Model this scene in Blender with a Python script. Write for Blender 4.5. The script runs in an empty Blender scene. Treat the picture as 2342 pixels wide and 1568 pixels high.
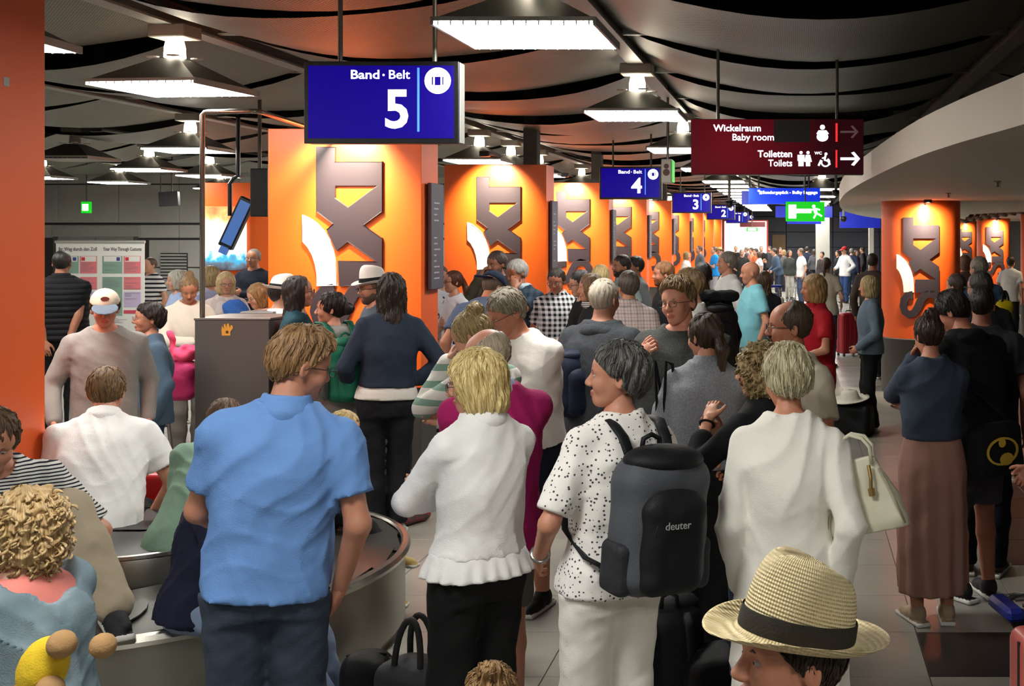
import bpy, math, random
import numpy as np
from mathutils import Matrix, Vector, Euler

# ---------------------------------------------------------------- camera, world, exposure
SC = bpy.context.scene
COL = SC.collection
F, PX, PY, HC = 2600.0, 1822.0, 541.0, 2.05      # focal length in pixels, vanishing point, eye height
cam_d = bpy.data.cameras.new('camera')
cam = bpy.data.objects.new('camera', cam_d)
COL.objects.link(cam)
cam_d.sensor_fit = 'HORIZONTAL'
cam_d.sensor_width = 36.0
cam_d.lens = F / 2342 * 36.0
cam_d.shift_x = -(PX - 1171.0) / 2342
cam_d.shift_y = (PY - 784.0) / 2342
cam_d.clip_start = 0.05
cam.location = (0, 0, HC)
cam.rotation_euler = (math.pi / 2, 0, 0)
SC.camera = cam
SC.view_settings.view_transform = 'Standard'
SC.view_settings.look = 'None'
SC.view_settings.gamma = 1.0
SC.view_settings.use_curve_mapping = False
SC.view_settings.exposure = 0.0
W = bpy.data.worlds.new('world')
SC.world = W
W.use_nodes = True
W.node_tree.nodes['Background'].inputs[0].default_value = (0.9, 0.95, 1.0, 1)
W.node_tree.nodes['Background'].inputs[1].default_value = 0.03
SC.cycles.max_bounces = 5
SC.cycles.diffuse_bounces = 3
SC.cycles.glossy_bounces = 2
SC.cycles.transmission_bounces = 2
SC.cycles.adaptive_threshold = 0.07
LAMP_E, SPOT_W = 37.0, 540.0

random.seed(7)
RNG = np.random.default_rng(11)


def wx(px, d): return (px - PX) / F * d
def wz(py, d): return HC - (py - PY) / F * d
def at(px, py, d): return Vector((wx(px, d), d, wz(py, d)))


# ---------------------------------------------------------------- materials
def lin(c):
    if isinstance(c, str):
        c = tuple(int(c[i:i + 2], 16) for i in (0, 2, 4))
    c = [v / 255.0 for v in c]
    return tuple(v / 12.92 if v <= 0.04045 else ((v + 0.055) / 1.055) ** 2.4 for v in c)


MATS = {}


class NT:
    """tiny node helper"""
    def __init__(s, name):
        s.m = bpy.data.materials.new(name)
        s.m.use_nodes = True
        s.t = s.m.node_tree
        s.b = s.t.nodes['Principled BSDF']

    def n(s, kind, **kw):
        nd = s.t.nodes.new(kind)
        for k, v in kw.items():
            if k[0] == '_':
                setattr(nd, k[1:], v)
            else:
                nd.inputs[k.replace('__', ' ')].default_value = v
        return nd

    def l(s, a, b): s.t.links.new(a, b)

    def math(s, op, a, b=None, c=None):
        nd = s.t.nodes.new('ShaderNodeMath')
        nd.operation = op
        for i, v in enumerate((a, b, c)):
            if v is None: continue
            if isinstance(v, (int, float)): nd.inputs[i].default_value = v
            else: s.l(v, nd.inputs[i])
        return nd.outputs[0]

    def mix(s, fac, a, b):
        nd = s.t.nodes.new('ShaderNodeMix')
        nd.data_type = 'RGBA'
        for sock, v in ((nd.inputs[0], fac), (nd.inputs[6], a), (nd.inputs[7], b)):
            if isinstance(v, (int, float)): sock.default_value = v
            elif isinstance(v, tuple): sock.default_value = (*v[:3], 1)
            else: s.l(v, sock)
        return nd.outputs[2]

    def bump(s, h, dist=0.002, strength=0.5):
        b = s.t.nodes.new('ShaderNodeBump')
        b.inputs['Strength'].default_value = strength
        b.inputs['Distance'].default_value = dist
        s.l(h, b.inputs['Height'])
        s.l(b.outputs[0], s.b.inputs['Normal'])

    def coord(s): return s.n('ShaderNodeTexCoord').outputs['Object']


def plain(name, col, rough=0.6, metal=0.0, emit=0.0, ecol=None, spec=0.5, noise=0.0, nscale=8.0, bump=0.0):
    key = (name, str(col), rough, metal, emit)
    if key in MATS: return MATS[key]
    t = NT(name)
    c = lin(col)
    t.b.inputs['Base Color'].default_value = (*c, 1)
    t.b.inputs['Roughness'].default_value = rough
    t.b.inputs['Metallic'].default_value = metal
    t.b.inputs['Specular IOR Level'].default_value = spec
    if noise or bump:
        nz = t.n('ShaderNodeTexNoise', Scale=nscale, Detail=2.0)
        t.l(t.coord(), nz.inputs['Vector'])
        if noise:
            f = t.math('MULTIPLY', nz.outputs[0], noise * 2)
            t.l(t.mix(f, c, tuple(v * 0.6 for v in c)), t.b.inputs['Base Color'])
        if bump: t.bump(nz.outputs[0], bump)
    if emit:
        t.b.inputs['Emission Color'].default_value = (*lin(ecol or col), 1)
        t.b.inputs['Emission Strength'].default_value = emit
        if emit < 3: t.m.cycles.emission_sampling = 'NONE'
    MATS[key] = t.m
    return t.m


def skin(col='c89b84'):
    key = ('skin', col)
    if key in MATS: return MATS[key]
    t = NT('skin')
    c = lin(col)
    nz = t.n('ShaderNodeTexNoise', Scale=28.0, Detail=1.0)
    t.l(t.coord(), nz.inputs['Vector'])
    c = (c[0] * .90, c[1] * .86, c[2] * .80)
    red = (c[0], c[1] * 0.82, c[2] * 0.76)
    t.l(t.mix(t.math('MULTIPLY', nz.outputs[0], 0.7), c, red), t.b.inputs['Base Color'])
    t.b.inputs['Roughness'].default_value = 0.5
    t.b.inputs['Subsurface Weight'].default_value = 0.0
    n2 = t.n('ShaderNodeTexNoise', Scale=160.0, Detail=0.0)
    t.l(t.coord(), n2.inputs['Vector'])
    t.bump(n2.outputs[0], 0.0012, 0.35)
    MATS[key] = t.m
    return t.m


def hairmat(col, col2=None, rough=0.45):
    """strands run from the crown down: noise over (azimuth, height)"""
    key = ('hair', col, col2)
    if key in MATS: return MATS[key]
    t = NT('hair')
    c = lin(col)
    c2 = lin(col2) if col2 else tuple(v * 0.42 for v in c)
    sp = t.n('ShaderNodeSeparateXYZ')
    t.l(t.coord(), sp.inputs[0])
    a = t.math('ARCTAN2', sp.outputs[0], sp.outputs[1])
    r = t.math('SQRT', t.math('ADD', t.math('MULTIPLY', sp.outputs[0], sp.outputs[0]), t.math('MULTIPLY', sp.outputs[1], sp.outputs[1])))
    cb = t.n('ShaderNodeCombineXYZ')
    t.l(t.math('MULTIPLY', t.math('SINE', a), 9.0), cb.inputs[0])
    t.l(t.math('MULTIPLY', t.math('COSINE', a), 9.0), cb.inputs[1])
    t.l(t.math('MULTIPLY', t.math('SUBTRACT', sp.outputs[2], t.math('MULTIPLY', r, 1.2)), 6.0), cb.inputs[2])
    nz = t.n('ShaderNodeTexNoise', Scale=2.6, Detail=3.0, Roughness=0.7)
    t.l(cb.outputs[0], nz.inputs['Vector'])
    rp = t.n('ShaderNodeValToRGB')
    rp.color_ramp.elements[0].position = 0.36
    rp.color_ramp.elements[0].color = (*c2, 1)
    rp.color_ramp.elements[1].position = 0.62
    rp.color_ramp.elements[1].color = (*c, 1)
    t.l(nz.outputs[0], rp.inputs[0])
    t.l(rp.outputs[0], t.b.inputs['Base Color'])
    t.b.inputs['Roughness'].default_value = rough
    t.bump(nz.outputs[0], 0.006, 0.8)
    MATS[key] = t.m
    return t.m


def cloth(col, pat=None, col2=None, scale=1.0, rough=0.85, fuzz=0.12, name='fabric'):
    key = ('cloth', str(col), pat, str(col2), scale, name)
    if key in MATS: return MATS[key]
    t = NT(name)
    c = lin(col)
    base = c
    co = t.coord()
    n1 = t.n('ShaderNodeTexNoise', Scale=9.0, Detail=2.0)
    t.l(co, n1.inputs['Vector'])
    n2 = t.n('ShaderNodeTexNoise', Scale=260.0, Detail=0.0)
    t.l(co, n2.inputs['Vector'])
    if pat:
        c2 = lin(col2 or '101010')
        sp = t.n('ShaderNodeSeparateXYZ')
        t.l(co, sp.inputs[0])
        def band(sock, per, duty, ph=0.0):
            fr = t.math('FRACT', t.math('ADD', t.math('MULTIPLY', sock, 1.0 / per), ph))
            return t.math('LESS_THAN', fr, duty)
        if pat == 'stripe':
            base = t.mix(band(sp.outputs[2], 0.03 * scale, 0.42), c, c2)
        elif pat == 'dots':
            vo = t.n('ShaderNodeTexVoronoi', Scale=34.0 / scale, Randomness=0.75)
            t.l(co, vo.inputs['Vector'])
            base = t.mix(t.math('LESS_THAN', vo.outputs['Distance'], 0.26), c, c2)
        elif pat == 'blobs':
            n4 = t.n('ShaderNodeTexNoise', Scale=38.0 / scale, Detail=1.0)
            t.l(co, n4.inputs['Vector'])
            base = t.mix(t.math('GREATER_THAN', n4.outputs[0], 0.53), c, c2)
        elif pat in ('check', 'plaid'):
            xx = t.math('ADD', sp.outputs[0], t.math('MULTIPLY', sp.outputs[1], 0.6))
            per = 0.055 * scale
            d = 0.5 if pat == 'check' else 0.22
            a = band(xx, per, d)
            b = band(sp.outputs[2], per, d)
            f = t.math('MULTIPLY', t.math('ADD', a, b), 0.5 if pat == 'check' else 0.33)
            base = t.mix(f, c, c2)
            if pat == 'plaid':
                g = t.math('ADD', band(xx, per, 0.06, 0.45), band(sp.outputs[2], per, 0.06, 0.45))
                base = t.mix(t.math('MULTIPLY', g, 0.5), base, lin('7a2f3c'))
        elif pat == 'melange':
            n4 = t.n('ShaderNodeTexNoise', Scale=120.0, Detail=3.0)
            t.l(co, n4.inputs['Vector'])
            base = t.mix(t.math('GREATER_THAN', n4.outputs[0], 0.5), c, c2)
        elif pat == 'quilt':
            fr = t.math('PINGPONG', sp.outputs[2], 0.03)
            t.bump(t.math('POWER', t.math('MULTIPLY', fr, 33.0), 0.4), 0.02, 0.8)
            base = c
        elif pat == 'wash':
            base = t.mix(n1.outputs[0], c, c2)
    if isinstance(base, tuple):
        out = t.mix(t.math('MULTIPLY', n1.outputs[0], fuzz * 2), c, tuple(v * 0.72 for v in c))
    else:
        out = base
    t.l(out, t.b.inputs['Base Color'])
    t.b.inputs['Roughness'].default_value = rough
    t.b.inputs['Specular IOR Level'].default_value = 0.25
    if pat != 'quilt':
        mx = t.math('ADD', t.math('MULTIPLY', n1.outputs[0], 4.0), t.math('MULTIPLY', n2.outputs[0], 0.35))
        t.bump(mx, 0.006, 0.5)
    MATS[key] = t.m
    return t.m


# ---------------------------------------------------------------- objects
def tag(o, label=None, cat=None, group=None, kind=None):
    if label: o['label'] = label
    if cat: o['category'] = cat
    if group: o['group'] = group
    if kind: o['kind'] = kind
    return o


def link(name, data, parent=None, mats=(), smooth=False):
    o = bpy.data.objects.new(name, data)
    COL.objects.link(o)
    if data is not None:
        for m in (mats if isinstance(mats, (list, tuple)) else [mats]):
            data.materials.append(m)
        if smooth:
            data.polygons.foreach_set('use_smooth', np.ones(len(data.polygons), dtype=bool))
    if parent is not None: o.parent = parent
    return o


def empty(name, loc=(0, 0, 0), rz=0.0, parent=None):
    o = bpy.data.objects.new(name, None)
    COL.objects.link(o)
    o.empty_display_size = 0.1
    o.location = loc
    o.rotation_euler = (0, 0, rz)
    if parent is not None: o.parent = parent
    return o


class MB:
    """mesh builder: verts, faces, material index per face"""
    def __init__(s):
        s.v, s.f, s.mi = [], [], []

    def add(s, vs, fs, mi=0):
        b = len(s.v)
        s.v.extend([tuple(map(float, p)) for p in vs])
        for f in fs:
            s.f.append(tuple(int(i) + b for i in f))
            s.mi.append(mi)
        return s

    def box(s, x0, x1, y0, y1, z0, z1, mi=0, bev=0.0, M=None):
        if bev <= 0:
            vs = [(x, y, z) for z in (z0, z1) for y in (y0, y1) for x in (x0, x1)]
            fs = [(0, 2, 3, 1), (4, 5, 7, 6), (0, 1, 5, 4), (2, 6, 7, 3), (0, 4, 6, 2), (1, 3, 7, 5)]
        else:
            b = bev
            vs, fs = [], []
            # chamfered box: 24 verts
            idx = {}
            for sx in (0, 1):
                for sy in (0, 1):
                    for sz in (0, 1):
                        X, Y, Z = (x0, x1)[sx], (y0, y1)[sy], (z0, z1)[sz]
                        ix, iy, iz = b * (1 - 2 * sx), b * (1 - 2 * sy), b * (1 - 2 * sz)
                        for ax, p in enumerate(((X, Y + iy, Z + iz), (X + ix, Y, Z + iz), (X + ix, Y + iy, Z))):
                            idx[sx, sy, sz, ax] = len(vs)
                            vs.append(p)
            for ax in range(3):
                o1, o2 = [a for a in range(3) if a != ax]
                for sd in (0, 1):
                    q = []
                    for (a, c) in ((0, 0), (1, 0), (1, 1), (0, 1)):
                        k = [0, 0, 0]
                        k[ax], k[o1], k[o2] = sd, a, c
                        q.append(idx[(*k, ax)])
                    fs.append(q)
            for ax in range(3):
                o1, o2 = [a for a in range(3) if a != ax]
                for a in (0, 1):
                    for c in (0, 1):
                        k0, k1 = [0, 0, 0], [0, 0, 0]
                        k0[o1] = k1[o1] = a
                        k0[o2] = k1[o2] = c
                        k1[ax] = 1
                        fs.append((idx[(*k0, o1)], idx[(*k1, o1)], idx[(*k1, o2)], idx[(*k0, o2)]))
            for sx in (0, 1):
                for sy in (0, 1):
                    for sz in (0, 1):
                        fs.append(tuple(idx[sx, sy, sz, a] for a in range(3)))
        if M is not None: vs = [M @ Vector(p) for p in vs]
        return s.add(vs, fs, mi)

    def tube(s, pts, r, n=8, mi=0, cap=True, closed=False, flat=None):
        P = [Vector(p) for p in pts]
        m = len(P)
        rs = r if isinstance(r, (list, tuple)) else [r] * m
        vs, fs = [], []
        up = None
        for i in range(m):
            a = P[(i - 1) % m] if (i > 0 or closed) else P[i]
            b = P[(i + 1) % m] if (i < m - 1 or closed) else P[i]
            t = (b - a).normalized()
            if up is None:
                up = Vector((0, 0, 1)) if abs(t.z) < 0.9 else Vector((0, 1, 0))
            u = (up - t * up.dot(t))
            if u.length < 1e-6: u = t.orthogonal()
            u.normalize()
            up = u
            w = t.cross(u)
            fx, fy = (1, 1) if flat is None else flat
            for k in range(n):
                an = 2 * math.pi * k / n + math.pi / n
                vs.append(P[i] + (u * math.cos(an) * fx + w * math.sin(an) * fy) * rs[i])
        for i in range(m if closed else m - 1):
            j = (i + 1) % m
            for k in range(n):
                fs.append((i * n + k, i * n + (k + 1) % n, j * n + (k + 1) % n, j * n + k))
        if cap and not closed:
            fs.append(tuple(range(n - 1, -1, -1)))
            fs.append(tuple((m - 1) * n + k for k in range(n)))
        return s.add(vs, fs, mi)

    def lathe(s, prof, n=24, mi=0, c=(0, 0, 0), sx=1.0, sy=1.0, a0=0.0, a1=None):
        full = a1 is None
        a1 = 2 * math.pi if full else a1
        k = n if full else n + 1
        vs, fs = [], []
        for (r, z) in prof:
            for i in range(k):
                an = a0 + (a1 - a0) * i / n
                vs.append((c[0] + r * math.cos(an) * sx, c[1] + r * math.sin(an) * sy, c[2] + z))
        for j in range(len(prof) - 1):
            for i in range(n):
                i2 = (i + 1) % k
                fs.append((j * k + i, j * k + i2, (j + 1) * k + i2, (j + 1) * k + i))
        return s.add(vs, fs, mi)

    def prism(s, poly, y0, y1, mi=0, M=None, holes=(), bev=0.0):
        """outline in the xz plane extruded from y0 (front) to y1"""
        from mathutils.geometry import tessellate_polygon
        loops = [poly] + list(holes)
        flat = [p for L in loops for p in L]
        tris = tessellate_polygon([[Vector((p[0], p[1], 0)) for p in L] for L in loops])
        n = len(flat)
        vs = [(p[0], y0, p[1]) for p in flat] + [(p[0], y1, p[1]) for p in flat]
        fs = []
        for tr in tris:
            a, b, c = tr
            ar = (flat[b][0] - flat[a][0]) * (flat[c][1] - flat[a][1]) - (flat[c][0] - flat[a][0]) * (flat[b][1] - flat[a][1])
            if ar < 0: b, c = c, b
            fs.append((a, b, c))
            fs.append((a + n, c + n, b + n))
        o = 0
        for L in loops:
            m = len(L)
            for i in range(m):
                j = (i + 1) % m
                fs.append((o + i, o + i + n, o + j + n, o + j))
            o += m
        if M is not None: vs = [M @ Vector(p) for p in vs]
        return s.add(vs, fs, mi)

    def mesh(s, name):
        me = bpy.data.meshes.new(name)
        me.from_pydata(s.v, [], s.f)
        if any(s.mi): me.polygons.foreach_set('material_index', s.mi)
        me.update()
        return me

    def build(s, name, mats, parent=None, smooth=False, fix=True):
        me = s.mesh(name)
        if fix:
            import bmesh
            bm = bmesh.new()
            bm.from_mesh(me)
            bmesh.ops.recalc_face_normals(bm, faces=bm.faces)
            bm.to_mesh(me)
            bm.free()
        return link(name, me, parent, mats, smooth)


def smooth_angle(o, deg=40):
    me = o.data
    me.polygons.foreach_set('use_smooth', np.ones(len(me.polygons), dtype=bool))
    try:
        me.set_sharp_from_angle(angle=math.radians(deg))
    except Exception:
        pass
    return o


def text_mesh(txt, size, offset=0.0, align='LEFT', extrude=0.0, spacing=1.0):
    cu = bpy.data.curves.new('lettering', 'FONT')
    cu.body = txt
    cu.size = size
    cu.align_x = align
    cu.offset = offset
    cu.extrude = extrude
    cu.space_character = spacing
    cu.resolution_u = 3
    tmp = bpy.data.objects.new('tmp', cu)
    me = bpy.data.meshes.new_from_object(tmp)
    bpy.data.objects.remove(tmp)
    bpy.data.curves.remove(cu)
    return me


def text(txt, loc, size, mat, parent, offset=0.0, align='LEFT', rot=(math.pi / 2, 0, 0), extrude=0.001, spacing=1.0, width=None):
    me = text_mesh(txt, size, offset, align, extrude, spacing)
    if width:
        xs = [v.co.x for v in me.vertices]
        w = max(xs) - min(xs)
        for v in me.vertices: v.co.x *= width / w
    o = link('lettering', me, parent, mat)
    o.location = loc
    o.rotation_euler = rot
    return o
# ---------------------------------------------------------------- signed distance modelling (surface nets)
def A(*v): return np.array(v, dtype=np.float64)


def smooth_table(zs, vals, n=96):
    g = np.linspace(zs[0], zs[-1], n)
    y = np.interp(g, zs, vals)
    k = max(3, n // 9) | 1
    yp = np.pad(y, k // 2, mode='edge')
    y = np.convolve(yp, np.ones(k) / k, 'valid')
    return g, y


class P:
    """primitive: f(x,y,z) on broadcast coordinates, with bounds"""
    def __init__(s, f, lo, hi, op='u', k=0.02):
        s.f, s.lo, s.hi, s.op, s.k = f, np.array(lo, float), np.array(hi, float), op, k


def rcone(a, b, ra, rb, op='u', k=0.02, flat=None):
    a, b = np.array(a, float), np.array(b, float)
    ab = b - a
    L2 = max(float(ab @ ab), 1e-12)
    def f(x, y, z):
        px, py, pz = x - a[0], y - a[1], z - a[2]
        t = np.clip((px * ab[0] + py * ab[1] + pz * ab[2]) / L2, 0, 1)
        return np.sqrt((px - t * ab[0]) ** 2 + (py - t * ab[1]) ** 2 + (pz - t * ab[2]) ** 2) - (ra + (rb - ra) * t)
    r = max(ra, rb)
    return P(f, np.minimum(a, b) - r, np.maximum(a, b) + r, op, k)


def ell(c, r, op='u', k=0.02, R=None):
    c, r = np.array(c, float), np.array(r, float)
    Ri = None if R is None else np.array(R, float).T
    def f(x, y, z):
        px, py, pz = x - c[0], y - c[1], z - c[2]
        if Ri is not None:
            px, py, pz = (Ri[i][0] * px + Ri[i][1] * py + Ri[i][2] * pz for i in range(3))
        k0 = np.sqrt((px / r[0]) ** 2 + (py / r[1]) ** 2 + (pz / r[2]) ** 2)
        k1 = np.sqrt((px / r[0] ** 2) ** 2 + (py / r[1] ** 2) ** 2 + (pz / r[2] ** 2) ** 2) + 1e-9
        return k0 * (k0 - 1.0) / k1
    m = float(r.max()) if R is not None else r
    return P(f, c - m, c + m, op, k)


def rbox(c, half, rad, op='u', k=0.01, R=None):
    c, half = np.array(c, float), np.array(half, float)
    Ri = None if R is None else np.array(R, float).T
    def f(x, y, z):
        px, py, pz = x - c[0], y - c[1], z - c[2]
        if Ri is not None:
            px, py, pz = (Ri[i][0] * px + Ri[i][1] * py + Ri[i][2] * pz for i in range(3))
        qx, qy, qz = (np.abs(p) - h + rad for p, h in zip((px, py, pz), half))
        o = np.sqrt(np.maximum(qx, 0) ** 2 + np.maximum(qy, 0) ** 2 + np.maximum(qz, 0) ** 2)
        return o + np.minimum(np.maximum(np.maximum(qx, qy), qz), 0) - rad
    m = float(np.linalg.norm(half)) if R is not None else half
    return P(f, c - m, c + m, op, k)


def loft(o, R, zs, rx, ry, cy=None, op='u', k=0.02, ex=2.3, folds=None):
    """tube of superellipse sections along the local z of frame (o, R)"""
    o, R = np.array(o, float), np.array(R, float)
    g, tx = smooth_table(zs, rx)
    _, ty = smooth_table(zs, ry)
    _, tc = smooth_table(zs, cy if cy is not None else [0.0] * len(zs))
    z0, z1 = zs[0], zs[-1]
    def f(x, y, z):
        px, py, pz = x - o[0], y - o[1], z - o[2]
        lx = R[0][0] * px + R[1][0] * py + R[2][0] * pz
        ly = R[0][1] * px + R[1][1] * py + R[2][1] * pz
        lz = R[0][2] * px + R[1][2] * py + R[2][2] * pz
        a = np.interp(lz, g, tx)
        b = np.interp(lz, g, ty)
        ly = ly - np.interp(lz, g, tc)
        if folds:
            th = np.arctan2(ly, lx)
            w = 1 + folds[1] * np.sin(folds[0] * th + folds[2] * lz) * np.clip((z1 - lz) / (z1 - z0) * 1.2, 0, 1)
            a, b = a * w, b * w
        q = (np.abs(lx / a) ** ex + np.abs(ly / b) ** ex + 1e-12) ** (1 / ex)
        d = (q - 1) * np.minimum(a, b)
        return np.maximum(d, np.maximum(lz - z1, z0 - lz))
    m = max(max(rx), max(ry)) * (1.1 if folds else 1.0) + max(abs(v) for v in (cy or [0.0]))
    cs = [o + R @ A(sx * m, sy * m, zz) for sx in (-1, 1) for sy in (-1, 1) for zz in (z0, z1)]
    return P(f, np.min(cs, 0), np.max(cs, 0), op, k)


def plane(p, n, op='i'):
    """keep the side the normal points away from"""
    p, n = np.array(p, float), np.array(n, float)
    n = n / np.linalg.norm(n)
    return P(lambda x, y, z: (x - p[0]) * n[0] + (y - p[1]) * n[1] + (z - p[2]) * n[2], [-9] * 3, [9] * 3, op, 0.0)


def wob(x, y, z, amp, fr, ph=0.0):
    a = np.sin(fr * x + 2.1 * np.sin(fr * 0.43 * z + ph) + ph) * np.sin(fr * 0.8 * y + 1.7 + 1.9 * np.sin(fr * 0.37 * x + ph)) * np.sin(fr * 0.6 * z + ph * 1.3)
    b = np.sin(fr * 1.9 * (x * 0.5 + z * 0.85) + 1.3 * np.sin(fr * 1.1 * y + ph)) * 0.4
    return amp * (a + b)


def field(prims, h, disp=None):
    us = [p for p in prims if p.op == 'u']
    lo = np.min([p.lo for p in us], 0) - 2.6 * h
    hi = np.max([p.hi for p in us], 0) + 2.6 * h
    n = np.maximum(np.ceil((hi - lo) / h).astype(int) + 1, 4)
    ax = [lo[i] + h * np.arange(n[i]) for i in range(3)]
    D = np.full(tuple(n), 1.0, dtype=np.float32)
    for p in prims:
        if p.op == 'd': continue
        m = p.k + 2.5 * h
        i0 = np.clip(np.floor((p.lo - m - lo) / h).astype(int), 0, n)
        i1 = np.clip(np.ceil((p.hi + m - lo) / h).astype(int) + 1, 0, n)
        if np.any(i1 - i0 < 1): continue
        sl = tuple(slice(a, b) for a, b in zip(i0, i1))
        x = ax[0][sl[0]][:, None, None]
        y = ax[1][sl[1]][None, :, None]
        z = ax[2][sl[2]][None, None, :]
        d = p.f(x, y, z)
        c = D[sl]
        k = p.k
        if p.op == 'u':
            if k > 1e-5:
                hh = np.maximum(k - np.abs(c - d), 0) / k
                D[sl] = np.minimum(c, d) - hh * hh * k * 0.25
            else:
                D[sl] = np.minimum(c, d)
        elif p.op == 's':
            if k > 1e-5:
                hh = np.maximum(k - np.abs(c + d), 0) / k
                D[sl] = np.maximum(c, -d) + hh * hh * k * 0.25
            else:
                D[sl] = np.maximum(c, -d)
        elif p.op == 'i':
            D[sl] = np.maximum(c, d)
    if disp is not None:
        D += disp(ax[0][:, None, None], ax[1][None, :, None], ax[2][None, None, :]).astype(np.float32)
    for p in prims:
        if p.op == 'd':      # hard cut after displacement
            D = np.maximum(D, p.f(ax[0][:, None, None], ax[1][None, :, None], ax[2][None, None, :])).astype(np.float32)
    D[0], D[-1] = 1, 1
    D[:, 0], D[:, -1] = 1, 1
    D[:, :, 0], D[:, :, -1] = 1, 1
    return D, lo


CORN = np.array([(i, j, k) for i in (0, 1) for j in (0, 1) for k in (0, 1)])
EDG = [(a, b) for a in range(8) for b in range(a + 1, 8) if np.abs(CORN[a] - CORN[b]).sum() == 1]


def nets(D, lo, h):
    S = D < 0
    c8 = [S[i:S.shape[0] - 1 + i, j:S.shape[1] - 1 + j, k:S.shape[2] - 1 + k] for i, j, k in CORN]
    anyS, allS = c8[0].copy(), c8[0].copy()
    for c in c8[1:]:
        anyS |= c
        allS &= c
    act = anyS & ~allS
    I = np.argwhere(act)
    if len(I) == 0: return np.zeros((0, 3)), np.zeros((0, 4), int)
    idx = np.full(act.shape, -1, dtype=np.int64)
    idx[act] = np.arange(len(I))
    val = np.stack([D[I[:, 0] + i, I[:, 1] + j, I[:, 2] + k] for i, j, k in CORN], 1).astype(np.float64)
    acc = np.zeros((len(I), 3))
    cnt = np.zeros(len(I))
    for a, b in EDG:
        va, vb = val[:, a], val[:, b]
        m = (va < 0) != (vb < 0)
        t = np.where(m, va / np.where(m, va - vb, 1), 0)
        acc += m[:, None] * (CORN[a] + t[:, None] * (CORN[b] - CORN[a]))
        cnt += m
    V = lo + h * (I + acc / cnt[:, None])
    Q = []
    for axn in range(3):
        o1, o2 = (axn + 1) % 3, (axn + 2) % 3
        s0 = [slice(1, -1)] * 3
        s1 = [slice(1, -1)] * 3
        s0[axn] = slice(0, -1)
        s1[axn] = slice(1, None)
        a, b = S[tuple(s0)], S[tuple(s1)]
        E = np.argwhere(a != b)
        if len(E) == 0: continue
        off = np.ones(3, int)
        off[axn] = 0
        flip = b[E[:, 0], E[:, 1], E[:, 2]]
        E = E + off
        u, v = np.zeros(3, int), np.zeros(3, int)
        u[o1] = 1
        v[o2] = 1
        q = np.stack([idx[tuple((E - u - v).T)], idx[tuple((E - v).T)], idx[tuple(E.T)], idx[tuple((E - u).T)]], 1)
        q[flip] = q[flip][:, ::-1]
        Q.append(q)
    return V, np.concatenate(Q)


def sample(D, lo, h, p):
    """trilinear value and gradient of a distance grid"""
    def val(q):
        g = np.clip((q - lo) / h, 0, np.array(D.shape) - 1.001)
        i = g.astype(int)
        f = g - i
        r = 0
        for c in CORN:
            w = np.prod(np.where(c, f, 1 - f), axis=1)
            r = r + w * D[i[:, 0] + c[0], i[:, 1] + c[1], i[:, 2] + c[2]]
        return r
    e = h
    g = np.stack([val(p + np.eye(3)[k] * e) - val(p - np.eye(3)[k] * e) for k in range(3)], 1)
    return val(p), g / (np.linalg.norm(g, axis=1)[:, None] + 1e-9)


def tubes(P_, rad, sides=4):
    """many tapered tubes at once: P_ (n, m, 3) paths, rad (m,) radii"""
    n, m, _ = P_.shape
    T_ = np.gradient(P_, axis=1)
    T_ /= np.linalg.norm(T_, axis=2)[..., None] + 1e-9
    ref = np.where(np.abs(T_[..., 2:3]) < .8, np.array([0, 0, 1.0]), np.array([1.0, 0, 0]))
    U = np.cross(T_, ref)
    U /= np.linalg.norm(U, axis=2)[..., None] + 1e-9
    W_ = np.cross(T_, U)
    V = []
    for k in range(sides):
        a = 2 * math.pi * k / sides
        V.append(P_ + (U * math.cos(a) + W_ * math.sin(a)) * np.asarray(rad)[None, :, None])
    V = np.stack(V, 2)
    idx = np.arange(n * m * sides).reshape(n, m, sides)
    a, b = idx[:, :-1], idx[:, 1:]
    Q = np.stack([a, np.roll(a, -1, 2), np.roll(b, -1, 2), b], -1).reshape(-1, 4)
    return V.reshape(-1, 3), Q


def locks(D, lo, h, V, n, L, curly=False, seed=1):
    """strands combed over a hair volume, from the crown outward and down"""
    rg = np.random.default_rng(seed)
    p = V[rg.integers(0, len(V), n)]
    crown = np.array([0, .045, .13])
    m = 8
    out = []
    if curly:
        d0, g0 = sample(D, lo, h, p)
        u = np.cross(g0, [0, 0, 1.0])
        u /= np.linalg.norm(u, axis=1)[:, None] + 1e-9
        R = rg.uniform(.006, .014, n)[:, None]
        ph = rg.uniform(0, 6.28, n)[:, None]
        dn = np.array([0, 0, -1.0]) + .5 * g0 + rg.normal(0, .3, (n, 3))
        dn /= np.linalg.norm(dn, axis=1)[:, None]
        for k in range(14):
            t = k / 13
            a = ph + t * 4.5
            out.append(p + g0 * (.002 + R * .7 * np.cos(a)) + u * R * np.sin(a) + dn * t * L * .45)
        P_ = np.stack(out, 1)
        return tubes(P_, .0050 * np.sin(np.linspace(.4, 2.9, 14)) ** .6, 5)
    stp = L * rg.uniform(.6, 1.1, n)[:, None] / m
    jit = rg.normal(0, .28, (n, 3))
    for k in range(m):
        d, g = sample(D, lo, h, p)
        p = p - g * np.clip(d - .0012 - .0012 * rg.random(n), -.012, .012)[:, None]
        out.append(p)
        w = (p - crown) * 7.0 * np.clip((p[:, 2:3] + .02) * 12, 0, 1) + np.array([0, 0, -1.0]) * np.clip(1.0 - p[:, 2:3] * 7, .1, 1.4) + jit
        w = w - g * np.sum(w * g, 1)[:, None]
        w /= np.linalg.norm(w, axis=1)[:, None] + 1e-9
        p = p + w * stp
    P_ = np.stack(out, 1)
    df = np.linalg.norm(np.diff(P_, axis=1), axis=2).max(1)
    P_ = P_[df < .035]
    return tubes(P_, .0027 * np.sin(np.linspace(.6, 3.0, m)) ** .6)


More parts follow.
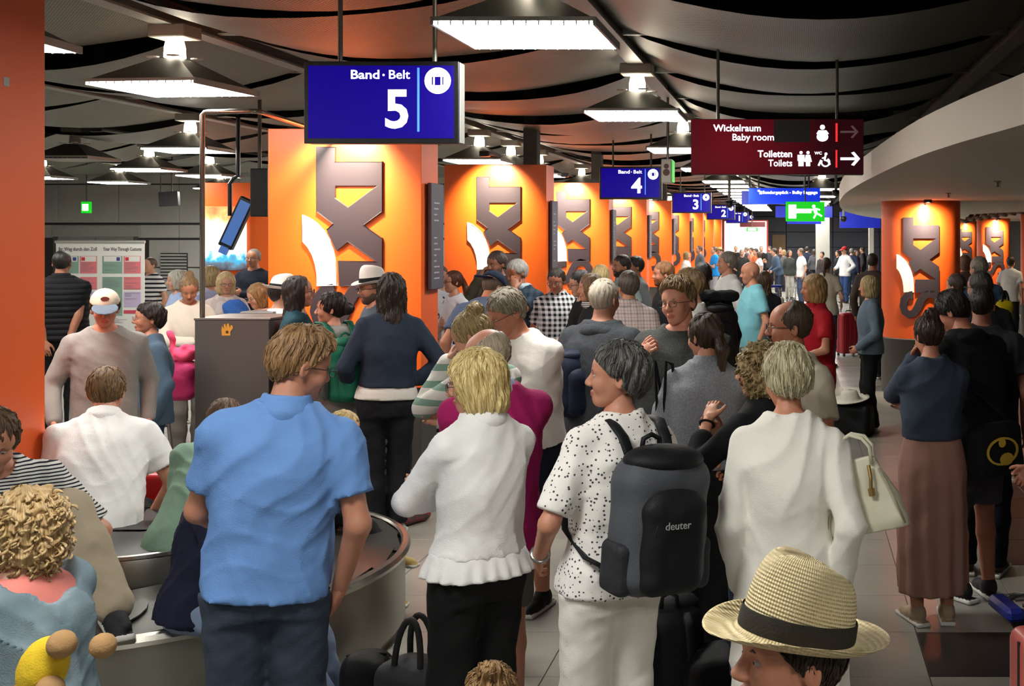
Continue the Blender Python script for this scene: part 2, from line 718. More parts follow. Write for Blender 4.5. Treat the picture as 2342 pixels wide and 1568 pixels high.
def sdf(prims, h, disp=None):
    return nets(*field(prims, h, disp), h)


def relax(V, Q, it=1, f=0.5):
    n = len(V)
    src = np.concatenate([Q[:, i] for i in range(4) for j in (1, 3)])
    dst = np.concatenate([Q[:, (i + j) % 4] for i in range(4) for j in (1, 3)])
    c = np.maximum(np.bincount(src, minlength=n), 1)[:, None]
    for _ in range(it):
        s = np.stack([np.bincount(src, weights=V[dst, k], minlength=n) for k in range(3)], 1)
        V = V * (1 - f) + f * s / c
    return V


def qmesh(name, V, Q, mi=None, smooth=True):
    me = bpy.data.meshes.new(name)
    nv, nq = len(V), len(Q)
    me.vertices.add(nv)
    me.vertices.foreach_set('co', np.asarray(V, np.float32).ravel())
    me.loops.add(nq * 4)
    me.loops.foreach_set('vertex_index', np.asarray(Q, np.int32).ravel())
    me.polygons.add(nq)
    me.polygons.foreach_set('loop_start', np.arange(0, nq * 4, 4, dtype=np.int32))
    if mi is not None: me.polygons.foreach_set('material_index', np.asarray(mi, np.int32))
    if smooth: me.polygons.foreach_set('use_smooth', np.ones(nq, dtype=bool))
    me.update(calc_edges=True)
    return me


def sobj(name, prims, h, mats, parent=None, disp=None, rl=0, mi=None):
    V, Q = sdf(prims, h, disp)
    if rl: V = relax(V, Q, rl)
    m = None
    if mi is not None: m = mi(V[Q].mean(1))
    return link(name, qmesh(name, V, Q, m), parent, mats)
# ---------------------------------------------------------------- people
def crease(x, y, z, amp, ph):
    """cloth: broad swells plus ridged creases that run down and slantwise"""
    a = wob(x, y, z, amp * .8, 19, ph)
    u = 34 * x + 26 * y + 7 * z + 2.4 * np.sin(9 * z + ph) + 1.5 * np.sin(13 * x - 8 * z + ph)
    v = 30 * z + 14 * x - 11 * y + 2.6 * np.sin(11 * x + 5 * y + ph * 1.7)
    m = .72 + .28 * np.sin(7 * z + 5 * x + ph * 2.3)
    return a - amp * (m * (1 - np.abs(np.sin(u))) ** 2 * 1.5 + (1 - m) * (1 - np.abs(np.sin(v))) ** 3 * 1.4)


def rot(rx=0, ry=0, rz=0):
    return np.array(Euler((math.radians(rx), math.radians(ry), math.radians(rz)), 'XYZ').to_matrix())


def unit(v):
    return v / (np.linalg.norm(v) + 1e-9)


def ik(a, t, l1, l2, pole):
    d = t - a
    L = np.linalg.norm(d)
    mx = (l1 + l2) * 0.998
    if L > mx:
        t = a + d / L * mx
        d, L = t - a, mx
    u = d / L
    ca = (l1 * l1 + L * L - l2 * l2) / (2 * l1 * L)
    ca = min(1, max(-1, ca))
    p = pole - u * (pole @ u)
    p = unit(p)
    return a + u * l1 * ca + p * l1 * math.sqrt(1 - ca * ca), t


ARM = {  # wrist (outward x, y, z over the hip, torso frame), elbow pole
    'down': ((.252, -.02, -.055), (.3, .5, 0)),
    'fwd': ((.24, -.16, .03), (.4, .6, -.1)),
    'crossed': ((-.035, -.20, .245), (.75, .3, -.6)),
    'back': ((.10, .185, -.06), (.9, .35, 0)),
    'pocket': ((.21, -.08, .03), (.7, .6, 0)),
    'hip': ((.18, -.03, .07), (1, .5, 0)),
    'face': ((.085, -.185, .535), (.5, -.2, -1)),
    'phone': ((.05, -.29, .36), (.6, .1, -1)),
    'strap': ((.14, -.15, .40), (.6, .1, -1)),
    'clasp': ((.02, -.26, .03), (.8, .4, -.1)),
    'read': ((.10, -.31, .20), (.7, .2, -.6)),
    'hold': ((.18, -.26, .12), (.6, .5, -.4)),
    'lap': ((.10, -.30, .08), (.8, .3, 0)),
}
CR_C, CR_R = A(0, .012, .03), A(.075, .097, .095)


def head_prims(sex, beard=None, jowl=0.0):
    j = 1.0 + jowl
    pr = [ell(CR_C, CR_R, k=.0),
          ell((0, -.022, -.045), (.060 * j, .066, .072), k=.03),
          ell((0, -.062, -.092), (.026 * j, .024, .024), k=.03),
          ell((0, -.045, .035), (.066, .05, .06), k=.03)]
    for sx in (-1, 1):
        pr += [ell((sx * .037, -.060, -.030), (.028, .028, .030), k=.02),
               ell((sx * .031, -.101, .001), (.018, .018, .0145), 's', k=.014),
               rcone((sx * .015, -.086, .021), (sx * .047, -.074, .020), .0095, .006, k=.012),
               ell((sx * .076, .014, -.008), (.009, .020, .031), k=.006, R=rot(12, 0, sx * -22)),
               ell((sx * .086, .010, -.006), (.006, .011, .018), 's', k=.006),
               ell((sx * .0115, -.099, -.034), (.0095, .011, .008), k=.006)]
    pr += [rcone((0, -.090, .010), (0, -.110, -.028), .008, .0125, k=.012),
           ell((0, -.088, -.061), (.023, .012, .0060), k=.006),
           ell((0, -.086, -.072), (.019, .012, .0065), k=.006),
           rcone((-.02, -.099, -.0665), (.02, -.099, -.0665), .0022, .0022, 's', k=.004)]
    return pr


FACECUT = lambda g=0.0: ell((0, -.118, -.04), (.071 + g, .078, .108), 's', k=.012)
EARS = [ell((sx * .094, .002, -.014), (.022, .024, .034), 's', k=.006) for sx in (-1, 1)]
NAPE = plane((0, 0, -.012), (0, -.85, -1), 'd')


def hair_prims(style, L=.13):
    cap = lambda t, tz=None: ell(CR_C, CR_R + A(t, t, t if tz is None else tz), k=0)
    if style == 'short':
        return [cap(.013, .018), FACECUT()] + EARS + [NAPE], .0035
    if style == 'tall':
        return [cap(.0065, .016), ell((0, -.018, .078), (.074, .090, .066), k=.03), FACECUT()] + EARS + [plane((0, 0, .004), (0, -.85, -1), 'd')], .006
    if style == 'crop':
        return [cap(.007), FACECUT(), NAPE], .0015
    if style == 'bald':
        return [cap(.008), ell((0, -.04, .10), (.082, .115, .082), 's', k=.015), FACECUT(.004), NAPE], .0015
    if style == 'thin':
        return [cap(.008), ell((0, -.075, .10), (.075, .085, .07), 's', k=.02), FACECUT(), NAPE], .002
    if style == 'bob':
        return [cap(.018), ell((0, .02, -.01), (.100, .108, .135), k=.03), ell((0, .03, -.08), (.098, .092, .085), k=.03),
                ell((0, -.115, -.06), (.076, .088, .135), 's', k=.015), plane((0, 0, -L), (0, -.12, -1), 'd')], .005
    if style == 'wedge':
        return [cap(.017, .02), ell((0, .03, .01), (.083, .095, .10), k=.03), FACECUT()] + EARS + [plane((0, .0, -.004), (0, -.85, -1), 'd')], .006
    if style == 'long':
        return [cap(.015), ell((0, .028, -.03), (.094, .092, .13), k=.03), ell((0, .045, -.15), (.098, .062, .16), k=.04),
                rcone((0, .06, -.2), (0, .075, -.2 - L), .075, .05, k=.05), ell((0, -.115, -.06), (.074, .088, .2), 's', k=.015)], .006
    if style == 'bun':
        return [cap(.011), ell((0, .072, .118), (.046, .046, .042), k=.014), FACECUT(), plane((0, .0, -.03), (0, -.6, -1), 'd')], .004
    if style == 'lowbun':
        return [cap(.012), ell((0, .122, .0), (.045, .042, .045), k=.014), FACECUT(), plane((0, .0, -.03), (0, -.6, -1), 'd')], .004
    if style == 'topknot':
        return [cap(.013), ell((0, .055, .125), (.042, .042, .032), k=.016), FACECUT(), plane((0, .0, -.03), (0, -.6, -1), 'd')], .006
    if style == 'pony':
        return [cap(.011), ell((0, .105, .02), (.026, .026, .026), k=.012), rcone((0, .118, .015), (0, .15, -.08), .026, .03, k=.02),
                rcone((0, .15, -.08), (0, .135, -.08 - L), .03, .014, k=.03), FACECUT(), plane((0, .0, -.035), (0, -.25, -1), 's') if 0 else NAPEP], .004
    if style == 'curly':
        return [ell((0, .02, .015), (.105, .118, .120), k=0), ell((0, .04, -.07), (.09, .085, .075), k=.04),
                ell((0, -.12, -.04), (.07, .08, .11), 's', k=.015)], .012
    raise KeyError(style)


NAPEP = P(lambda x, y, z: np.where(y < .095, (-.045 - .55 * y - z), -1.0), [-9] * 3, [9] * 3, 'd', 0)


def strands(amp, seed=0.0, curl=False):
    def f(x, y, z):
        if curl:
            return wob(x, y, z, amp, 95, seed) + wob(x + .3, y, z, amp * .5, 190, seed)
        th = np.arctan2(x, y - .02)
        r = np.sqrt(x * x + (y - .02) ** 2)
        u = z - r
        fall = np.clip((r - .012) * 30, 0, 1)
        return amp * fall * (np.sin(th * 17 + 2.2 * np.sin(u * 26 + seed) + seed) * .6 + np.sin(th * 41 + 3 * np.sin(u * 33 + 1.1)) * .45 + .4 * np.sin(u * 55 + th * 5))
    return f


def hand_prims(wr, ax, pn, s, curl=28, thumb=1, grip=False):
    """fingers curl around; ax = along the fingers, pn = palm normal"""
    ax = unit(ax)
    pn = unit(pn - ax * (pn @ ax))
    sd = np.cross(ax, pn)
    pr = [rcone(wr - ax * .02 * s, wr + ax * .015 * s, .027 * s, .026 * s, k=.0)]
    R = np.stack([ax, sd, pn], 1)
    pr.append(ell(wr + ax * .052 * s, A(.050, .041, .017) * s, k=.015 * s, R=R))
    for i, (o, L, r) in enumerate(((-.031, .060, .0078), (-.011, .074, .0086), (.010, .078, .0088), (.030, .070, .0086))):
        p = wr + (ax * .088 + sd * o * 1.02) * s
        an = 0.0
        cu = math.radians((70 if grip else curl) + 5 * (3 - i))
        for q, fr in enumerate((.46, .31, .23)):
            an += cu * (.55 if q == 0 else .9)
            e = p + (ax * math.cos(an) + pn * math.sin(an)) * L * fr * s
            pr.append(rcone(p, e, r * s * (1 - .1 * q), r * s * (.92 - .1 * q), k=.004 * s))
            p = e
    t = thumb
    p0 = wr + (ax * .022 + sd * .026 * t) * s
    p1 = p0 + (ax * .030 + sd * .026 * t + pn * .012) * s
    p2 = p1 + (ax * .030 + sd * .008 * t + pn * .012) * s
    p3 = p2 + (ax * .022 + pn * .010 - sd * .002 * t) * s
    pr += [rcone(p0, p1, .015 * s, .0115 * s, k=.012 * s), rcone(p1, p2, .011 * s, .010 * s, k=.004 * s), rcone(p2, p3, .0098 * s, .008 * s, k=.003 * s)]
    return pr


TZ = [-.11, -.03, .03, .13, .30, .41, .49, .555]
T_M = ([.148, .168, .165, .152, .172, .176, .135, .066], [.105, .120, .116, .108, .122, .112, .088, .062])
T_F = ([.150, .176, .172, .130, .148, .152, .112, .055], [.108, .125, .120, .098, .128, .108, .080, .054])
PEOPLE = {}


def person(label, px, py, d, yaw, sex='m', skin_c='c89b84', hair=('short', '3a2a1c'), top=('fabric', 'short'), bottom=('trousers', '22252b'),
           shoes='2a2a2a', lean=0.0, roll=0.0, head=(0, 0, 0), arms=('down', 'down'), sit=None, feet=None, fat=0.0, belly=0.0, glasses=None,
           hat=None, beard=None, kid=1.0, stance=.085, step=0.0, curl=28, twist=0.0, build=1.0, group=None, lod=None, z0=0.0, sole='d8d8d2', eyes=True, brow=None, grip=(False, False)):
    # ---- level of detail follows how large the person shows
    q = lod if lod is not None else (0 if d < 5.6 else 1 if d < 8.5 else 2 if d < 14 else 3)
    hH, hB, hC, hX, hR = ((.0052, .013, .0105, .0046, .0046), (.0066, .016, .013, .0058, .0058), (.0095, .022, .018, .009, .0085), (.014, .032, .026, .014, .013))[q]
    # ---- skeleton at unit scale, then scaled so that the top of the head projects where it should
    T = rot(lean, roll, 0) @ rot(0, 0, twist)
    N = rot(lean * .75 + head[1] * .4, roll * .7 + head[2] * .4, twist + head[0] * .35)
    Hd = rot(0, 0, twist * .8 + head[0]) @ rot(lean * .35 + head[1], roll * .3 + head[2], 0)
    hip0 = A(0, 0, .92) if sit is None else A(0, 0, .105)
    def skel(s, zb):
        Hp = A(0, 0, zb) + hip0 * s
        NB = Hp + T @ A(0, 0, .535) * s
        C = NB + (N @ A(0, -.012, .075) + Hd @ A(0, -.012, .065)) * s
        return Hp, NB, C
    zb = z0 if sit is None else sit
    hs = kid * (.945 if sex == 'm' else .925)
    yaw = yaw + math.degrees(math.atan2(PX - px, F))      # yaw is meant as seen from the camera
    target = wz(py, d)
    hairt = .016 if (hair and hair[0] not in ('bald', 'crop', 'thin') and not hat) else .006
    if hat: hairt = .0
    def toph(s):
        _, _, C = skel(s, zb)
        up = Hd @ A(0, 0, 1)
        return C[2] + s * hs * (CR_C[2] * up[2] + CR_C[1] * (Hd @ A(0, 1, 0))[2] + math.sqrt((CR_R ** 2 * (Hd[2] ** 2)).sum())) + hairt * s
    s = 1.0
    for _ in range(6): s *= 1 + (target - toph(s)) / (toph(s) - zb)
    Hp, NB, C = skel(s, zb)
    sh = s * hs
    # world placement: the head's axis sits on the photo's column
    Rz = rot(0, 0, yaw)
    Cw = Rz @ C
    loc = Vector((wx(px, d) - Cw[0], d - Cw[1], 0))
    root = empty('person', loc, math.radians(yaw))
    tag(root, label, 'person', group)
    skm = skin(skin_c)
    torso = T_M if sex == 'm' else T_F
    rx = np.array(torso[0]) * (1 + fat) * build
    ry = np.array(torso[1]) * (1 + fat * 1.1) * build
    cy = np.zeros(len(TZ))
    ry[1:5] += belly * .5 * A(.5, .9, 1, .35)
    cy[1:5] -= belly * .5 * A(.5, .9, 1, .35)
    shw = (.176 if sex == 'm' else .153) * (1 + fat * .30) * build
    tp = lambda x, y, z: Hp + T @ A(x, y, z) * s          # torso point
    prim_body = [loft(Hp, T, [z * s for z in TZ], rx * s * .95, ry * s * .95, list(cy * s))]
    joints = {}
    # ---- arms
    am = (1 + fat * .5) * (1.0 if sex == 'm' else .88)
    sleeves, armprims, hands = [], [], []
    tmat, sleeve = top[0], top[1]
    tk = top[2] if len(top) > 2 else {}
    off = tk.get('off', .014)
    for si, sgn in enumerate((1, -1)):          # left is +x, right is -x
        pose = arms[si]
        tg, pole = ARM[pose] if isinstance(pose, str) else pose
        S = tp(sgn * shw, .008, .446)
        tgt = tp(sgn * (tg[0] + (shw - .186) + (fat * .08 if tg[0] > .15 else 0)), tg[1] - (belly * .4 if tg[1] < -.1 else 0), tg[2])
        E, Wt = ik(S, tgt, .285 * s, .25 * s, T @ A(sgn * pole[0], pole[1], pole[2]))
        joints['LR'[si]] = (S, E, Wt)
        armprims += [rcone(S, E, .047 * s * am, .039 * s * am, k=.03), rcone(E, Wt, .041 * s * am, .027 * s * (.5 + .5 * am), k=.02)]
        fa = unit(Wt - E)
        inw = T @ A(-sgn, -.25, 0)
        if pose in ('crossed',):
            inw = T @ A(0, 1, .2)
        if pose in ('face', 'phone', 'strap', 'read', 'hold'):
            inw = T @ A(-sgn * .6, .8, .1)
        if pose == 'back': inw = T @ A(0, -1, 0)
        hd = fa if pose not in ('face',) else unit(fa + T @ A(0, 0.25, .6))
        hands.append((Wt, hd, inw, -sgn if pose not in ('back',) else sgn, grip[si]))
        su, sl = (.054 + off * .6) * s * am, (.047 + off * .5) * s * am
        tr = T @ A(0, 0, 1)
        sleeves.append(rcone(tp(sgn * .040, .006, .508), S + T @ A(0, 0, .004) * s, .046 * s, (.050 + off * .4) * s * am, k=.05))
        if sleeve == 'none':
            pass
        elif sleeve in ('short', 'half'):
            fr = .70 if sleeve == 'short' else .90
            e = S + (E - S) * fr
            sleeves += [rcone(S, e, su, sl + .010 * s, k=.026)]
        elif sleeve == 'long':
            sleeves += [rcone(S, E, su, sl, k=.022), rcone(E, E + (Wt - E) * .97, sl, (.034 + off * .5) * s, k=.010)]
        elif sleeve == '34':
            sleeves += [rcone(S, E, su, sl, k=.022), rcone(E, E + (Wt - E) * .55, sl, (.042 + off * .5) * s, k=.010)]
    prim_body += armprims
    prim_body += [rcone(NB - (T @ A(0, 0, .03)) * s, C + Hd @ A(0, .012, -.05) * sh, .062 * s * (1 if sex == 'm' else .86) * (1 + fat * .4), .052 * sh * (1 if sex == 'm' else .86) * (1 + fat * .4), k=.03)]
    # ---- legs
    legs = []
    lm = 1 + fat * .6
    for si, sgn in enumerate((1, -1)):
        Hj = Hp + A(sgn * .088 * s * (1 + fat * .5), 0, -.02 * s)
        if sit is None:
            st = step * sgn
            Fk = A(sgn * stance * s * (1 + fat * .3), st * s + .01, z0 + .085 * s)
            K, Fk = ik(Hj, Fk, .412 * s, .408 * s, A(sgn * .12, -1, 0))
        else:
            f0 = feet[si] if feet else (.11, -.46, 0.0)
            Fk = A(sgn * f0[0], f0[1], f0[2] + .085 * s)
            K, Fk = ik(Hj, Fk, .412 * s, .408 * s, A(sgn * .15, -.6, 1))
        legs.append((Hj, K, Fk))
        prim_body += [rcone(Hj, K, .078 * s * lm, .054 * s * lm, k=.03), rcone(K, K + (Fk - K) * .35, .052 * s * lm, .053 * s * lm, k=.02),
                      rcone(K + (Fk - K) * .35, Fk, .052 * s * lm, .036 * s, k=.02)]
    V, Q = sdf(prim_body, hB)
    # ---- head and hands at finer steps, joined into the one body mesh
    hp = head_prims(sex, beard)
    Vh, Qh = sdf(hp, hH)
    fc = Vh[Qh].mean(1)
    mih = np.zeros(len(Qh), int)
    lip = ((fc[:, 0] / .024) ** 2 + ((fc[:, 2] + .0665) / .0125) ** 2 < 1) & (fc[:, 1] < -.084)
    mih[lip] = 1
    Vh = C + (Vh * sh) @ Hd.T
    Vs, Qs, Ms = [V, Vh], [Q, Qh + len(V)], [np.zeros(len(Q), int), mih]
    nb = len(V) + len(Vh)
    for (wr, ax, pn, th, gr) in hands:
        Vq, Qq = sdf(hand_prims(wr, ax, pn, s * (.95 if sex == 'm' else .87), curl, th, gr), hX * (1.0 if q < 3 else 1.2))
        Vs.append(Vq)
        Qs.append(Qq + nb)
        Ms.append(np.zeros(len(Qq), int))
        nb += len(Vq)
    lipm = skin('%02x%02x%02x' % tuple(int(int(skin_c[i:i + 2], 16) * f) for i, f in ((0, .90), (2, .74), (4, .74))))
    link('body', qmesh('body', np.concatenate(Vs), np.concatenate(Qs), np.concatenate(Ms)), root, [skm, lipm])
    HM = Matrix.Translation(Vector(C)) @ Matrix(Hd.tolist()).to_4x4() @ Matrix.Scale(sh, 4)
    # ---- eyes and brows where they can be seen
    if eyes and q <= 2:
        for sx in (-1, 1):
            e = MB()
            n = 10
            for j in range(6):
                pass
            prof = [(.0001, -.0130), (.0052, -.0122), (.0053, -.0122), (.0085, -.0098), (.0120, -.0050), (.0130, .0)]
            vs, fs, mi = [], [], []
            for (r, y) in prof:
                for k in range(n):
                    an = 2 * math.pi * k / n
                    vs.append((sx * .031 + r * math.cos(an), -.0775 + y, .001 + r * math.sin(an) * (.52 if r > .005 else .8)))
            for j in range(5):
                for k in range(n):
                    e_ = (j * n + k, j * n + (k + 1) % n, (j + 1) * n + (k + 1) % n, (j + 1) * n + k)
                    fs.append(e_)
                    mi.append(1 if j < 2 else 0)
            e.v, e.f, e.mi = vs, fs, mi
            o = e.build('eye', [plain('eye_white', 'a3978f', .3), plain('iris', '2e2a26', .2)], root, True, fix=False)
            o.matrix_local = HM
        hc = brow or (hair[1] if hair else '4a3a2c')
        for sx in (-1, 1):
            b = MB().tube([(sx * .014, -.0945, .019), (sx * .030, -.0925, .0245), (sx * .046, -.0815, .0205)], [.0034, .0036, .0018], 6)
            o = b.build('eyebrow', hairmat(hc), root, True)
            o.matrix_local = HM
    # ---- hair
    if hair:
        pr, amp = hair_prims(hair[0], *( [hair[3]] if len(hair) > 3 else []))
        if hat:
            pr = pr + [plane((0, 0, hat[2] if len(hat) > 2 else .045), (0, 0, 1), 'd')]
        Dg, lo_ = field(pr, hR, strands(amp if q < 3 else amp * .5, px * .01, hair[0] == 'curly'))
        Vg, Qg = nets(Dg, lo_, hR)
        if q <= 1 and len(Vg):
            bald_ = hair[0] in ('bald', 'crop', 'thin')
            nl = (60 if bald_ else 420) if q == 0 else (30 if bald_ else 200)
            Vl, Ql = locks(Dg, lo_, hR, Vg, nl if hair[0] != 'curly' else 330, .02 if bald_ else {'short': .038, 'tall': .045, 'curly': .06, 'wedge': .05, 'bun': .04, 'lowbun': .04, 'pony': .045, 'topknot': .05}.get(hair[0], .085), hair[0] == 'curly', int(px * 7) % 9999)
            Qg = np.concatenate([Qg, Ql + len(Vg)])
            Vg = np.concatenate([Vg, Vl])
        o = link('hair', qmesh('hair', Vg, Qg), root, hairmat(hair[1], hair[2] if len(hair) > 2 else None))
        o.matrix_local = HM
    if beard:
        st, bc = beard
        if st == 'full':
            pr = [ell((0, -.022, -.052), (.066, .072, .074), k=0), ell((0, -.062, -.096), (.032, .032, .028), k=.02), ell((0, -.088, -.058), (.03, .016, .012), k=.01),
                  ell((0, -.1, -.0675), (.022, .03, .008), 's', k=.004), ell((0, -.10, .02), (.062, .07, .068), 's', k=.01), plane((0, .012, 0), (0, 1, 0.1), 'd')]
        else:
            pr = [rcone((-.004, -.104, -.05), (-.030, -.094, -.064), .009, .005, k=0), rcone((.004, -.104, -.05), (.030, -.094, -.064), .009, .005, k=.006)]
        o = sobj('beard' if st == 'full' else 'moustache', pr, hR, hairmat(bc), root, lambda x, y, z: wob(x, y, z, .0012, 320))
        o.matrix_local = HM
    if glasses:
        g = MB()
        for sx in (-1, 1):
            loop = []
            for k in range(14):
                an = 2 * math.pi * k / 14
                cx, cz = math.cos(an), math.sin(an)
                loop.append((sx * .034 + .025 * math.copysign(abs(cx) ** .7, cx), -.112 + .010 * abs(.25 + sx * .025 * cx * 10) * .3, .000 + .017 * math.copysign(abs(cz) ** .8, cz)))
            g.tube(loop, .0016 if q < 2 else .0024, 6, closed=True)
            g.tube([(sx * .059, -.108, .004), (sx * .074, -.075, .004), (sx * .081, .0, .002), (sx * .080, .022, -.012)], .0018 if q < 2 else .0024, 6)
        g.tube([(-.010, -.112, .005), (0, -.115, .007), (.010, -.112, .005)], .0015, 6)
        o = g.build('glasses', plain('spectacle_frame', glasses, .35), root, True)
        o.matrix_local = HM
    if hat:
        hat[0](root, HM, hat[1])
    # ---- top
    ph = px * .37
    if top:
        loose = tk.get('loose', .35)
        hem = tk.get('hem', -.10)
        orx = np.interp
        zz = [hem] + [z for z in TZ if z > hem + .02]
        bx = np.interp(zz, TZ, rx)
        by = np.interp(zz, TZ, ry)
        bc = np.interp(zz, TZ, cy)
        mx, my = np.interp(.36, TZ, rx), np.interp(.36, TZ, ry)
        for i, z in enumerate(zz):
            o_ = off * (1.0 if z < .42 else .55)
            if z < .36:
                bx[i] = max(bx[i], bx[i] * (1 - loose) + mx * loose)
                by[i] = max(by[i], by[i] * (1 - loose) + my * loose)
                if z < -.03:
                    fl = tk.get('flare', .0)
                    w = (-.03 - z)
                    bx[i] = max(bx[i], np.interp(-.03, TZ, rx)) + fl * w
                    by[i] = max(by[i], np.interp(-.03, TZ, ry)) + fl * w
            bx[i] += o_
            by[i] += o_
        tl_ = loft(Hp, T, [z * s for z in zz], bx * s, by * s, list(bc * s), folds=tk.get('folds'), k=.02)
        pr = [tl_] + sleeves
        wr = tk.get('wrinkle', .0045)
        dsp = lambda x, y, z: crease(x, y, z, wr, ph)
        cuts = [plane(tp(0, 0, hem + .004), -(T @ A(0, 0, 1)), 'd')]
        if sleeve in ('short', 'half'):
            fr = .70 if sleeve == 'short' else .90
            for a in 'LR':
                S, E, Wt = joints[a]
                n = unit(E - S)
                p0 = S + (E - S) * (fr - .04)
                def cutf(x, y, z, p0=p0, n=n, c=S, r=.115 * s * am + off):
                    d_ = (x - p0[0]) * n[0] + (y - p0[1]) * n[1] + (z - p0[2]) * n[2]
                    t = (x - c[0]) * n[0] + (y - c[1]) * n[1] + (z - c[2]) * n[2]
                    rad = np.sqrt(np.maximum((x - c[0] - t * n[0]) ** 2 + (y - c[1] - t * n[1]) ** 2 + (z - c[2] - t * n[2]) ** 2, 0))
                    return np.where(rad < r * .86, d_, -1.0) if abs(n[2]) > -1 else d_
                # only cut the sleeve tip: a ball at the tip, limited to outside the torso
                tip = S + (E - S) * (fr + .10)
                cuts.append(P(lambda x, y, z, p0=p0, n=n, tip=tip: np.minimum(np.minimum((x - p0[0]) * n[0] + (y - p0[1]) * n[1] + (z - p0[2]) * n[2],
                              .105 * s * am - np.sqrt((x - tip[0]) ** 2 + (y - tip[1]) ** 2 + (z - tip[2]) ** 2)), tl_.f(x, y, z) - .012), [-9] * 3, [9] * 3, 'd', 0))
        # neckline
        nk = tk.get('neck', .075)
        if not tk.get('highneck'):
            ny_, nz_ = tk.get('neckc', (-.035, .05))
            cuts.append(ell(NB + T @ A(0, ny_, .03) * s, A(nk, nk * 1.05, nz_) * s, 's', k=.006))
        name = tk.get('name', 'shirt')
        o = sobj(name, pr + cuts, hC, tmat, root, dsp)
        if 'label' in tk: o['label'] = tk['label']
        if tk.get('collar'):
            cm = tk['collar'] if tk['collar'] is not True else tmat
            c0 = NB + T @ A(0, .004, .016) * s
            up = T @ A(0, 0, 1)
            r0 = .074 * s * (1 if sex == 'm' else .9)
            pr = [rcone(c0 - up * .012 * s, c0 + up * .030 * s, r0 + .017 * s, r0 - .002 * s, k=0),
                  ell(c0 + T @ A(.045, -.055, -.012) * s, A(.035, .02, .032) * s, k=.01), ell(c0 + T @ A(-.045, -.055, -.012) * s, A(.035, .02, .032) * s, k=.01),
                  rcone(c0 + T @ A(0, -.01, .0) * s, c0 + up * .08 * s + T @ A(0, -.035, 0) * s, r0 * .83, r0 * .80, 's', k=.004),
                  plane(c0 + up * .034 * s, up + T @ A(0, .0, 0), 'd')]
            sobj('collar', pr, min(hC, .009), cm, root)
        if tk.get('hood'):
            c0 = NB + T @ A(0, .055, -.035) * s
            pr = [ell(c0, A(.115, .07, .06) * s, k=0, R=T), ell(NB + T @ A(.07, -.01, -.01) * s, A(.04, .06, .04) * s, k=.03), ell(NB + T @ A(-.07, -.01, -.01) * s, A(.04, .06, .04) * s, k=.03),
                  ell(c0 + T @ A(0, -.045, .05) * s, A(.07, .055, .05) * s, 's', k=.015)]
            sobj('hood', pr, min(hC, .011), tk['hood'] if tk['hood'] is not True else tmat, root, lambda x, y, z: wob(x, y, z, .004, 40, ph))
        if tk.get('scarf'):
            c0 = NB + T @ A(0, .0, .005) * s
            pr = [ell(c0 + T @ A(.05 * math.cos(a), .055 * math.sin(a), .006 * math.sin(3 * a)) * s, A(.042, .042, .036) * s, k=.02) for a in np.linspace(0, 6.28, 9)[:-1]]
            sobj('scarf', pr, min(hC, .011), tk['scarf'], root, lambda x, y, z: wob(x, y, z, .004, 50, ph))
    # ---- bottom
    if bottom:
        kind, bm = bottom[0], bottom[1]
        bk = bottom[2] if len(bottom) > 2 else {}
        ease = bk.get('ease', .010)
        wz_ = min(.085, (tk.get('hem', -.10) + .014) if top else .085)
        pe_ = min(ease, off * .35)
        pel = loft(Hp, T if sit is not None else np.eye(3), [-.12 * s, -.05 * s, .02 * s, .10 * s], (np.interp([-.11, -.05, .02, .10], TZ, rx) + pe_) * s, (np.interp([-.11, -.05, .02, .10], TZ, ry) + pe_) * s, list(np.interp([-.11, -.05, .02, .10], TZ, cy) * s), k=.03)
        dsp = lambda x, y, z: wob(x, y, z, .004, 26, ph + 1) + wob(x, y, z, .002, 60, ph)
        if kind in ('trousers', 'shorts', 'crop'):
            cutf = {'trousers': bk.get('len', 1.0), 'crop': .78, 'shorts': -.02}[kind]
            pr = [pel]
            cuts = [plane(tp(0, 0, wz_), T @ A(0, 0, 1), 'd') if sit is None else P(lambda x, y, z: np.minimum(z - Hp[2] - .09 * s, .19 * s - np.sqrt((x - Hp[0]) ** 2 + (y - Hp[1] - .03 * s) ** 2 + (z - Hp[2] - .1 * s) ** 2)), [-9] * 3, [9] * 3, 'd', 0)]
            for (Hj, K, Fk) in legs:
                end = K + (Fk - K) * (cutf if cutf > 0 else .12)
                hemr = bk.get('hemr', .058)
                pr.append(rcone(Hj, K, (.085 + ease) * s * lm, (.062 + ease) * s * lm, k=.03))
                if kind == 'shorts':
                    pr.append(rcone(Hj + (K - Hj) * .5, K + (Fk - K) * .02, (.078 + ease) * s * lm, (.075 + ease) * s * lm, k=.02))
                    n = unit(K - Hj)
                    cuts.append(plane(Hj + (K - Hj) * bk.get('len', .92), n, 'd'))
                else:
                    pr += [rcone(K, K + (Fk - K) * .4, (.062 + ease) * s * lm, (.060 + ease) * s * lm, k=.03), rcone(K + (Fk - K) * .4, end, (.060 + ease) * s * lm, (hemr + ease * .5) * s, k=.03)]
                    if sit is None: cuts.append(plane((0, 0, end[2] - .03 * s + (0 if cutf < .95 else 0)), (0, 0, -1), 'd'))
            sobj('trousers' if kind != 'shorts' else 'shorts', pr + cuts, hC, bm, root, dsp)
        elif kind == 'skirt':
            zh = bk.get('hem', .12)
            z1 = Hp[2] + max(.10, tk.get('hem', 0) + .03) * s
            fl = bk.get('flare', .06)
            zs = [zh, (zh + Hp[2]) / 2, Hp[2] - .08 * s, Hp[2] + .02 * s, z1]
            o0 = np.array([0, 0, 0])
            rr = np.array([.165 + fl, .178 + fl * .6, .190, .182, .150]) * s * (1 + fat)
            ry_ = np.array([.150 + fl * .8, .165 + fl * .5, .160, .140, .112]) * s * (1 + fat)
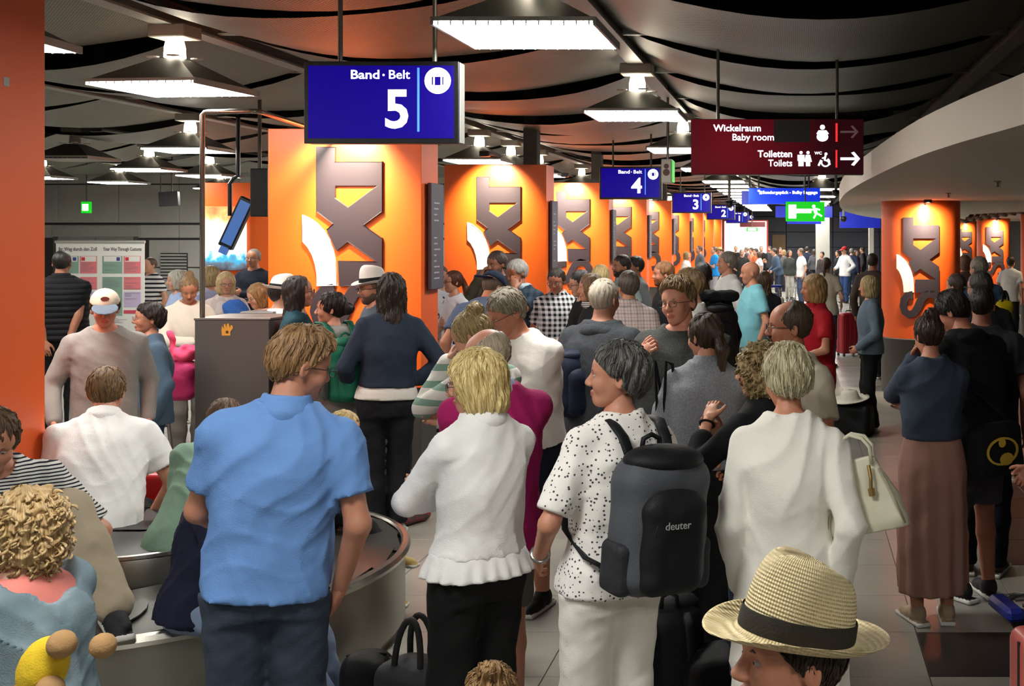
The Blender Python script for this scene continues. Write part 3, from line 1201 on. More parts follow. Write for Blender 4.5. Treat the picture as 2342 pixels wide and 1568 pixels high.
            pr = [loft(o0, np.eye(3), zs, rr, ry_, folds=(bk.get('n', 11), .05, 1.5), k=0)]
            sobj('skirt', pr, hC * .9, bm, root, lambda x, y, z: wob(x, y, z, .003, 20, ph))
    # ---- shoes
    if shoes:
        for si, (Hj, K, Fk) in enumerate(legs):
            sgn = (1, -1)[si]
            out = rot(0, 0, sgn * 12)
            if sit is None or feet is None or True:
                dirv = out @ A(0, -1, 0)
            zf = Fk[2] - .085 * s
            b = A(Fk[0], Fk[1], zf)
            R = out
            pr = [rcone(b + A(0, 0, .055) * s - dirv * .02 * s, b + A(0, 0, .045) * s + dirv * .06 * s, .040 * s, .038 * s, k=0),
                  ell(b + A(0, 0, .032 * s) + dirv * .105 * s, A(.042, .085, .034) * s, k=.02, R=R),
                  rcone(Fk - A(0, 0, .01) * s, b + A(0, 0, .05) * s, .041 * s, .042 * s, k=.02),
                  rbox(b + A(0, 0, .012 * s) + dirv * .058 * s, A(.043, .145, .013) * s, .010 * s, k=.004, R=R),
                  plane(b + A(0, 0, .001), (0, 0, -1), 'd')]
            sobj('shoe', pr, (.007, .009, .014, .02)[q], [cloth(shoes, name='shoe_upper', rough=.6), plain('shoe_sole', sole, .7)], root,
                 mi=lambda c, zf=zf: (c[:, 2] < zf + .024 * s).astype(int))
    info = dict(root=root, s=s, Hp=Hp, T=T, NB=NB, C=C, Hd=Hd, joints=joints, yaw=yaw, loc=loc, legs=legs, HM=HM)
    info['W'] = root_matrix(loc, yaw)
    return info


def root_matrix(loc, yaw):
    return Matrix.Translation(loc) @ Matrix.Rotation(math.radians(yaw), 4, 'Z')


def tframe(pi, x=0, y=0, z=0, rx=0, ry=0, rz=0, scale=True):
    """world matrix of a point in a person's torso frame"""
    s = pi['s']
    p = pi['Hp'] + pi['T'] @ A(x, y, z) * s
    M = Matrix.Translation(Vector(p)) @ Matrix((pi['T'] @ rot(rx, ry, rz)).tolist()).to_4x4()
    return pi['W'] @ M


# ---------------------------------------------------------------- hats (children of the person, built in head space)
def hat_fedora(root, HM, o):
    col, band, tilt = o['col'], o['band'], o.get('tilt', 0)
    m = o.get('mat') or cloth(col, name='hat_felt')
    n = 48 if o.get('fine') else 28
    b = MB()
    prof = [(.150, -.004, 0), (.149, .0, 0), (.128, -.010, 0), (.105, -.012, 0), (.0925, -.004, 0), (.0915, .012, 0), (.090, .035, 0), (.0865, .070, 0), (.081, .102, 0), (.069, .124, 0), (.050, .130, 1), (.028, .122, 1), (.0, .114, 1)]
    vs, fs = [], []
    for (r, z, f) in prof:
        for k in range(n):
            an = 2 * math.pi * k / n
            cx, sy = math.cos(an), math.sin(an)
            x, y = r * cx * .93, r * sy * 1.12
            zz = z
            if r > .1: zz += .022 * (abs(sy) ** 3) * (-.5 if sy < 0 else 1.0) * (r - .095) / .055 + .016 * cx * cx * (r - .095) / .055
            if .02 < z and r < .09:
                pin = max(0, -sy) ** 2 * max(0, (z - .035) / .08)
                x *= 1 - .38 * pin
                zz += (.010 * max(0, -sy) - .016 * max(0, sy)) * (z / .1)
                zz -= .016 * math.exp(-(x / .022) ** 2) * (1 if z > .1 else .2) * (1 if f or z > .1 else 0)
            vs.append((x, y, zz))
    for j in range(len(prof) - 1):
        for k in range(n):
            k2 = (k + 1) % n
            fs.append((j * n + k, j * n + k2, (j + 1) * n + k2, (j + 1) * n + k))
    b.add(vs, fs)
    M = HM @ Matrix.Translation((0, .008, o.get('z', .055))) @ Matrix.Rotation(math.radians(tilt), 4, 'X') @ Matrix.Scale(o.get('k', 1.0), 4)
    ob = b.build('hat', m, root, True)
    sd = ob.modifiers.new('thick', 'SOLIDIFY')
    sd.thickness = .004
    ss = ob.modifiers.new('smooth', 'SUBSURF')
    ss.levels = ss.render_levels = 1
    ob.matrix_local = M
    bb = MB()
    vs, fs = [], []
    for z, e in ((-.004, .0018), (.0, .003), (.028, .003), (.031, .0018)):
        for k in range(n):
            an = 2 * math.pi * k / n
            r = (.0925 - max(0, z) * .05) + e
            vs.append((r * math.cos(an) * .93, r * math.sin(an) * 1.12, z + .002))
    for j in range(3):
        for k in range(n):
            k2 = (k + 1) % n
            fs.append((j * n + k, j * n + k2, (j + 1) * n + k2, (j + 1) * n + k))
    bb.add(vs, fs)
    bo = bb.build('hat_band', cloth(band, name='ribbon'), ob, True)
    bo.parent = ob


def hat_cap(root, HM, o):
    m = cloth(o['col'], name='cap_cotton')
    back = o.get('back', False)
    pr = [ell((0, .012, .045), (.090, .112, .095), k=0), ell((0, .012, .03), (.084, .106, .085), 's', k=0), plane((0, 0, .045), (0, .15, -1), 'd')]
    ob = sobj('cap', [p for p in pr if p.op != 's'], .008, m, root)
    ob.matrix_local = HM
    bm = cloth(o.get('brim', o['col']), name='cap_brim')
    sg = 1 if back else -1
    pr = [ell((0, sg * .130 + .01, .030), (.080, .080, .010), k=0, R=rot(-sg * 20, 0, 0)), ell((0, .012, .045), (.085, .108, .09), 's', k=.0)]
    b2 = sobj('brim', pr, .0055, bm, ob)
    bu = MB().lathe([(.0, .006), (.006, .004), (.008, 0)], 10, c=(0, .012, .139)).build('cap_button', m, ob, True)
    if o.get('patch'):
        g = MB()
        n = 18
        for (rx, rz, dz, mi) in ((.026, .014, .088, 0),):
            vs = [(rx * math.cos(2 * math.pi * k / n), -.0855 + .12 * (rx * math.cos(2 * math.pi * k / n)) ** 2 * 20 * .3 + .0, dz + rz * math.sin(2 * math.pi * k / n)) for k in range(n)]
            vs = [(x, .012 - .113 * math.sqrt(max(0, 1 - (x / .091) ** 2 - ((z - .045) / .096) ** 2)) - .002, z) for x, y, z in vs]
            g.add(vs, [tuple(range(n))], mi)
        po = g.build('patch', cloth('5a1f1c', name='patch_thread'), ob)
    return ob


def hat_sun(root, HM, o):
    m = cloth(o['col'], name='hat_straw')
    b = MB()
    b.lathe([(.17, .01), (.168, .014), (.13, .0), (.095, .0), (.09, .03), (.082, .075), (.06, .095), (.0, .1)], 28, sx=.95, sy=1.1)
    ob = b.build('hat', m, root, True)
    ob.modifiers.new('thick', 'SOLIDIFY').thickness = .004
    ob.matrix_local = HM @ Matrix.Translation((0, .008, .05)) @ Matrix.Rotation(math.radians(o.get('tilt', 0)), 4, 'X')
    bb = MB().lathe([(.0965, .004), (.0955, .006), (.0925, .026), (.091, .027)], 28, sx=.95, sy=1.1)
    bo = bb.build('hat_band', cloth(o['band'], name='ribbon'), ob, True)
# ---------------------------------------------------------------- the hall
def floor_material(tiled):
    t = NT('floor_stone')
    co = t.coord()
    n1 = t.n('ShaderNodeTexNoise', Scale=2.2, Detail=2.0, Roughness=0.6)
    t.l(co, n1.inputs['Vector'])
    n2 = t.n('ShaderNodeTexNoise', Scale=70.0, Detail=1.0)
    t.l(co, n2.inputs['Vector'])
    a = t.mix(n1.outputs[0], lin('8d8b83'), lin('9c9990'))
    a = t.mix(t.math('MULTIPLY', n2.outputs[0], 0.22), a, lin('7a7870'))
    t.l(a, t.b.inputs['Base Color'])
    t.b.inputs['Roughness'].default_value = 0.24
    t.l(t.math('ADD', t.math('MULTIPLY', n1.outputs[0], 0.10), 0.20), t.b.inputs['Roughness'])
    if not tiled:
        br = t.n('ShaderNodeTexBrick', Scale=1.0, Mortar__Size=0.004)
        br.offset = 0.0
        br.inputs['Brick Width'].default_value = 0.6
        br.inputs['Row Height'].default_value = 0.6
        br.inputs['Color1'].default_value = br.inputs['Color2'].default_value = (1, 1, 1, 1)
        br.inputs['Mortar'].default_value = (.3, .3, .3, 1)
        t.l(co, br.inputs['Vector'])
        m = t.t.nodes.new('ShaderNodeMix')
        m.data_type = 'RGBA'
        m.blend_type = 'MULTIPLY'
        m.inputs[0].default_value = 1
        t.l(a, m.inputs[6])
        t.l(br.outputs[0], m.inputs[7])
        t.l(m.outputs[2], t.b.inputs['Base Color'])
    return t.m


FM = floor_material(True)
FM2 = floor_material(False)
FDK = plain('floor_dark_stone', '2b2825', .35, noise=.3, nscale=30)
# tile field: joints at X = .02 + .6 i, Y = 4.1 + .6 j
TX0, TX1, TY0, TY1 = -2.98, 2.42, 4.1, 15.5
fl = empty('floor')
tag(fl, 'pale grey stone tile floor of the hall', kind='structure')
b = MB()
b.box(-30, TX0, -1, 62, -.1, 0)
b.box(TX1, 30, -1, 62, -.1, 0)
b.box(TX0, TX1, -1, TY0, -.1, 0)
b.box(TX0, TX1, TY1, 62, -.1, 0)
b.build('floor_field', FM2, fl, fix=False)
MB().box(TX0, TX1, TY0, TY1, -.1, -.006).build('grout_bed', plain('grout', '4a4843', .9), fl, fix=False)
tile_me = MB().box(.002, .598, .002, .598, -.02, 0, bev=.002).mesh('tile')
tile_dk = tile_me.copy()
tile_me.materials.append(FM)
tile_dk.materials.append(FDK)
for i in range(9):
    for j in range(19):
        x, y = TX0 + .6 * i, TY0 + .6 * j
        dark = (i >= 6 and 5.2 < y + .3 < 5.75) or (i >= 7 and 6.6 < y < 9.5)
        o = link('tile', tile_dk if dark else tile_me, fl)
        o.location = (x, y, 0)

# walls
WG = NT('wall_panel_grey')
wn = WG.n('ShaderNodeTexNoise', Scale=3.0, Detail=4.0)
WG.l(WG.coord(), wn.inputs['Vector'])
WG.l(WG.mix(wn.outputs[0], lin('aaaaa6'), lin('b8b8b3')), WG.b.inputs['Base Color'])
WG.b.inputs['Roughness'].default_value = .42
WG.b.inputs['Metallic'].default_value = .0
WG = WG.m
wall = empty('wall_back', (0, 0, 0))
tag(wall, 'grey panelled wall at the back of the hall', kind='structure')
DW = 30.0
MB().box(-28, -7.5, DW + .06, DW + .3, 0, 4.3).build('wall_core', plain('wall_dark', '3a3a38', .8), wall, fix=False)
# panels: columns of 1.15 m, courses split by twin reveals
xs = np.arange(-27.5, -7.6, .80)
courses = [(.0, .62), (.64, 1.22), (1.25, 1.96), (2.02, 2.36), (2.42, 3.42), (3.45, 4.2)]
for k, (z0, z1) in enumerate(courses):
    w = 1.6 if k >= 3 else .8
    for x in np.arange(-27.5, -7.6, w):
        if x < -17.2 and x + w > -19.6 and z1 < 2.0: continue
        pm = MB().box(x + .006, x + w - .006, DW, DW + .07, z0, z1, bev=.006).build('panel', WG, wall, fix=False)
dr = empty('door_1', (-18.6, DW, 0))
tag(dr, 'grey service door with lintel in the panelled wall', kind='structure')
MB().box(-1.0, 1.3, -.08, -.005, 2.05, 2.34, bev=.01).build('lintel', plain('door_lintel', 'a0a09a', .5), dr)
for xa_, xb_ in ((-.9, .08), (.10, 1.12)): MB().box(xa_, xb_, -.02, .05, 0, 2.02, bev=.01).build('leaf', plain('door_leaf', '8a8c86', .5), dr)
MB().box(-1.0, -.9, -.04, .12, 0, 2.05).box(1.12, 1.22, -.04, .12, 0, 2.05).build('frame', plain('door_frame', '55564f', .5), dr)
# louvre vent grille set in the wall right of the customs banner
vg = empty('vent_grille', (wx(395, DW - .1), DW - .05, 0))
tag(vg, 'grey horizontal louvre grille on the panelled wall', 'vent')
MB().box(-.35, .35, .0, .04, .95, 1.62).build('backing', plain('vent_back', '3c3d3a', .7), vg, fix=False)
for k in range(8):
    MB().box(-.34, .34, -.035, .02, .97 + k * .082, 1.015 + k * .082, bev=.006).build('slat', WG, vg, fix=False)

# end wall far down the hall
we = empty('wall_end')
tag(we, 'blue grey panelled wall at the far end', kind='structure')
DE = 56.0
EB = plain('end_wall_panel', '5a5e6c', .5)
MB().box(-7.5, 14, DE + .05, DE + .3, 0, 4.6).build('wall_core', plain('end_wall_core', '3a3d48', .8), we, fix=False)
for i in range(9):
    for j in range(6):
        x = -7.4 + i * 2.3
        MB().box(x, x + 2.27, DE, DE + .06, j * .76 + .01, j * .76 + .75, bev=.01).build('panel', EB, we, fix=False)
ws = MB().box(9.5, 9.8, -1, DE, 0, 4.6).build('wall_right', plain('side_wall', '77736c', .6), fix=False)
tag(ws, kind='structure')
wl = MB().box(-28.3, -28, -1, DE, 0, 4.6).build('wall_left', plain('side_wall', '77736c', .6), fix=False)
tag(wl, kind='structure')
wb = MB().box(-28, 9.6, -1.3, -1, 0, 4.6).build('wall_front', plain('side_wall', '77736c', .6), fix=False)
tag(wb, kind='structure')
# pale square columns and wooden door at the far end
for k, (xa, xb, dd, lb) in enumerate(((1866, 1898, 44.0, 'pale square column before the far blue grey wall'), (1988, 1999, 40.0, 'slim pale column beyond the round orange pillar'))):
    o = MB().box(wx(xa, dd), wx(xb, dd), dd, dd + .5, 0, 4.2, bev=.01).build('white_column', plain('column_paint', 'b4b2aa', .6))
    tag(o, lb, 'column')
o = MB().box(wx(1766, 55.9), wx(1797, 55.9), 55.86, 55.97, 0, wz(536, 55.9), bev=.01).build('door_2', plain('door_wood', 'a9865c', .5))
tag(o, 'plain light wooden door in the far wall', kind='structure')

# ---------------------------------------------------------------- ceiling: void, beams, sagging mesh panels
BX = [8.4, 5.1, 1.8, -1.5, -4.8, -8.1, -11.4, -14.7, -18.0, -21.3]
ZB = 3.66
cl = empty('ceiling')
tag(cl, 'dark ceiling void hung with sagging metal mesh panels', kind='structure')
MB().box(-28.3, 9.8, -1.3, 57, 4.6, 4.8).build('ceiling_void', plain('void_black', '0a0a0a', .9), cl, fix=False)


def mesh_fabric():
    t = NT('ceiling_mesh')
    co = t.coord()
    sp = t.n('ShaderNodeSeparateXYZ')
    t.l(co, sp.inputs[0])
    gx = t.math('SINE', t.math('MULTIPLY', sp.outputs[0], 2 * math.pi / .030))
    gy = t.math('SINE', t.math('MULTIPLY', sp.outputs[1], 2 * math.pi / .030))
    g = t.math('MULTIPLY', gx, gy)
    n = t.n('ShaderNodeTexNoise', Scale=.8, Detail=3.0)
    t.l(co, n.inputs['Vector'])
    c = t.mix(n.outputs[0], lin('6e6f64'), lin('7d7d71'))
    c = t.mix(t.math('GREATER_THAN', g, .45), c, lin('14140f'))
    t.l(c, t.b.inputs['Base Color'])
    t.b.inputs['Roughness'].default_value = .45
    t.b.inputs['Metallic'].default_value = .3
    t.bump(g, .004, .6)
    return t.m


CM = mesh_fabric()
PL = 2.15
for i in range(len(BX) - 1):
    xa, xb = BX[i + 1] + .05, BX[i] - .05
    for j in range(26):
        y0 = 2.9 + PL * j
        if y0 > 54 or (y0 > 28 and xb < -8): continue
        nx, ny = 14, 8
        vs, fs = [], []
        sag0 = .22 + .10 * random.random()
        tl = -.045 - .03 * random.random()
        ph = random.random() * 6
        gap = .09
        for b_ in range(ny + 1):
            for a_ in range(nx + 1):
                u, v = a_ / nx, b_ / ny
                x = xa + (xb - xa) * u
                y = y0 + (PL - gap) * v
                sg = sag0 * (1 - (2 * u - 1) ** 2) ** .9
                z = ZB + .10 - sg - tl * (v - .5) * (1 - (2 * u - 1) ** 4) + .025 * math.sin(3.1 * v * 2 + ph) * (1 - (2 * u - 1) ** 2) + .012 * math.sin(9 * u + ph)
                vs.append((x, y, z))
        for b_ in range(ny):
            for a_ in range(nx):
                q = b_ * (nx + 1) + a_
                fs.append((q, q + 1, q + nx + 2, q + nx + 1))
        link('mesh_panel', MB().add(vs, fs).mesh('mesh_panel'), cl, CM, True)

BM = plain('beam_paint', '8b8a84', .5, .1, noise=.1)
for i, x in enumerate(BX):
    if x > 8: continue
    bm_ = MB()
    w = .075
    bm_.box(x - w, x + w, 1.5, 56, ZB, ZB + .018).box(x - w, x + w, 1.5, 56, ZB + .17, ZB + .19).box(x - .012, x + .012, 1.5, 56, ZB + .01, ZB + .18)
    bm_.build('beam', BM, cl, fix=False)
cb = MB().box(0, 3.15, -.03, .03, 0, .012).box(0, 3.15, -.006, .006, .01, .09).box(0, 3.15, -.03, .03, .085, .095).mesh('cross_beam')
cb.materials.append(BM)
for i in range(len(BX) - 1):
    for j in range(26):
        y = 2.86 + PL * j
        if y > 54 or (y > 28 and BX[i] < -8): continue
        # only short outriggers carry the panel corners
        o = link('cross_beam', cb, cl)
        o.location = (BX[i + 1] + .075, y, ZB + .04)
        o.scale = (.12, 1, 1)
        o = link('cross_beam', cb, cl)
        o.location = (BX[i] - .075, y, ZB + .04)
        o.scale = (-.12, 1, 1)

# ---------------------------------------------------------------- pendant lamps
LM_W = plain('lamp_louvre', 'f4f6f2', .5, emit=LAMP_E, ecol='fffdf6')
LM_B = plain('lamp_bulb', 'fff6df', .5, emit=26.0, ecol='fff2d8')
LM_B.cycles.emission_sampling = 'NONE'
LM_D = plain('lamp_shade', '3d3c39', .5, .3)
LM_H = plain('lamp_box', '98958a', .5)
LM_F = plain('lamp_frame', '9a9a96', .4, .4)
LM_R = plain('lamp_reflector', 'e8e6dc', .35)
LM_O = plain('lamp_louvre_off', '8e8b84', .5)


def lamp_meshes():
    hw, hl = .43, .40
    ms = {}
    # truncated pyramid shade, open underside
    zt, zb = .235, .035
    vs = [(sx * hw, sy * hl, zb) for sx, sy in ((-1, -1), (1, -1), (1, 1), (-1, 1))] + [(sx * .10, sy * .10, zt) for sx, sy in ((-1, -1), (1, -1), (1, 1), (-1, 1))]
    ms['shade'] = MB().add(vs, [(0, 1, 5, 4), (1, 2, 6, 5), (2, 3, 7, 6), (3, 0, 4, 7), (4, 5, 6, 7)])
    f = MB()
    for sx in (-1, 1):
        f.box(sx * hw - .008, sx * hw + .008, -hl - .008, hl + .008, .0, .045)
    for sy in (-1, 1):
        f.box(-hw, hw, sy * hl - .008, sy * hl + .008, .022, .045)
    ms['frame'] = f
    ms['diffuser'] = MB().box(-hw + .012, hw - .012, -hl + .012, hl - .012, .004, .012)
    fin = MB()
    for k in range(13):
        x = -hw + .03 + k * (2 * hw - .06) / 12
        fin.box(x - .003, x + .003, -hl, -hl + .012, .0, .024)
        fin.box(x - .003, x + .003, hl - .012, hl, .0, .024)
    ms['louvre_fins'] = fin
    ms['bulb_housing'] = MB().lathe([(.0, .39), (.062, .39), (.075, .33), (.078, .255), (.0, .25)], 16)
    r = MB()
    for k in range(4):
        a = k * math.pi / 2 + .5
        c = (.15 * math.cos(a), .15 * math.sin(a), .245)
        r.lathe([(.0, .0), (.045, .004), (.05, .012)], 12, c=c, sx=1.0, sy=.7)
    ms['reflector_petals'] = r
    ms['mount_box'] = MB().box(-.15, .15, -.11, .11, .40, .50, bev=.008)
    return {k: v.mesh(k) for k, v in ms.items()}


LAMPM = lamp_meshes()
LAMP_MATS = {'shade': LM_D, 'frame': LM_F, 'diffuser': LM_W, 'louvre_fins': LM_F, 'bulb_housing': LM_B, 'reflector_petals': LM_R, 'mount_box': LM_H}
for k, m in LAMPM.items(): m.materials.append(LAMP_MATS[k])
OFFM = {}
for k in ('diffuser', 'bulb_housing'):
    OFFM[k] = LAMPM[k].copy()
    OFFM[k].materials.clear()
    OFFM[k].materials.append(LM_O)
ZL = 3.17
NLAMP = [0]


def lamp(x, y, label, off=False, rz=0.0, group='pendant lamps under the beams', z=ZL):
    r = empty('pendant_lamp', (x, y, z), rz)
    tag(r, label, 'lamp', group)
    for k, m in LAMPM.items():
        o = link(k, OFFM[k] if off and k in OFFM else m, r)
        if k in ('louvre_fins', 'reflector_petals'): o['kind'] = 'stuff'
    MB().tube([(0, 0, .49), (0, 0, ZB - z)], .02, 8).build('stem', LM_D, r)
    NLAMP[0] += 1
    return r


lamp(-1.5, 6.42, 'large square pendant lamp right of the belt five sign, topmost in view')
lamp(-1.5, 10.7, 'square pendant lamp above the left end of the toilets sign')
lamp(-1.5, 15.0, 'pendant lamp half hidden behind the left edge of the toilets sign')
for k, y in enumerate((19.3, 23.6, 25.7, 27.9, 30.0, 32.2, 34.3, 36.5, 38.6, 40.8, 43, 45, 47.2, 49.3)):
    lamp(-1.5, y, 'small pendant lamp in the row running to the far end wall', group='pendant lamps running to the far end')
for y in (24.5, 28.8, 33, 35.2, 37.4, 39.5, 41.7, 43.8, 46, 48, 50):
    lamp(.55, y, 'small pendant lamp in the far row beyond the green exit sign', group='pendant lamps beyond the exit sign', z=3.05)
lamp(-4.8, 6.55, 'square pendant lamp cut off by the upper left photo corner', rz=.05)
lamp(-4.78, 8.74, 'square pendant lamp between the near orange pillar and belt five sign', rz=-.10)
lamp(-4.8, 17.2, 'pendant lamp just right of the belt five sign, nearest of its cluster')
lamp(-4.8, 19.1, 'pendant lamp overlapping the top of the second orange pillar')
lamp(-4.8, 21.2, 'pendant lamp above the gap between second and third orange pillars')
lamp(-4.8, 25.4, 'pendant lamp just left of the belt four sign')
for y in (30, 34.3, 38.6, 43, 47):
    lamp(-4.8, y, 'small pendant lamp behind the row of orange pillars', group='pendant lamps behind the pillars')
lamp(-8.0, 15.0, 'pendant lamp behind the slim steel post')
lamp(-11.05, 19.4, 'pendant lamp left of the steel post, with glowing bulb cup')
lamp(-11.05, 21.4, 'pendant lamp below the steel post lamp, partly behind the post')
lamp(-14.3, 24.0, 'small pendant lamp before the grey panelled wall, above the exit cube')
lamp(-14.6, 22.0, 'small pendant lamp emerging beside the near orange pillar edge')
lamp(-11.2, 25.0, 'small pendant lamp low beside the steel post')
lamp(-13.7, 27.0, 'tiny pendant lamp hanging just right of the steel post')
lamp(-11.2, 27.6, 'lowest small pendant lamp above the glowing picture')
lamp(-10.6, 16.7, 'unlit dark pendant lamp beside the near orange pillar', off=True)
for x, y in ((-8.0, 6.5), (-8.0, 10.8), (-11.2, 12.0), (-14.4, 16.0), (-17.6, 19.0), (-17.6, 24)):
    lamp(x, y, 'pendant lamp over the left part of the hall', group='pendant lamps over the left hall')
for x, y in ((-1.5, 2.1), (-4.8, 2.2), (1.8, -.4)):
    lamp(x, y, 'pendant lamp overhead, out of the photo', group='pendant lamps overhead')

# ---------------------------------------------------------------- orange pillars with the raised letters
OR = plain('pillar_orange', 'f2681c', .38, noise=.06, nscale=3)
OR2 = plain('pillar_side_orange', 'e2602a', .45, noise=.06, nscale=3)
LT = plain('letter_black', '3a3238', .32, spec=.5)
LW = plain('letter_white', 'f2eeee', .4)
PB = plain('pillar_base_grey', '45423e', .6)
PC = plain('pillar_core', '55534e', .7)
L_MAIN = [(402, 60), (553, 60), (553, 178), (932, 178), (932, 583), (785, 692), (932, 797), (932, 1180), (590, 1180), (580, 985), (880, 985), (655, 827), (563, 893), (485, 727), (533, 682), (402, 583)]
L_HOLE = [(553, 375), (885, 375), (657, 545), (553, 470)]
L_ARC = [(289, 615), (345, 640), (400, 680), (455, 740), (500, 810), (533, 890), (552, 980), (560, 1080), (562, 1180), (407, 1180), (403, 1090), (390, 1010), (366, 935), (333, 868), (289, 825)]
L_S = [(548, 1215), (470, 1228), (415, 1290), (400, 1390), (425, 1470), (490, 1512), (560, 1490), (610, 1420), (650, 1320), (700, 1235), (780, 1195), (865, 1215), (920, 1290), (935, 1390), (915, 1480), (850, 1545), (765, 1558)]
KPX = .001083


def stroke(pts, w):
    L, Rr = [], []
    for i, p in enumerate(pts):
        a, c = pts[max(0, i - 1)], pts[min(len(pts) - 1, i + 1)]
        dx, dy = c[0] - a[0], c[1] - a[1]
        n = math.hypot(dx, dy)
        L.append((p[0] - dy / n * w / 2, p[1] + dx / n * w / 2))
        Rr.append((p[0] + dy / n * w / 2, p[1] - dx / n * w / 2))
    return L + Rr[::-1]


def logo_meshes(bend=None, sc=1.0):
    """letters in pillar space: x from the face centre, z up from the floor; y = depth"""
    def cv(p): return ((p[0] - 622) * KPX * sc, 2.835 - (p[1] - 60) * KPX * sc)
    out = []
    for name, poly, holes, mi in (('letters_t_x_i', L_MAIN, [L_HOLE], 0), ('white_arc', L_ARC, [], 1), ('letter_s', stroke(L_S, 115), [], 0)):
        m = MB()
        pp, hh = [cv(p) for p in poly], [[cv(p) for p in h] for h in holes]
        m.prism(pp, -.022, 0, holes=hh)
        # chamfered inner face
        cx, cz = sum(p[0] for p in pp) / len(pp), sum(p[1] for p in pp) / len(pp)
        me = m.mesh(name)
        if bend:
            import bmesh
            bm = bmesh.new()
            bm.from_mesh(me)
            for xc in np.arange(-.36, .37, .03):
                bmesh.ops.bisect_plane(bm, geom=bm.verts[:] + bm.edges[:] + bm.faces[:], plane_co=(xc, 0, 0), plane_no=(1, 0, 0))
            for v_ in bm.verts:
                x, y, z = v_.co
                a = x / bend
                v_.co = (math.sin(a) * (bend - y), -math.cos(a) * (bend - y) + bend, z)
            bm.to_mesh(me)
            bm.free()
        me.materials.append(LW if mi else LT)
        out.append((name, me))
    return out


LOGO = logo_meshes()


def letters(parent, loc, meshes=LOGO):
    for n, me in meshes:
        o = link(n, me, parent)
        o.location = loc
        bv = o.modifiers.new('edge', 'BEVEL')
        bv.width = .008
        bv.segments = 2
        bv.limit_method = 'ANGLE'
        bv.angle_limit = math.radians(50)


def spot(loc, aim, power, parent, col=(1.0, .86, .62), size=70, r=.04):
    l = bpy.data.lights.new('spot_light', 'SPOT')
    l.energy = power
    l.color = col
    l.spot_size = math.radians(size)
    l.spot_blend = .9
    l.shadow_soft_size = r
    o = bpy.data.objects.new('spot_light', l)
    COL.objects.link(o)
    o.location = loc
    dr_ = Vector(aim) - Vector(loc)
    o.rotation_euler = dr_.to_track_quat('-Z', 'Y').to_euler()
    if parent is not None: o.parent = parent
    return o


def pillar(y, label, x0=-4.65, x1=-3.30, dep=.46, logo=True, board=True, ztop=3.0, sp=True):
    r = empty('orange_pillar', ((x0 + x1) / 2, y, 0))
    tag(r, label, 'pillar')
    w = (x1 - x0) / 2
    MB().box(-w, w, .012, dep, .72, ztop, bev=.004).build('side_cladding', OR2, r, fix=False)
    MB().box(-w, w, 0, .02, .72, ztop, bev=.004).build('front_panel', OR, r, fix=False)
    MB().box(-w + .01, w - .01, .02, dep - .01, 0, .72, bev=.004).build('base', PB, r, fix=False)
    MB().box(w - .34, w - .16, .14, dep - .12, ztop, 4.2).build('core', PC, r, fix=False)
    if logo: letters(r, (0, 0, 0))
    if board:
        bd = MB().box(w + .02, w + .055, .10, dep - .01, wz(660, 10.3), wz(420, 10.3), bev=.004).build('information_board', plain('board_slate', '4b4852', .5), r)
        t = MB()
        rr = random.Random(int(y * 10))
        for k in range(16):
            zz = wz(650, 10.3) + k * .052
            if rr.random() < .3: continue
            t.box(w + .0552, w + .057, .17, .17 + .06 + .12 * rr.random(), zz, zz + .012)
        t.build('board_print', plain('board_print', 'a5a2a8', .6), bd, fix=False)
    if sp:
        hx = MB().tube([(0, .15, ztop + .12), (0, -.46, ztop + .12)], .014, 8).box(-.06, .06, -.56, -.44, ztop + .07, ztop + .14, bev=.008)
        so = hx.build('spotlight', plain('spot_housing', '2a2622', .5), r)
        spot((0, -.50, ztop + .06), (0, .02, 2.55), SPOT_W, r, size=92)
    return r


names = {10: 'nearest full orange pillar with dark raised letters, behind the belt five sign', 15: 'second orange pillar in the row, behind the checked shirt man',
         20: 'third orange pillar in the row, below left of belt four sign', 25: 'fourth orange pillar in the row, below the belt four sign',
         30: 'fifth orange pillar in the row, narrow strip below belt three sign', 35: 'sixth orange pillar in the receding row', 40: 'seventh orange pillar in the receding row',
         45: 'eighth orange pillar in the row, farthest but one', 50: 'last orange pillar beside the bright white screen'}
for y, lb in names.items():
    pillar(float(y), lb, logo=y < 48, board=y < 40, ztop=3.0)
# near pillar at the photo's left edge: its plain side is what shows
r = pillar(5.4, 'near orange pillar filling the left edge with a small white sticker', x0=-5.25, x1=-3.90, dep=.5, logo=False, board=False, ztop=3.62, sp=False)
st = MB().box(.6755, .6765, .19, .23, wz(196, 5.6), wz(176, 5.6))
st.build('sticker', plain('sticker_paper', 'b9b9b4', .6, noise=.4, nscale=90), r, fix=False)

# second row: orange pillar with backlit picture
r = pillar(20.0, 'orange pillar with a glowing backlit picture, behind the steel post', x0=-10.5, x1=-8.75, dep=.5, logo=False, board=False, ztop=3.0, sp=False)
t = NT('backlit_picture')
co = t.coord()
sp_ = t.n('ShaderNodeSeparateXYZ')
t.l(co, sp_.inputs[0])
n = t.n('ShaderNodeTexNoise', Scale=5.0, Detail=5.0)
t.l(co, n.inputs['Vector'])
v = t.math('ADD', t.math('MULTIPLY', t.math('SUBTRACT', sp_.outputs[2], 1.44), .82), t.math('MULTIPLY', t.math('SUBTRACT', n.outputs[0], .5), .45))
rp = t.n('ShaderNodeValToRGB')
els = rp.color_ramp.elements
els[0].position, els[0].color = .0, (*lin('3a2c2c'), 1)
els[1].position, els[1].color = 1.0, (*lin('e0522a'), 1)
for p_, c_ in ((.13, '5b6f80'), (.20, '39a6d0'), (.27, 'e8f4f4'), (.45, 'ffffff'), (.66, 'fff0d0'), (.82, 'f8a060')):
    e = els.new(p_)
    e.color = (*lin(c_), 1)
t.l(v, rp.inputs[0])
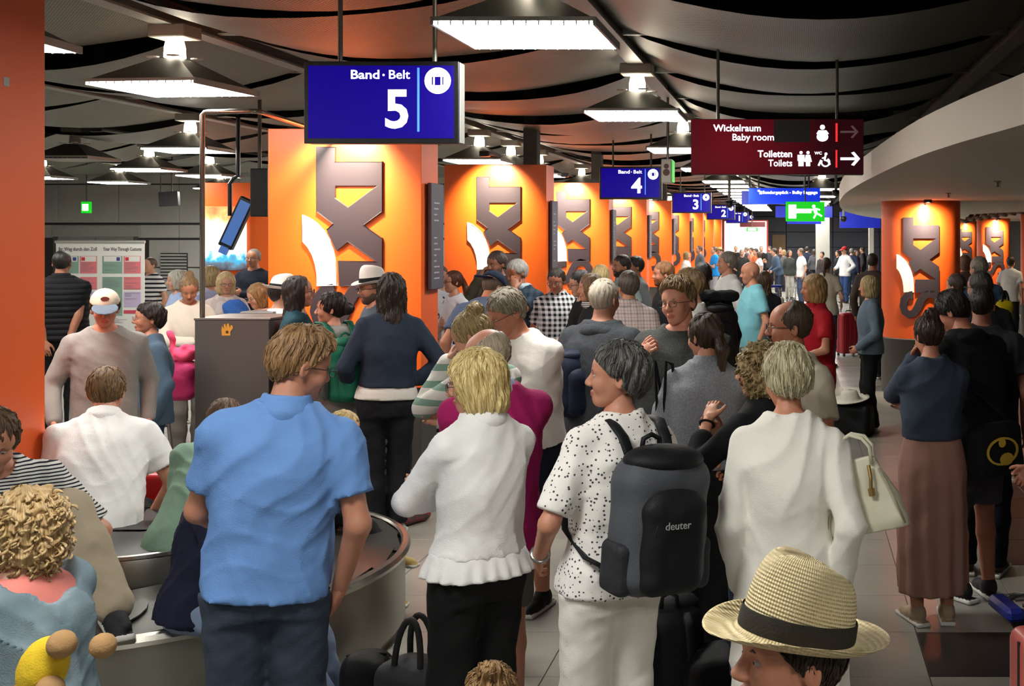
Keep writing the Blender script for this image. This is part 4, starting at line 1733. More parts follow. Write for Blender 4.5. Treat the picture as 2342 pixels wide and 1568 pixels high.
t.l(rp.outputs[0], t.b.inputs['Base Color'])
t.l(rp.outputs[0], t.b.inputs['Emission Color'])
t.b.inputs['Emission Strength'].default_value = 1.1
t.m.cycles.emission_sampling = 'NONE'
MB().box(-.83, wx(565, 20) + 9.625, -.09, -.0, wz(618, 20), wz(472, 20), bev=.01).build('light_box', [t.m], r, fix=False)
arc = MB().prism([(.37, 2.16), (.47, 2.06), (.55, 1.92), (.59, 1.78), (.49, 1.78), (.45, 1.9), (.37, 1.97)], -.02, 0)
arc.build('white_arc', LW, r)

# round pillars on the right
RB = .52
def round_pillar(x, y, rad, label, ztop=2.52, sc=1.0, logo=True, power=60):
    r = empty('round_orange_pillar', (x, y, 0))
    tag(r, label, 'pillar')
    MB().lathe([(rad, .72), (rad, ztop)], 48).build('orange_wrap', plain('pillar_wrap', 'e05a1e', .42, noise=.06, nscale=3), r, True)
    MB().lathe([(rad + .004, .0), (rad + .004, .70), (rad + .012, .705), (rad + .012, .72), (rad, .725)], 48).build('base', PB, r, True)
    if logo:
        me = logo_meshes(rad, sc)
        k = MB()
        for n_, m_ in me:
            o = link(n_, m_, r)
            o.matrix_local = Matrix.Rotation(-.17, 4, 'Z') @ Matrix.Translation((0, -rad, 2.30 - 2.835))
    MB().tube([(0, -rad - .02, ztop - .05), (0, -rad - .28, ztop - .02)], .013, 8).box(-.05, .05, -rad - .34, -rad - .24, ztop - .045, ztop - .002, bev=.006).build('spotlight', plain('spot_housing', '2a2622', .5), r)
    spot((0, -rad - .36, ztop - .06), (0, -rad, 2.0), power * 4.5, r, size=120)
    return r


def bent_subdiv(): pass


round_pillar(wx(2106, 15.2), 15.22, .525, 'round orange pillar with raised letters under the white soffit', sc=.80)
round_pillar(wx(2272, 29.5), 29.5, .43, 'farther round orange pillar beside the brown slatted canopy', sc=.75, ztop=2.52, power=90)
round_pillar(wx(2205, 36.0), 36.0, .40, 'dim round orange pillar glimpsed between two round pillars', sc=.75, ztop=2.52, power=40)
round_pillar(wx(2373, 22.5), 22.5, .33, 'orange pillar cut off by the right photo edge', logo=False, ztop=2.52, power=20)

# ---------------------------------------------------------------- white curved soffit over the right aisle
edge = [(1.25, 2.6), (1.05, 3.8), (.95, 4.75), (.80, 5.8), (.69, 7.0), (.60, 9.0), (.545, 11.0), (.535, 13.0), (.60, 16.0), (.78, 19.5), (1.05, 22.5), (1.7, 27.0), (2.6, 31.0), (4.0, 33.5), (6.0, 34.5), (9.4, 34.8)]
def cr(pts, n=6):
    out = []
    for i in range(len(pts) - 1):
        p0, p1, p2, p3 = (np.array(pts[max(0, min(len(pts) - 1, k))], float) for k in (i - 1, i, i + 1, i + 2))
        for t_ in np.arange(n) / n:
            out.append(tuple(.5 * ((2 * p1) + (-p0 + p2) * t_ + (2 * p0 - 5 * p1 + 4 * p2 - p3) * t_ ** 2 + (-p0 + 3 * p1 - 3 * p2 + p3) * t_ ** 3)))
    return out + [tuple(pts[-1])]
E = cr(edge)
SW = plain('soffit_plaster', 'c9c3b6', .65, noise=.04, nscale=2)
sf = empty('trim_1')
tag(sf, 'white curved plaster soffit hanging over the right aisle', kind='structure')
seg = 12
for k0 in range(0, len(E) - 1, seg):
    pts = E[k0:k0 + seg + 1]
    m = MB()
    vs = []
    for (x, y) in pts:
        vs += [(x, y, 2.52), (x, y, 2.735), (x + .16, y, 2.735)]
    fs = []
    for i in range(len(pts) - 1):
        fs += [(3 * i, 3 * i + 3, 3 * i + 4, 3 * i + 1), (3 * i + 1, 3 * i + 4, 3 * i + 5, 3 * i + 2)]
    m.add(vs, fs)
    o = m.build('fascia', SW, sf, True, fix=False)
    smooth_angle(o, 50)
und = MB()
vs, fs = [], []
for (x, y) in E: vs += [(x, y, 2.52), (9.5, y, 2.52), (x + .16, y, 2.735), (9.5, y, 2.735)]
for i in range(len(E) - 1):
    if E[i + 1][1] <= E[i][1] + 1e-4: continue
    fs += [(4 * i, 4 * i + 1, 4 * i + 5, 4 * i + 4), (4 * i + 2, 4 * i + 6, 4 * i + 7, 4 * i + 3)]
und.add(vs, fs).build('underside', SW, sf, fix=False)
for (px_, py_) in ((2282, 420), (2169, 447)):
    d_ = .47 * F / (PY - py_ + 6)
    o = MB().lathe([(.03, .0), (.03, -.008), (.008, -.01), (.008, -.045), (.022, -.05), (.0, -.052)], 10).build('sprinkler', plain('sprinkler_metal', '8a8478', .35, .8))
    o.location = (wx(px_, d_), d_, 2.52)
    tag(o, 'small sprinkler head under the soffit, %s' % ('nearer the right photo edge' if px_ > 2200 else 'above the round orange pillar'), 'sprinkler')
# brown slatted canopy on the far right
cp = empty('slatted_canopy', (wx(2210, 24), 24, 0))
tag(cp, 'brown slatted canopy with scalloped edge at the far right', 'canopy')
SLM = plain('canopy_slat', '6b4c38', .5, noise=.2, nscale=20)
n_s = 18
for k in range(n_s):
    f = k / (n_s - 1)
    x = f * 1.75
    zt = 2.37 + .28 * f ** .8
    y = -6.0 * f
    m = MB().tube([(x - .08, y + .4, zt + .03), (x, y, zt), (x + .10, y - .02, zt + .12), (x + .24, y + .3, zt + .26), (x + .5, y + 1.2, zt + .34)], .042, 8)
    m.build('slat', SLM, cp, True)
# ---------------------------------------------------------------- hanging signs
SCR_B = plain('screen_blue', '0a0048', .45, emit=.50, ecol='1600b4', spec=.2)
SCR_W = plain('screen_white', 'ffffff', .4, emit=1.3)
SCR_L = plain('screen_line_blue', '3f7dff', .4, emit=1.1)
BEZ = plain('screen_bezel', '0e0c12', .35)
HOUS = plain('sign_housing', '6b6b66', .5, .2)
ROD = plain('hanger_rod', '5a5852', .4, .5)
MPX = 6.67 / F


def disc(m, cx, cz, r, y, n=28, mi=0, sx=1.0):
    m.add([(cx + r * sx * math.cos(2 * math.pi * k / n), y, cz + r * math.sin(2 * math.pi * k / n)) for k in range(n)], [tuple(range(n))], mi)
    return m


def belt_sign(num, d, label):
    X0, Z1 = wx(695, 6.67), wz(141, 6.67)
    r = empty('belt_sign', (X0, d, Z1))
    tag(r, label, 'sign', 'blue belt number signs')
    u = lambda px: (px - 695) * MPX
    w = lambda py: -(py - 141) * MPX
    MB().box(u(697), u(1050), .02, .115, w(327), w(141), bev=.004).build('housing', HOUS, r)
    MB().box(u(695), u(1049), 0, .022, w(328), w(140), bev=.003).build('bezel', BEZ, r)
    MB().box(u(705), u(1038), -.0015, .0, w(316), w(150)).build('screen', SCR_B, r, fix=False)
    sc = MB()
    text('Band', (u(801), -.003, w(180)), .0735, SCR_W, r, offset=.0012, width=u(866) - u(801))
    text('Belt', (u(888), -.003, w(180)), .0735, SCR_W, r, offset=.0006, width=u(936) - u(888))
    text(str(num), (u(908.5), -.003, w(290.5)), .312, SCR_W, r, offset=.007, align='CENTER')
    disc(MB(), u(877.6), w(171.5), .0068, -.003).build('dot', SCR_W, r)
    MB().box(u(954.5), u(959.5), -.003, -.001, w(301), w(155)).build('divider_line', SCR_L, r, fix=False)
    ic = disc(MB(), u(1001.4), w(184.6), .0775, -.003).build('icon_disc', SCR_W, r)
    m = MB().box(u(995), u(1008), -.0045, -.0035, w(195), w(175.5)).box(u(988.2), u(991), -.0045, -.0035, w(194), w(175.5)).box(u(1012), u(1014.6), -.0045, -.0035, w(194), w(175.5))
    m.box(u(998.5), u(1004.5), -.0045, -.0035, w(172.4), w(171.4))
    for k in range(7): disc(m, u(984.5 + k * 5.9), w(199), .0028, -.004, 8)
    m.build('suitcase_icon', SCR_B, ic, fix=False)
    for px in (769, 987):
        MB().tube([(u(px), .06, w(141)), (u(px), .06, ZB + .3 - Z1)], .014, 10).build('hanger_rod', ROD, r)
    return r


belt_sign(5, 6.67, 'large blue belt five sign, nearest and biggest of its row')
belt_sign(4, 16.67, 'blue belt four sign hanging before the fourth orange pillar')
belt_sign(3, 26.4, 'blue belt three sign hanging right below the belt four sign')
belt_sign(2, 36.5, 'small blue belt two sign behind the black dome camera')
belt_sign(1, 46.5, 'tiny blue belt one sign above the white screen')
belt_sign(0, 53.0, 'farthest tiny blue belt sign peeking out beside belt one')

# toilets sign
D = 9.0
t = NT('sign_dark_red')
co = t.coord()
vd = t.n('ShaderNodeVectorMath', _operation='DISTANCE')
t.l(co, vd.inputs[0])
vd.inputs[1].default_value = (.33, -.02, -.22)
f = t.math('SUBTRACT', 1.0, t.math('MULTIPLY', vd.outputs['Value'], 1.25))
f = t.math('MAXIMUM', f, 0.06)
t.l(t.mix(f, lin('22050c'), lin('8c0a20')), t.b.inputs['Emission Color'])
t.b.inputs['Base Color'].default_value = (*lin('20060a'), 1)
t.b.inputs['Emission Strength'].default_value = .5
t.b.inputs['Roughness'].default_value = .6
t.b.inputs['Specular IOR Level'].default_value = .15
RED = t.m
RED.cycles.emission_sampling = 'NONE'
RLN = plain('sign_red_line', 'ff2a2e', .4, emit=1.0)
GRY = plain('sign_dim_arrow', '8b6f6c', .5, emit=.15)
WHT = plain('sign_backlit_white', 'ffffff', .4, emit=1.6, ecol='f4f0ff')
r = empty('toilet_sign', at(1580, 272, D))
tag(r, 'dark red hanging sign to the baby room and toilets', 'sign')
k_ = D / F
u = lambda px: (px - 1580) * k_
w = lambda py: -(py - 272) * k_
MB().box(u(1580), u(1975), .0, .12, w(399), w(272), bev=.003).build('housing', plain('sign_case', '1c1114', .5), r)
MB().box(u(1581), u(1974), -.004, .0, w(398), w(273)).build('face', RED, r, fix=False)
MB().box(u(1770), u(1853), -.0055, -.0042, w(325), w(274)).build('unlit_strip', plain('sign_unlit', '170d10', .5), r, fix=False)
y = -.007
text('Wickelraum', (u(1632), y, w(300)), .075, WHT, r, offset=.0016, width=u(1741) - u(1632))
text('Baby room', (u(1674), y, w(321)), .075, WHT, r, offset=.0012, width=u(1769) - u(1674))
text('Toiletten', (u(1733), y, w(359)), .075, WHT, r, offset=.0018, width=u(1812) - u(1733))
text('Toilets', (u(1757), y, w(380)), .075, WHT, r, offset=.0012, width=u(1812) - u(1757))
text('WC', (u(1863), y, w(353)), .030, WHT, r, offset=.001, width=u(1880) - u(1863))
MB().box(u(1911), u(1915.5), y, -.004, w(324), w(282)).box(u(1911), u(1915), y, -.004, w(383), w(343)).build('divider_lines', RLN, r, fix=False)
def arrow(m, x0, x1, zc, hh, t_):
    m.box(x0, x1 - .005, y, -.004, zc - t_ / 2, zc + t_ / 2)
    for sg in (-1, 1):
        m.prism([(x1 - hh - t_ * .6, zc + sg * hh), (x1 - hh + t_ * .5, zc + sg * (hh + t_ * .35)), (x1 + t_ * .5, zc), (x1 - t_ * .9, zc)], y, -.004)
    return m
arrow(MB(), u(1922), u(1961), w(301.5), .045, .016).build('dim_arrow', GRY, r)
arrow(MB(), u(1922), u(1964), w(363), .048, .021).build('bright_arrow', WHT, r)
# pictograms
m = MB()
disc(m, u(1881), w(291), .020, y, 16)
m.prism([(u(1872), w(298)), (u(1890), w(298)), (u(1896), w(306)), (u(1890), w(308)), (u(1873), w(308)), (u(1867), w(306))], y, -.004)
disc(m, u(1881), w(313), .037, y, 18, sx=1.25)
m.build('baby_pictogram', WHT, r)
m = MB()
for cx, dress in ((1832, 0), (1848, 1)):
    disc(m, u(cx), w(349), .013, y, 14)
    if not dress:
        m.prism([(u(cx - 8), w(354)), (u(cx + 8), w(354)), (u(cx + 8), w(368)), (u(cx + 6), w(368)), (u(cx + 6), w(380)), (u(cx - 6), w(380)), (u(cx - 6), w(368)), (u(cx - 8), w(368))], y, -.004)
    else:
        m.prism([(u(cx - 5), w(354)), (u(cx + 5), w(354)), (u(cx + 9), w(370)), (u(cx + 5), w(370)), (u(cx + 5), w(380)), (u(cx - 5), w(380)), (u(cx - 5), w(370)), (u(cx - 9), w(370))], y, -.004)
m.build('people_pictogram', WHT, r)
m = MB()
disc(m, u(1889), w(352), .012, y, 14)
m.tube([(u(1888), y, w(356)), (u(1886), y, w(366)), (u(1894), y, w(368)), (u(1898), y, w(377))], .008, 6)
m.tube([(u(1880), y, w(362)), (u(1887), y, w(360))], .006, 6)
m.tube([(u(1878), y, w(366)), (u(1872), y, w(379))], .008, 6)
m.tube([(u(1888) + .032 * math.cos(a), y, w(371) + .032 * math.sin(a)) for a in np.linspace(-3.6, 1.0, 14)], .006, 6)
m.build('wheelchair_pictogram', WHT, r)
for px in (1641, 1915):
    MB().tube([(u(px), .06, w(272)), (u(px), .06, ZB + .3 - wz(272, D))], .013, 10).build('hanger_rod', ROD, r)

# bulky baggage sign, exit signs, other blue signs
BL2 = plain('sign_blue_bright', '0c34d8', .35, emit=.75, ecol='0a36e0')
GRN = plain('exit_green', '12b81e', .35, emit=1.0, ecol='10c018')
D = 24.0
r = empty('bulky_baggage_sign', at(1712, 430, D))
tag(r, 'long bright blue hanging sign for bulky baggage', 'sign')
k_ = D / F
u = lambda px: (px - 1712) * k_
w = lambda py: -(py - 430) * k_
MB().box(0, u(1876), 0, .2, w(466), 0, bev=.005).build('panel', BL2, r)
text('Sondergep\u00e4ck - Bulky baggage', (u(1744), -.006, w(443)), .09, WHT, r, offset=.003, width=u(1870) - u(1744))
MB().box(u(1733), u(1738), -.006, 0, w(438), w(434)).box(u(1737), u(1743), -.006, 0, w(444), w(437)).build('baggage_pictogram', WHT, r, fix=False)
for px in (1735, 1850):
    MB().tube([(u(px), .1, 0), (u(px), .1, ZB + .2 - wz(430, D))], .02, 8).build('hanger_rod', ROD, r)
D = 27.0
for (a, b_, c_, e, dd, lb) in ((1696, 1733, 436, 467, 25.0, 'blue sign box peeking out left of the bulky baggage sign'), (1774, 1904, 471, 497, 30.0, 'dark blue hanging sign directly behind the green exit sign'),
                               (1800, 1878, 500, 512, 33.0, 'low blue sign strip below the green exit sign'), (1921, 2014, 484, 521, 30.0, 'blue hanging sign beyond the tip of the white soffit')):
    r = empty('blue_sign', at(a, c_, dd))
    tag(r, lb, 'sign')
    kk = dd / F
    MB().box(0, (b_ - a) * kk, 0, .15, -(e - c_) * kk, 0, bev=.005).build('panel', plain('sign_blue_dim', '0b1f9a', .4, emit=.5), r)
    MB().tube([((b_ - a) * kk * .5, .07, 0), ((b_ - a) * kk * .5, .07, ZB + .2 - wz(c_, dd))], .02, 8).build('hanger_rod', ROD, r)


def exit_sign(px0, px1, py0, py1, d, label, man=True, name='exit_sign'):
    r = empty(name, at(px0, py0, d))
    tag(r, label, 'sign')
    k_ = d / F
    W_, H_ = (px1 - px0) * k_, (py1 - py0) * k_
    MB().box(0, W_, .0, .09, -H_, 0, bev=.006).build('light_box', GRN, r)
    if man:
        m = MB()
        yy = -.004
        m.box(W_ * .07, W_ * .27, yy, 0, -H_ * .85, -H_ * .15)
        m.box(W_ * .27, W_ * .66, yy, 0, -H_ * .58, -H_ * .36)
        disc(m, W_ * .72, -H_ * .24, H_ * .09, yy, 12)
        m.tube([(W_ * .74, yy, -H_ * .36), (W_ * .78, yy, -H_ * .58)], H_ * .09, 8)
        m.tube([(W_ * .66, yy, -H_ * .42), (W_ * .78, yy, -H_ * .36), (W_ * .88, yy, -H_ * .42)], H_ * .045, 6)
        m.tube([(W_ * .79, yy, -H_ * .58), (W_ * .72, yy, -H_ * .85)], H_ * .05, 6)
        m.tube([(W_ * .79, yy, -H_ * .58), (W_ * .88, yy, -H_ * .68), (W_ * .93, yy, -H_ * .74)], H_ * .05, 6)
        m.build('running_man_pictogram', WHT, r)
    else:
        MB().box(W_ * .15, W_ * .85, -.004, 0, -H_ * .8, -H_ * .2).build('pictogram', WHT, r, fix=False)
    MB().tube([(W_ * .5, .05, 0), (W_ * .5, .05, ZB + .2 - wz(py0, d))], .012, 8).build('hanger_rod', ROD, r)
    return r


exit_sign(1797, 1886, 461, 506, 18.0, 'bright green emergency exit sign with running figure')
exit_sign(1977, 2001, 503, 515, 32.0, 'small pale green exit sign beside the round orange pillar', man=False)
exit_sign(1707, 1733, 520, 529, 50.0, 'tiny green exit sign before the white screen', man=False)
exit_sign(185, 205, 461, 487, 27.5, 'glowing green cube sign on the grey panelled wall', man=False, name='exit_cube')
# two-sided sign box hung beside belt four
r = empty('hanging_sign_box', at(1512, 363, 13.0))
tag(r, 'pale two sided sign box hung beside the belt four sign', 'sign')
k_ = 13.0 / F
MB().box(0, 24 * k_, 0, .30, -55 * k_, 0, bev=.01).build('case', plain('sign_case_pale', 'b9b8ae', .5), r)
MB().box(24 * k_, 24 * k_ + .006, .02, .28, -52 * k_, -.015).build('green_side', GRN, r, fix=False)
m = disc(MB(), 12 * k_, -17 * k_, 6 * k_, -.003, 14)
disc(m, 12 * k_, -31 * k_, 8 * k_, -.003, 14)
m.build('figure_pictogram', plain('sign_brown', '5a3a34', .6), r)
MB().tube([(12 * k_, .15, 0), (12 * k_, .15, ZB + .2 - wz(363, 13.0))], .016, 8).build('hanger_rod', ROD, r)
# red strip sign and white screen at the end of the hall
o = MB().box(wx(1692, 50.5), wx(1750, 50.5), 50.5, 50.7, wz(519, 50.5), wz(507, 50.5)).build('red_sign', plain('sign_deep_red', '5a0c12', .5, emit=.3), fix=False)
tag(o, 'narrow dark red sign above the white screen', 'sign')
MB().tube([(wx(1720, 50.5), 50.6, wz(508, 50.5)), (wx(1720, 50.5), 50.6, ZB + .2)], .03, 8).build('hanger_rod', ROD, o)
r = empty('light_wall', (0, 52.5, 0))
tag(r, 'large glowing white advertising screen at the hall end', 'screen')
MB().box(wx(1654, 52.5), wx(1757, 52.5), .05, .25, .6, wz(503, 52.5)).build('frame', plain('screen_frame_red', 'c23a2a', .5), r, fix=False)
MB().box(wx(1657, 52.5), wx(1753, 52.5), .0, .06, .7, wz(506, 52.5)).build('lit_face', plain('screen_glow', 'ffffff', .5, emit=2.2), r, fix=False)

# screens on the left: tilted monitor, black screen, dark hanging screen
r = empty('tilted_monitor', at(540, 512, 14.0))
tag(r, 'slim monitor with blue screen tilted down beside the orange pillar', 'monitor')
M_ = Matrix.Rotation(math.radians(25), 4, 'Y')
MB().box(-.095, .085, -.02, .06, -.32, .34, bev=.01, M=M_).build('case', BEZ, r)
MB().box(-.065, .068, -.026, -.019, -.27, .30, M=M_).build('screen', plain('screen_soft_blue', '4a72b8', .3, emit=.5), r, fix=False)
MB().tube([(-.10, .05, .1), (-.10, .05, .50), (-.06, .05, .56), (.0, .05, .60), (.0, .05, 1.6)], .026, 8).build('bracket', BEZ, r)
MB().box(-.05, .05, -.02, .02, -.40, -.30, M=M_).build('lower_edge', plain('screen_soft_blue', '4a72b8', .3, emit=.5), r, fix=False)
r = empty('black_screen', at(590, 440, 12.5))
tag(r, 'black hanging screen seen edge on beside the orange pillar', 'monitor')
MB().box(-.09, .10, 0, .08, -.265, .265, bev=.01).build('case', BEZ, r)
MB().tube([(0, .04, .26), (0, .04, 1.2)], .02, 8).build('hanger_rod', ROD, r)
r = empty('ceiling_screen', at(384, 454, 26.0))
tag(r, 'dark hanging screen before the grey panelled wall', 'monitor')
MB().box(-.22, .22, 0, .12, -.17, .16, bev=.01, M=Matrix.Rotation(-.06, 4, 'Y')).build('case', plain('screen_case_dark', '26262a', .4), r)
for x_ in (-.2, .06):
    MB().tube([(x_, .06, .15), (x_, .06, 1.0)], .012, 8).build('hanger_rod', ROD, r)
for px_, py_, dd, lb in ((1912, 440, 22.0, 'small security camera on the soffit tip'), (1668, 466, 22.0, 'black dome camera hanging before the belt two sign'), (1929, 500, 26.0, 'small grey camera by the far blue sign')):
    r = empty('security_camera', at(px_, py_, dd))
    tag(r, lb, 'camera')
    MB().lathe([(.0, -.08), (.05, -.065), (.075, -.02), (.075, .05), (.0, .06)], 14).build('dome', BEZ, r, True)
    MB().tube([(0, 0, .05), (0, 0, ZB + .1 - wz(py_, dd))], .03, 8).build('stem', plain('camera_stem', '77756e', .5), r)

# ---------------------------------------------------------------- customs banner
D = 16.0
r = empty('customs_banner', (wx(228, D), D, 0))
tag(r, 'white customs information banner with green and red boxes', 'banner')
k_ = D / F
u = lambda px: (px - 228) * k_
w = lambda py: wz(py, D)
MB().box(u(128), u(330), 0, .012, .06, w(556)).build('sheet', plain('banner_white', 'd9d9d2', .6), r, fix=False)
MB().tube([(u(126), .006, w(553)), (u(331), .006, w(553))], .022, 10).build('top_rail', plain('banner_rail', 'b9b9b4', .35, .5), r)
MB().box(u(126), u(331), -.08, .1, 0, .07, bev=.01).build('foot', plain('banner_rail', 'b9b9b4', .35, .5), r)
DT = plain('banner_ink', '55555a', .6)
text('Ihr Weg durch den Zoll', (u(134), -.002, w(573)), .07, DT, r, offset=.001, width=u(221) - u(134))
text('Your Way Through Customs', (u(236), -.002, w(573)), .07, DT, r, offset=.001, width=u(324) - u(236))
G1, R1, P1 = plain('banner_green', '7d9c8c', .6), plain('banner_red', 'd8757a', .6), plain('banner_violet', 'b9aac8', .6)
BN = plain('banner_navy', '3a3f86', .6)
def bx(a, b_, c_, e, mt, nm='colour_box'):
    MB().box(u(a), u(b_), -.0025, -.0005, w(e), w(c_)).build(nm, mt, r, fix=False)
for x0 in (134, 234):
    bx(x0, x0 + 46, 585, 625, G1)
    bx(x0 + 49, x0 + 88, 585, 625, R1)
    bx(x0, x0 + 46, 633, 722, G1)
    bx(x0 + 49, x0 + 88, 633, 662, R1)
    bx(x0 + 49, x0 + 88, 667, 702, P1)
    bx(x0 + 49, x0 + 88, 709, 717, plain('banner_crimson', 'c2475c', .6))
    m = MB().box(u(x0 + 4), u(x0 + 43), -.005, -.003, w(598), w(586)).box(u(x0 + 52), u(x0 + 86), -.005, -.003, w(598), w(586))
    m.build('white_captions', plain('banner_white', 'd9d9d2', .6), r, fix=False)
    MB().box(u(x0 + 33), u(x0 + 41), -.007, -.0055, w(596), w(588)).build('blue_flag', BN, r, fix=False)
    MB().box(u(x0 + 53), u(x0 + 61), -.007, -.0055, w(596), w(588)).build('red_flag', plain('banner_flag_red', 'c4323c', .6), r, fix=False)
    m = MB()
    rr = random.Random(3)
    for (a, b_, c_, e) in ((x0 + 3, x0 + 43, 601, 623), (x0 + 52, x0 + 86, 601, 623), (x0 + 3, x0 + 43, 638, 718), (x0 + 52, x0 + 86, 637, 660), (x0 + 52, x0 + 86, 670, 685), (x0, x0 + 88, 577, 583), (x0, x0 + 60, 727, 738)):
        for yy in np.arange(c_, e, 3.2):
            if rr.random() < .3: continue
            m.box(u(a), u(a + (b_ - a) * (.4 + .6 * rr.random())), -.0045, -.003, w(yy + .9), w(yy))
    m.build('fine_print', plain('banner_fine_print', '77737a', .6), r, fix=False)['kind'] = 'stuff'

# ---------------------------------------------------------------- counter box with steel post
D = 8.5
r = empty('counter_box', (wx(530, D), D, 0))
tag(r, 'dark brown counter box with a yellow hand sticker', 'counter')
k_ = D / F
hw = 85 * k_
CBM = plain('counter_laminate', '5a5350', .55, noise=.12, nscale=60)
MB().box(-hw, hw, 0, .50, .05, wz(732, D), bev=.004).build('body', CBM, r)
MB().box(-hw - .004, hw + .012, -.005, .51, wz(732, D), wz(727, D), bev=.002).build('top', plain('counter_top', '77706a', .35, .3), r)
MB().box(-hw + .03, hw - .03, .03, .47, 0, .05).build('plinth', plain('counter_plinth', '1c1b1a', .6), r, fix=False)
hp_ = [(508, 767), (527, 767), (527, 758), (533, 750), (532, 744), (528, 743), (526, 750), (523, 739), (519, 741), (519, 750), (515, 740), (512, 742), (513, 752), (508, 745), (507, 756)]
MB().prism([((p[0] - 530) * k_, wz(p[1], D)) for p in hp_], -.003, -.0005).build('hand_sticker', plain('sticker_yellow', 'e0a03a', .5), r)
disc(MB(), (520 - 530) * k_, wz(759, D), .012, -.0035, 10).build('sticker_mark', plain('sticker_brown', '5a3412', .6), r)
o = MB()
xp = (458 - 530) * k_
o.tube([(xp, .03, wz(727, D)), (xp, .03, wz(262, D)), (xp + .02, .03, wz(256, D)), (xp + .04, .03, wz(255, D)), (xp + .36, .03, wz(253, D)), (xp + .40, .05, wz(253, D)), (xp + .41, .10, wz(253, D)), (xp + .41, 1.50, 2.93)], .019, 12)
o.build('steel_post', plain('post_steel', '8d877e', .25, .9), r, True)
# low brown box behind the counter
o = MB().box(-.12, .16, 0, .25, 0, wz(712, 9.15), bev=.01).build('side_cabinet', CBM)
o.location = (wx(585, 9.15), 9.12, 0)
tag(o, 'low brown cabinet behind the counter box', 'cabinet')

# ---------------------------------------------------------------- baggage carousel
car = empty('baggage_carousel', (-3.25, 5.65, 0))
tag(car, 'oval steel baggage carousel with dark overlapping rubber plates', 'carousel')
STL = plain('carousel_steel', '9a978e', .28, .85, noise=.12, nscale=5)
RUB = plain('carousel_rubber', '35332f', .32, noise=.25, nscale=12)
RUBK = plain('carousel_black_top', '1a1918', .35)
XL = -4.6


def stadium(R, n=40):
    pts = [(XL, -R)]
    pts += [(x, -R) for x in np.linspace(XL, 0, 10)[1:-1]]
    pts += [(R * math.sin(a), -R * math.cos(a)) for a in np.linspace(0, math.pi, n)]
    pts += [(x, R) for x in np.linspace(0, XL, 10)[1:]]
    return pts


def band(prof, mat, name, smooth=True):
    """sweep a (radius, z) profile round the oval"""
    m = MB()
    n = len(stadium(1))
    vs = []
    for (R, z) in prof: vs += [(x, y, z) for x, y in stadium(R)]
    fs = []
    for j in range(len(prof) - 1):
        for i in range(n - 1):
            fs.append((j * n + i, j * n + i + 1, (j + 1) * n + i + 1, (j + 1) * n + i))
    m.add(vs, fs)
    o = m.build(name, mat, car, smooth)
    smooth_angle(o, 35)
    return o


band([(1.20, 0), (1.20, .05), (1.235, .06), (1.235, .40)], STL, 'outer_skirt')
band([(1.235, .40), (1.255, .405), (1.262, .425), (1.252, .445), (1.225, .45), (1.215, .44)], plain('carousel_rim', 'b9b6ac', .2, .9), 'outer_rim')
band([(1.22, .415), (.50, .43)], RUBK, 'bed')
band([(.50, .42), (.50, .565), (.49, .58)], STL, 'inner_wall')
band([(.508, .575), (.505, .59), (.485, .592)], plain('carousel_rim', 'b9b6ac', .2, .9), 'inner_rim')
band([(.49, .585), (.02, .59)], RUBK, 'island_top')
# plates: crescents lapping along the way
pv = []
nv = 9
pm = MB()
vs, fs = [], []
for k in range(nv):
    v = -.34 + .68 * k / (nv - 1)
    c = .17 * (1 - (v / .36) ** 2)
    for (uu, z) in ((c + .02, .010), (c + .02, .004), (c - .30, -.004)):
        vs.append((uu, v, z))
for k in range(nv - 1):
    for j in range(2):
        fs.append((3 * k + j, 3 * k + j + 1, 3 * k + 4 + j, 3 * k + 3 + j))
    fs.append((3 * k + 2, 3 * k, 3 * k + 3, 3 * k + 5))
plate = pm.add(vs, fs).build('plate', RUB, car, True)
smooth_angle(plate, 30)
pmesh = plate.data
PATH = []
Lr, Rm = -XL, .855
tot = Lr + math.pi * Rm + Lr
npl = int(tot / .235)
first = True
for k in range(npl):
    q = (k + .5) * tot / npl
    if q < Lr: px_, py_, an = XL + q, -Rm, 0.0
    elif q < Lr + math.pi * Rm:
        a = (q - Lr) / Rm
        px_, py_, an = Rm * math.sin(a), -Rm * math.cos(a), a
    else: px_, py_, an = -(q - Lr - math.pi * Rm), Rm, math.pi
    o = plate if first else link('plate', pmesh, car)
    first = False
    o.location = (px_, py_, .437 + .0015 * (k % 2))
    o.rotation_euler = (0, math.radians(-1.2), an)
    o.parent = car
MB().box(.0, .055, -.02, .02, 0, .002, M=Matrix.Translation((.72, -.62, .452)) @ Matrix.Rotation(.3, 4, 'Z')).build('yellow_sticker', plain('sticker_bright_yellow', 'f0d020', .5, emit=.0), car, fix=False)


# ---------------------------------------------------------------- luggage
def place(r, M):
    r.matrix_world = M
    return r


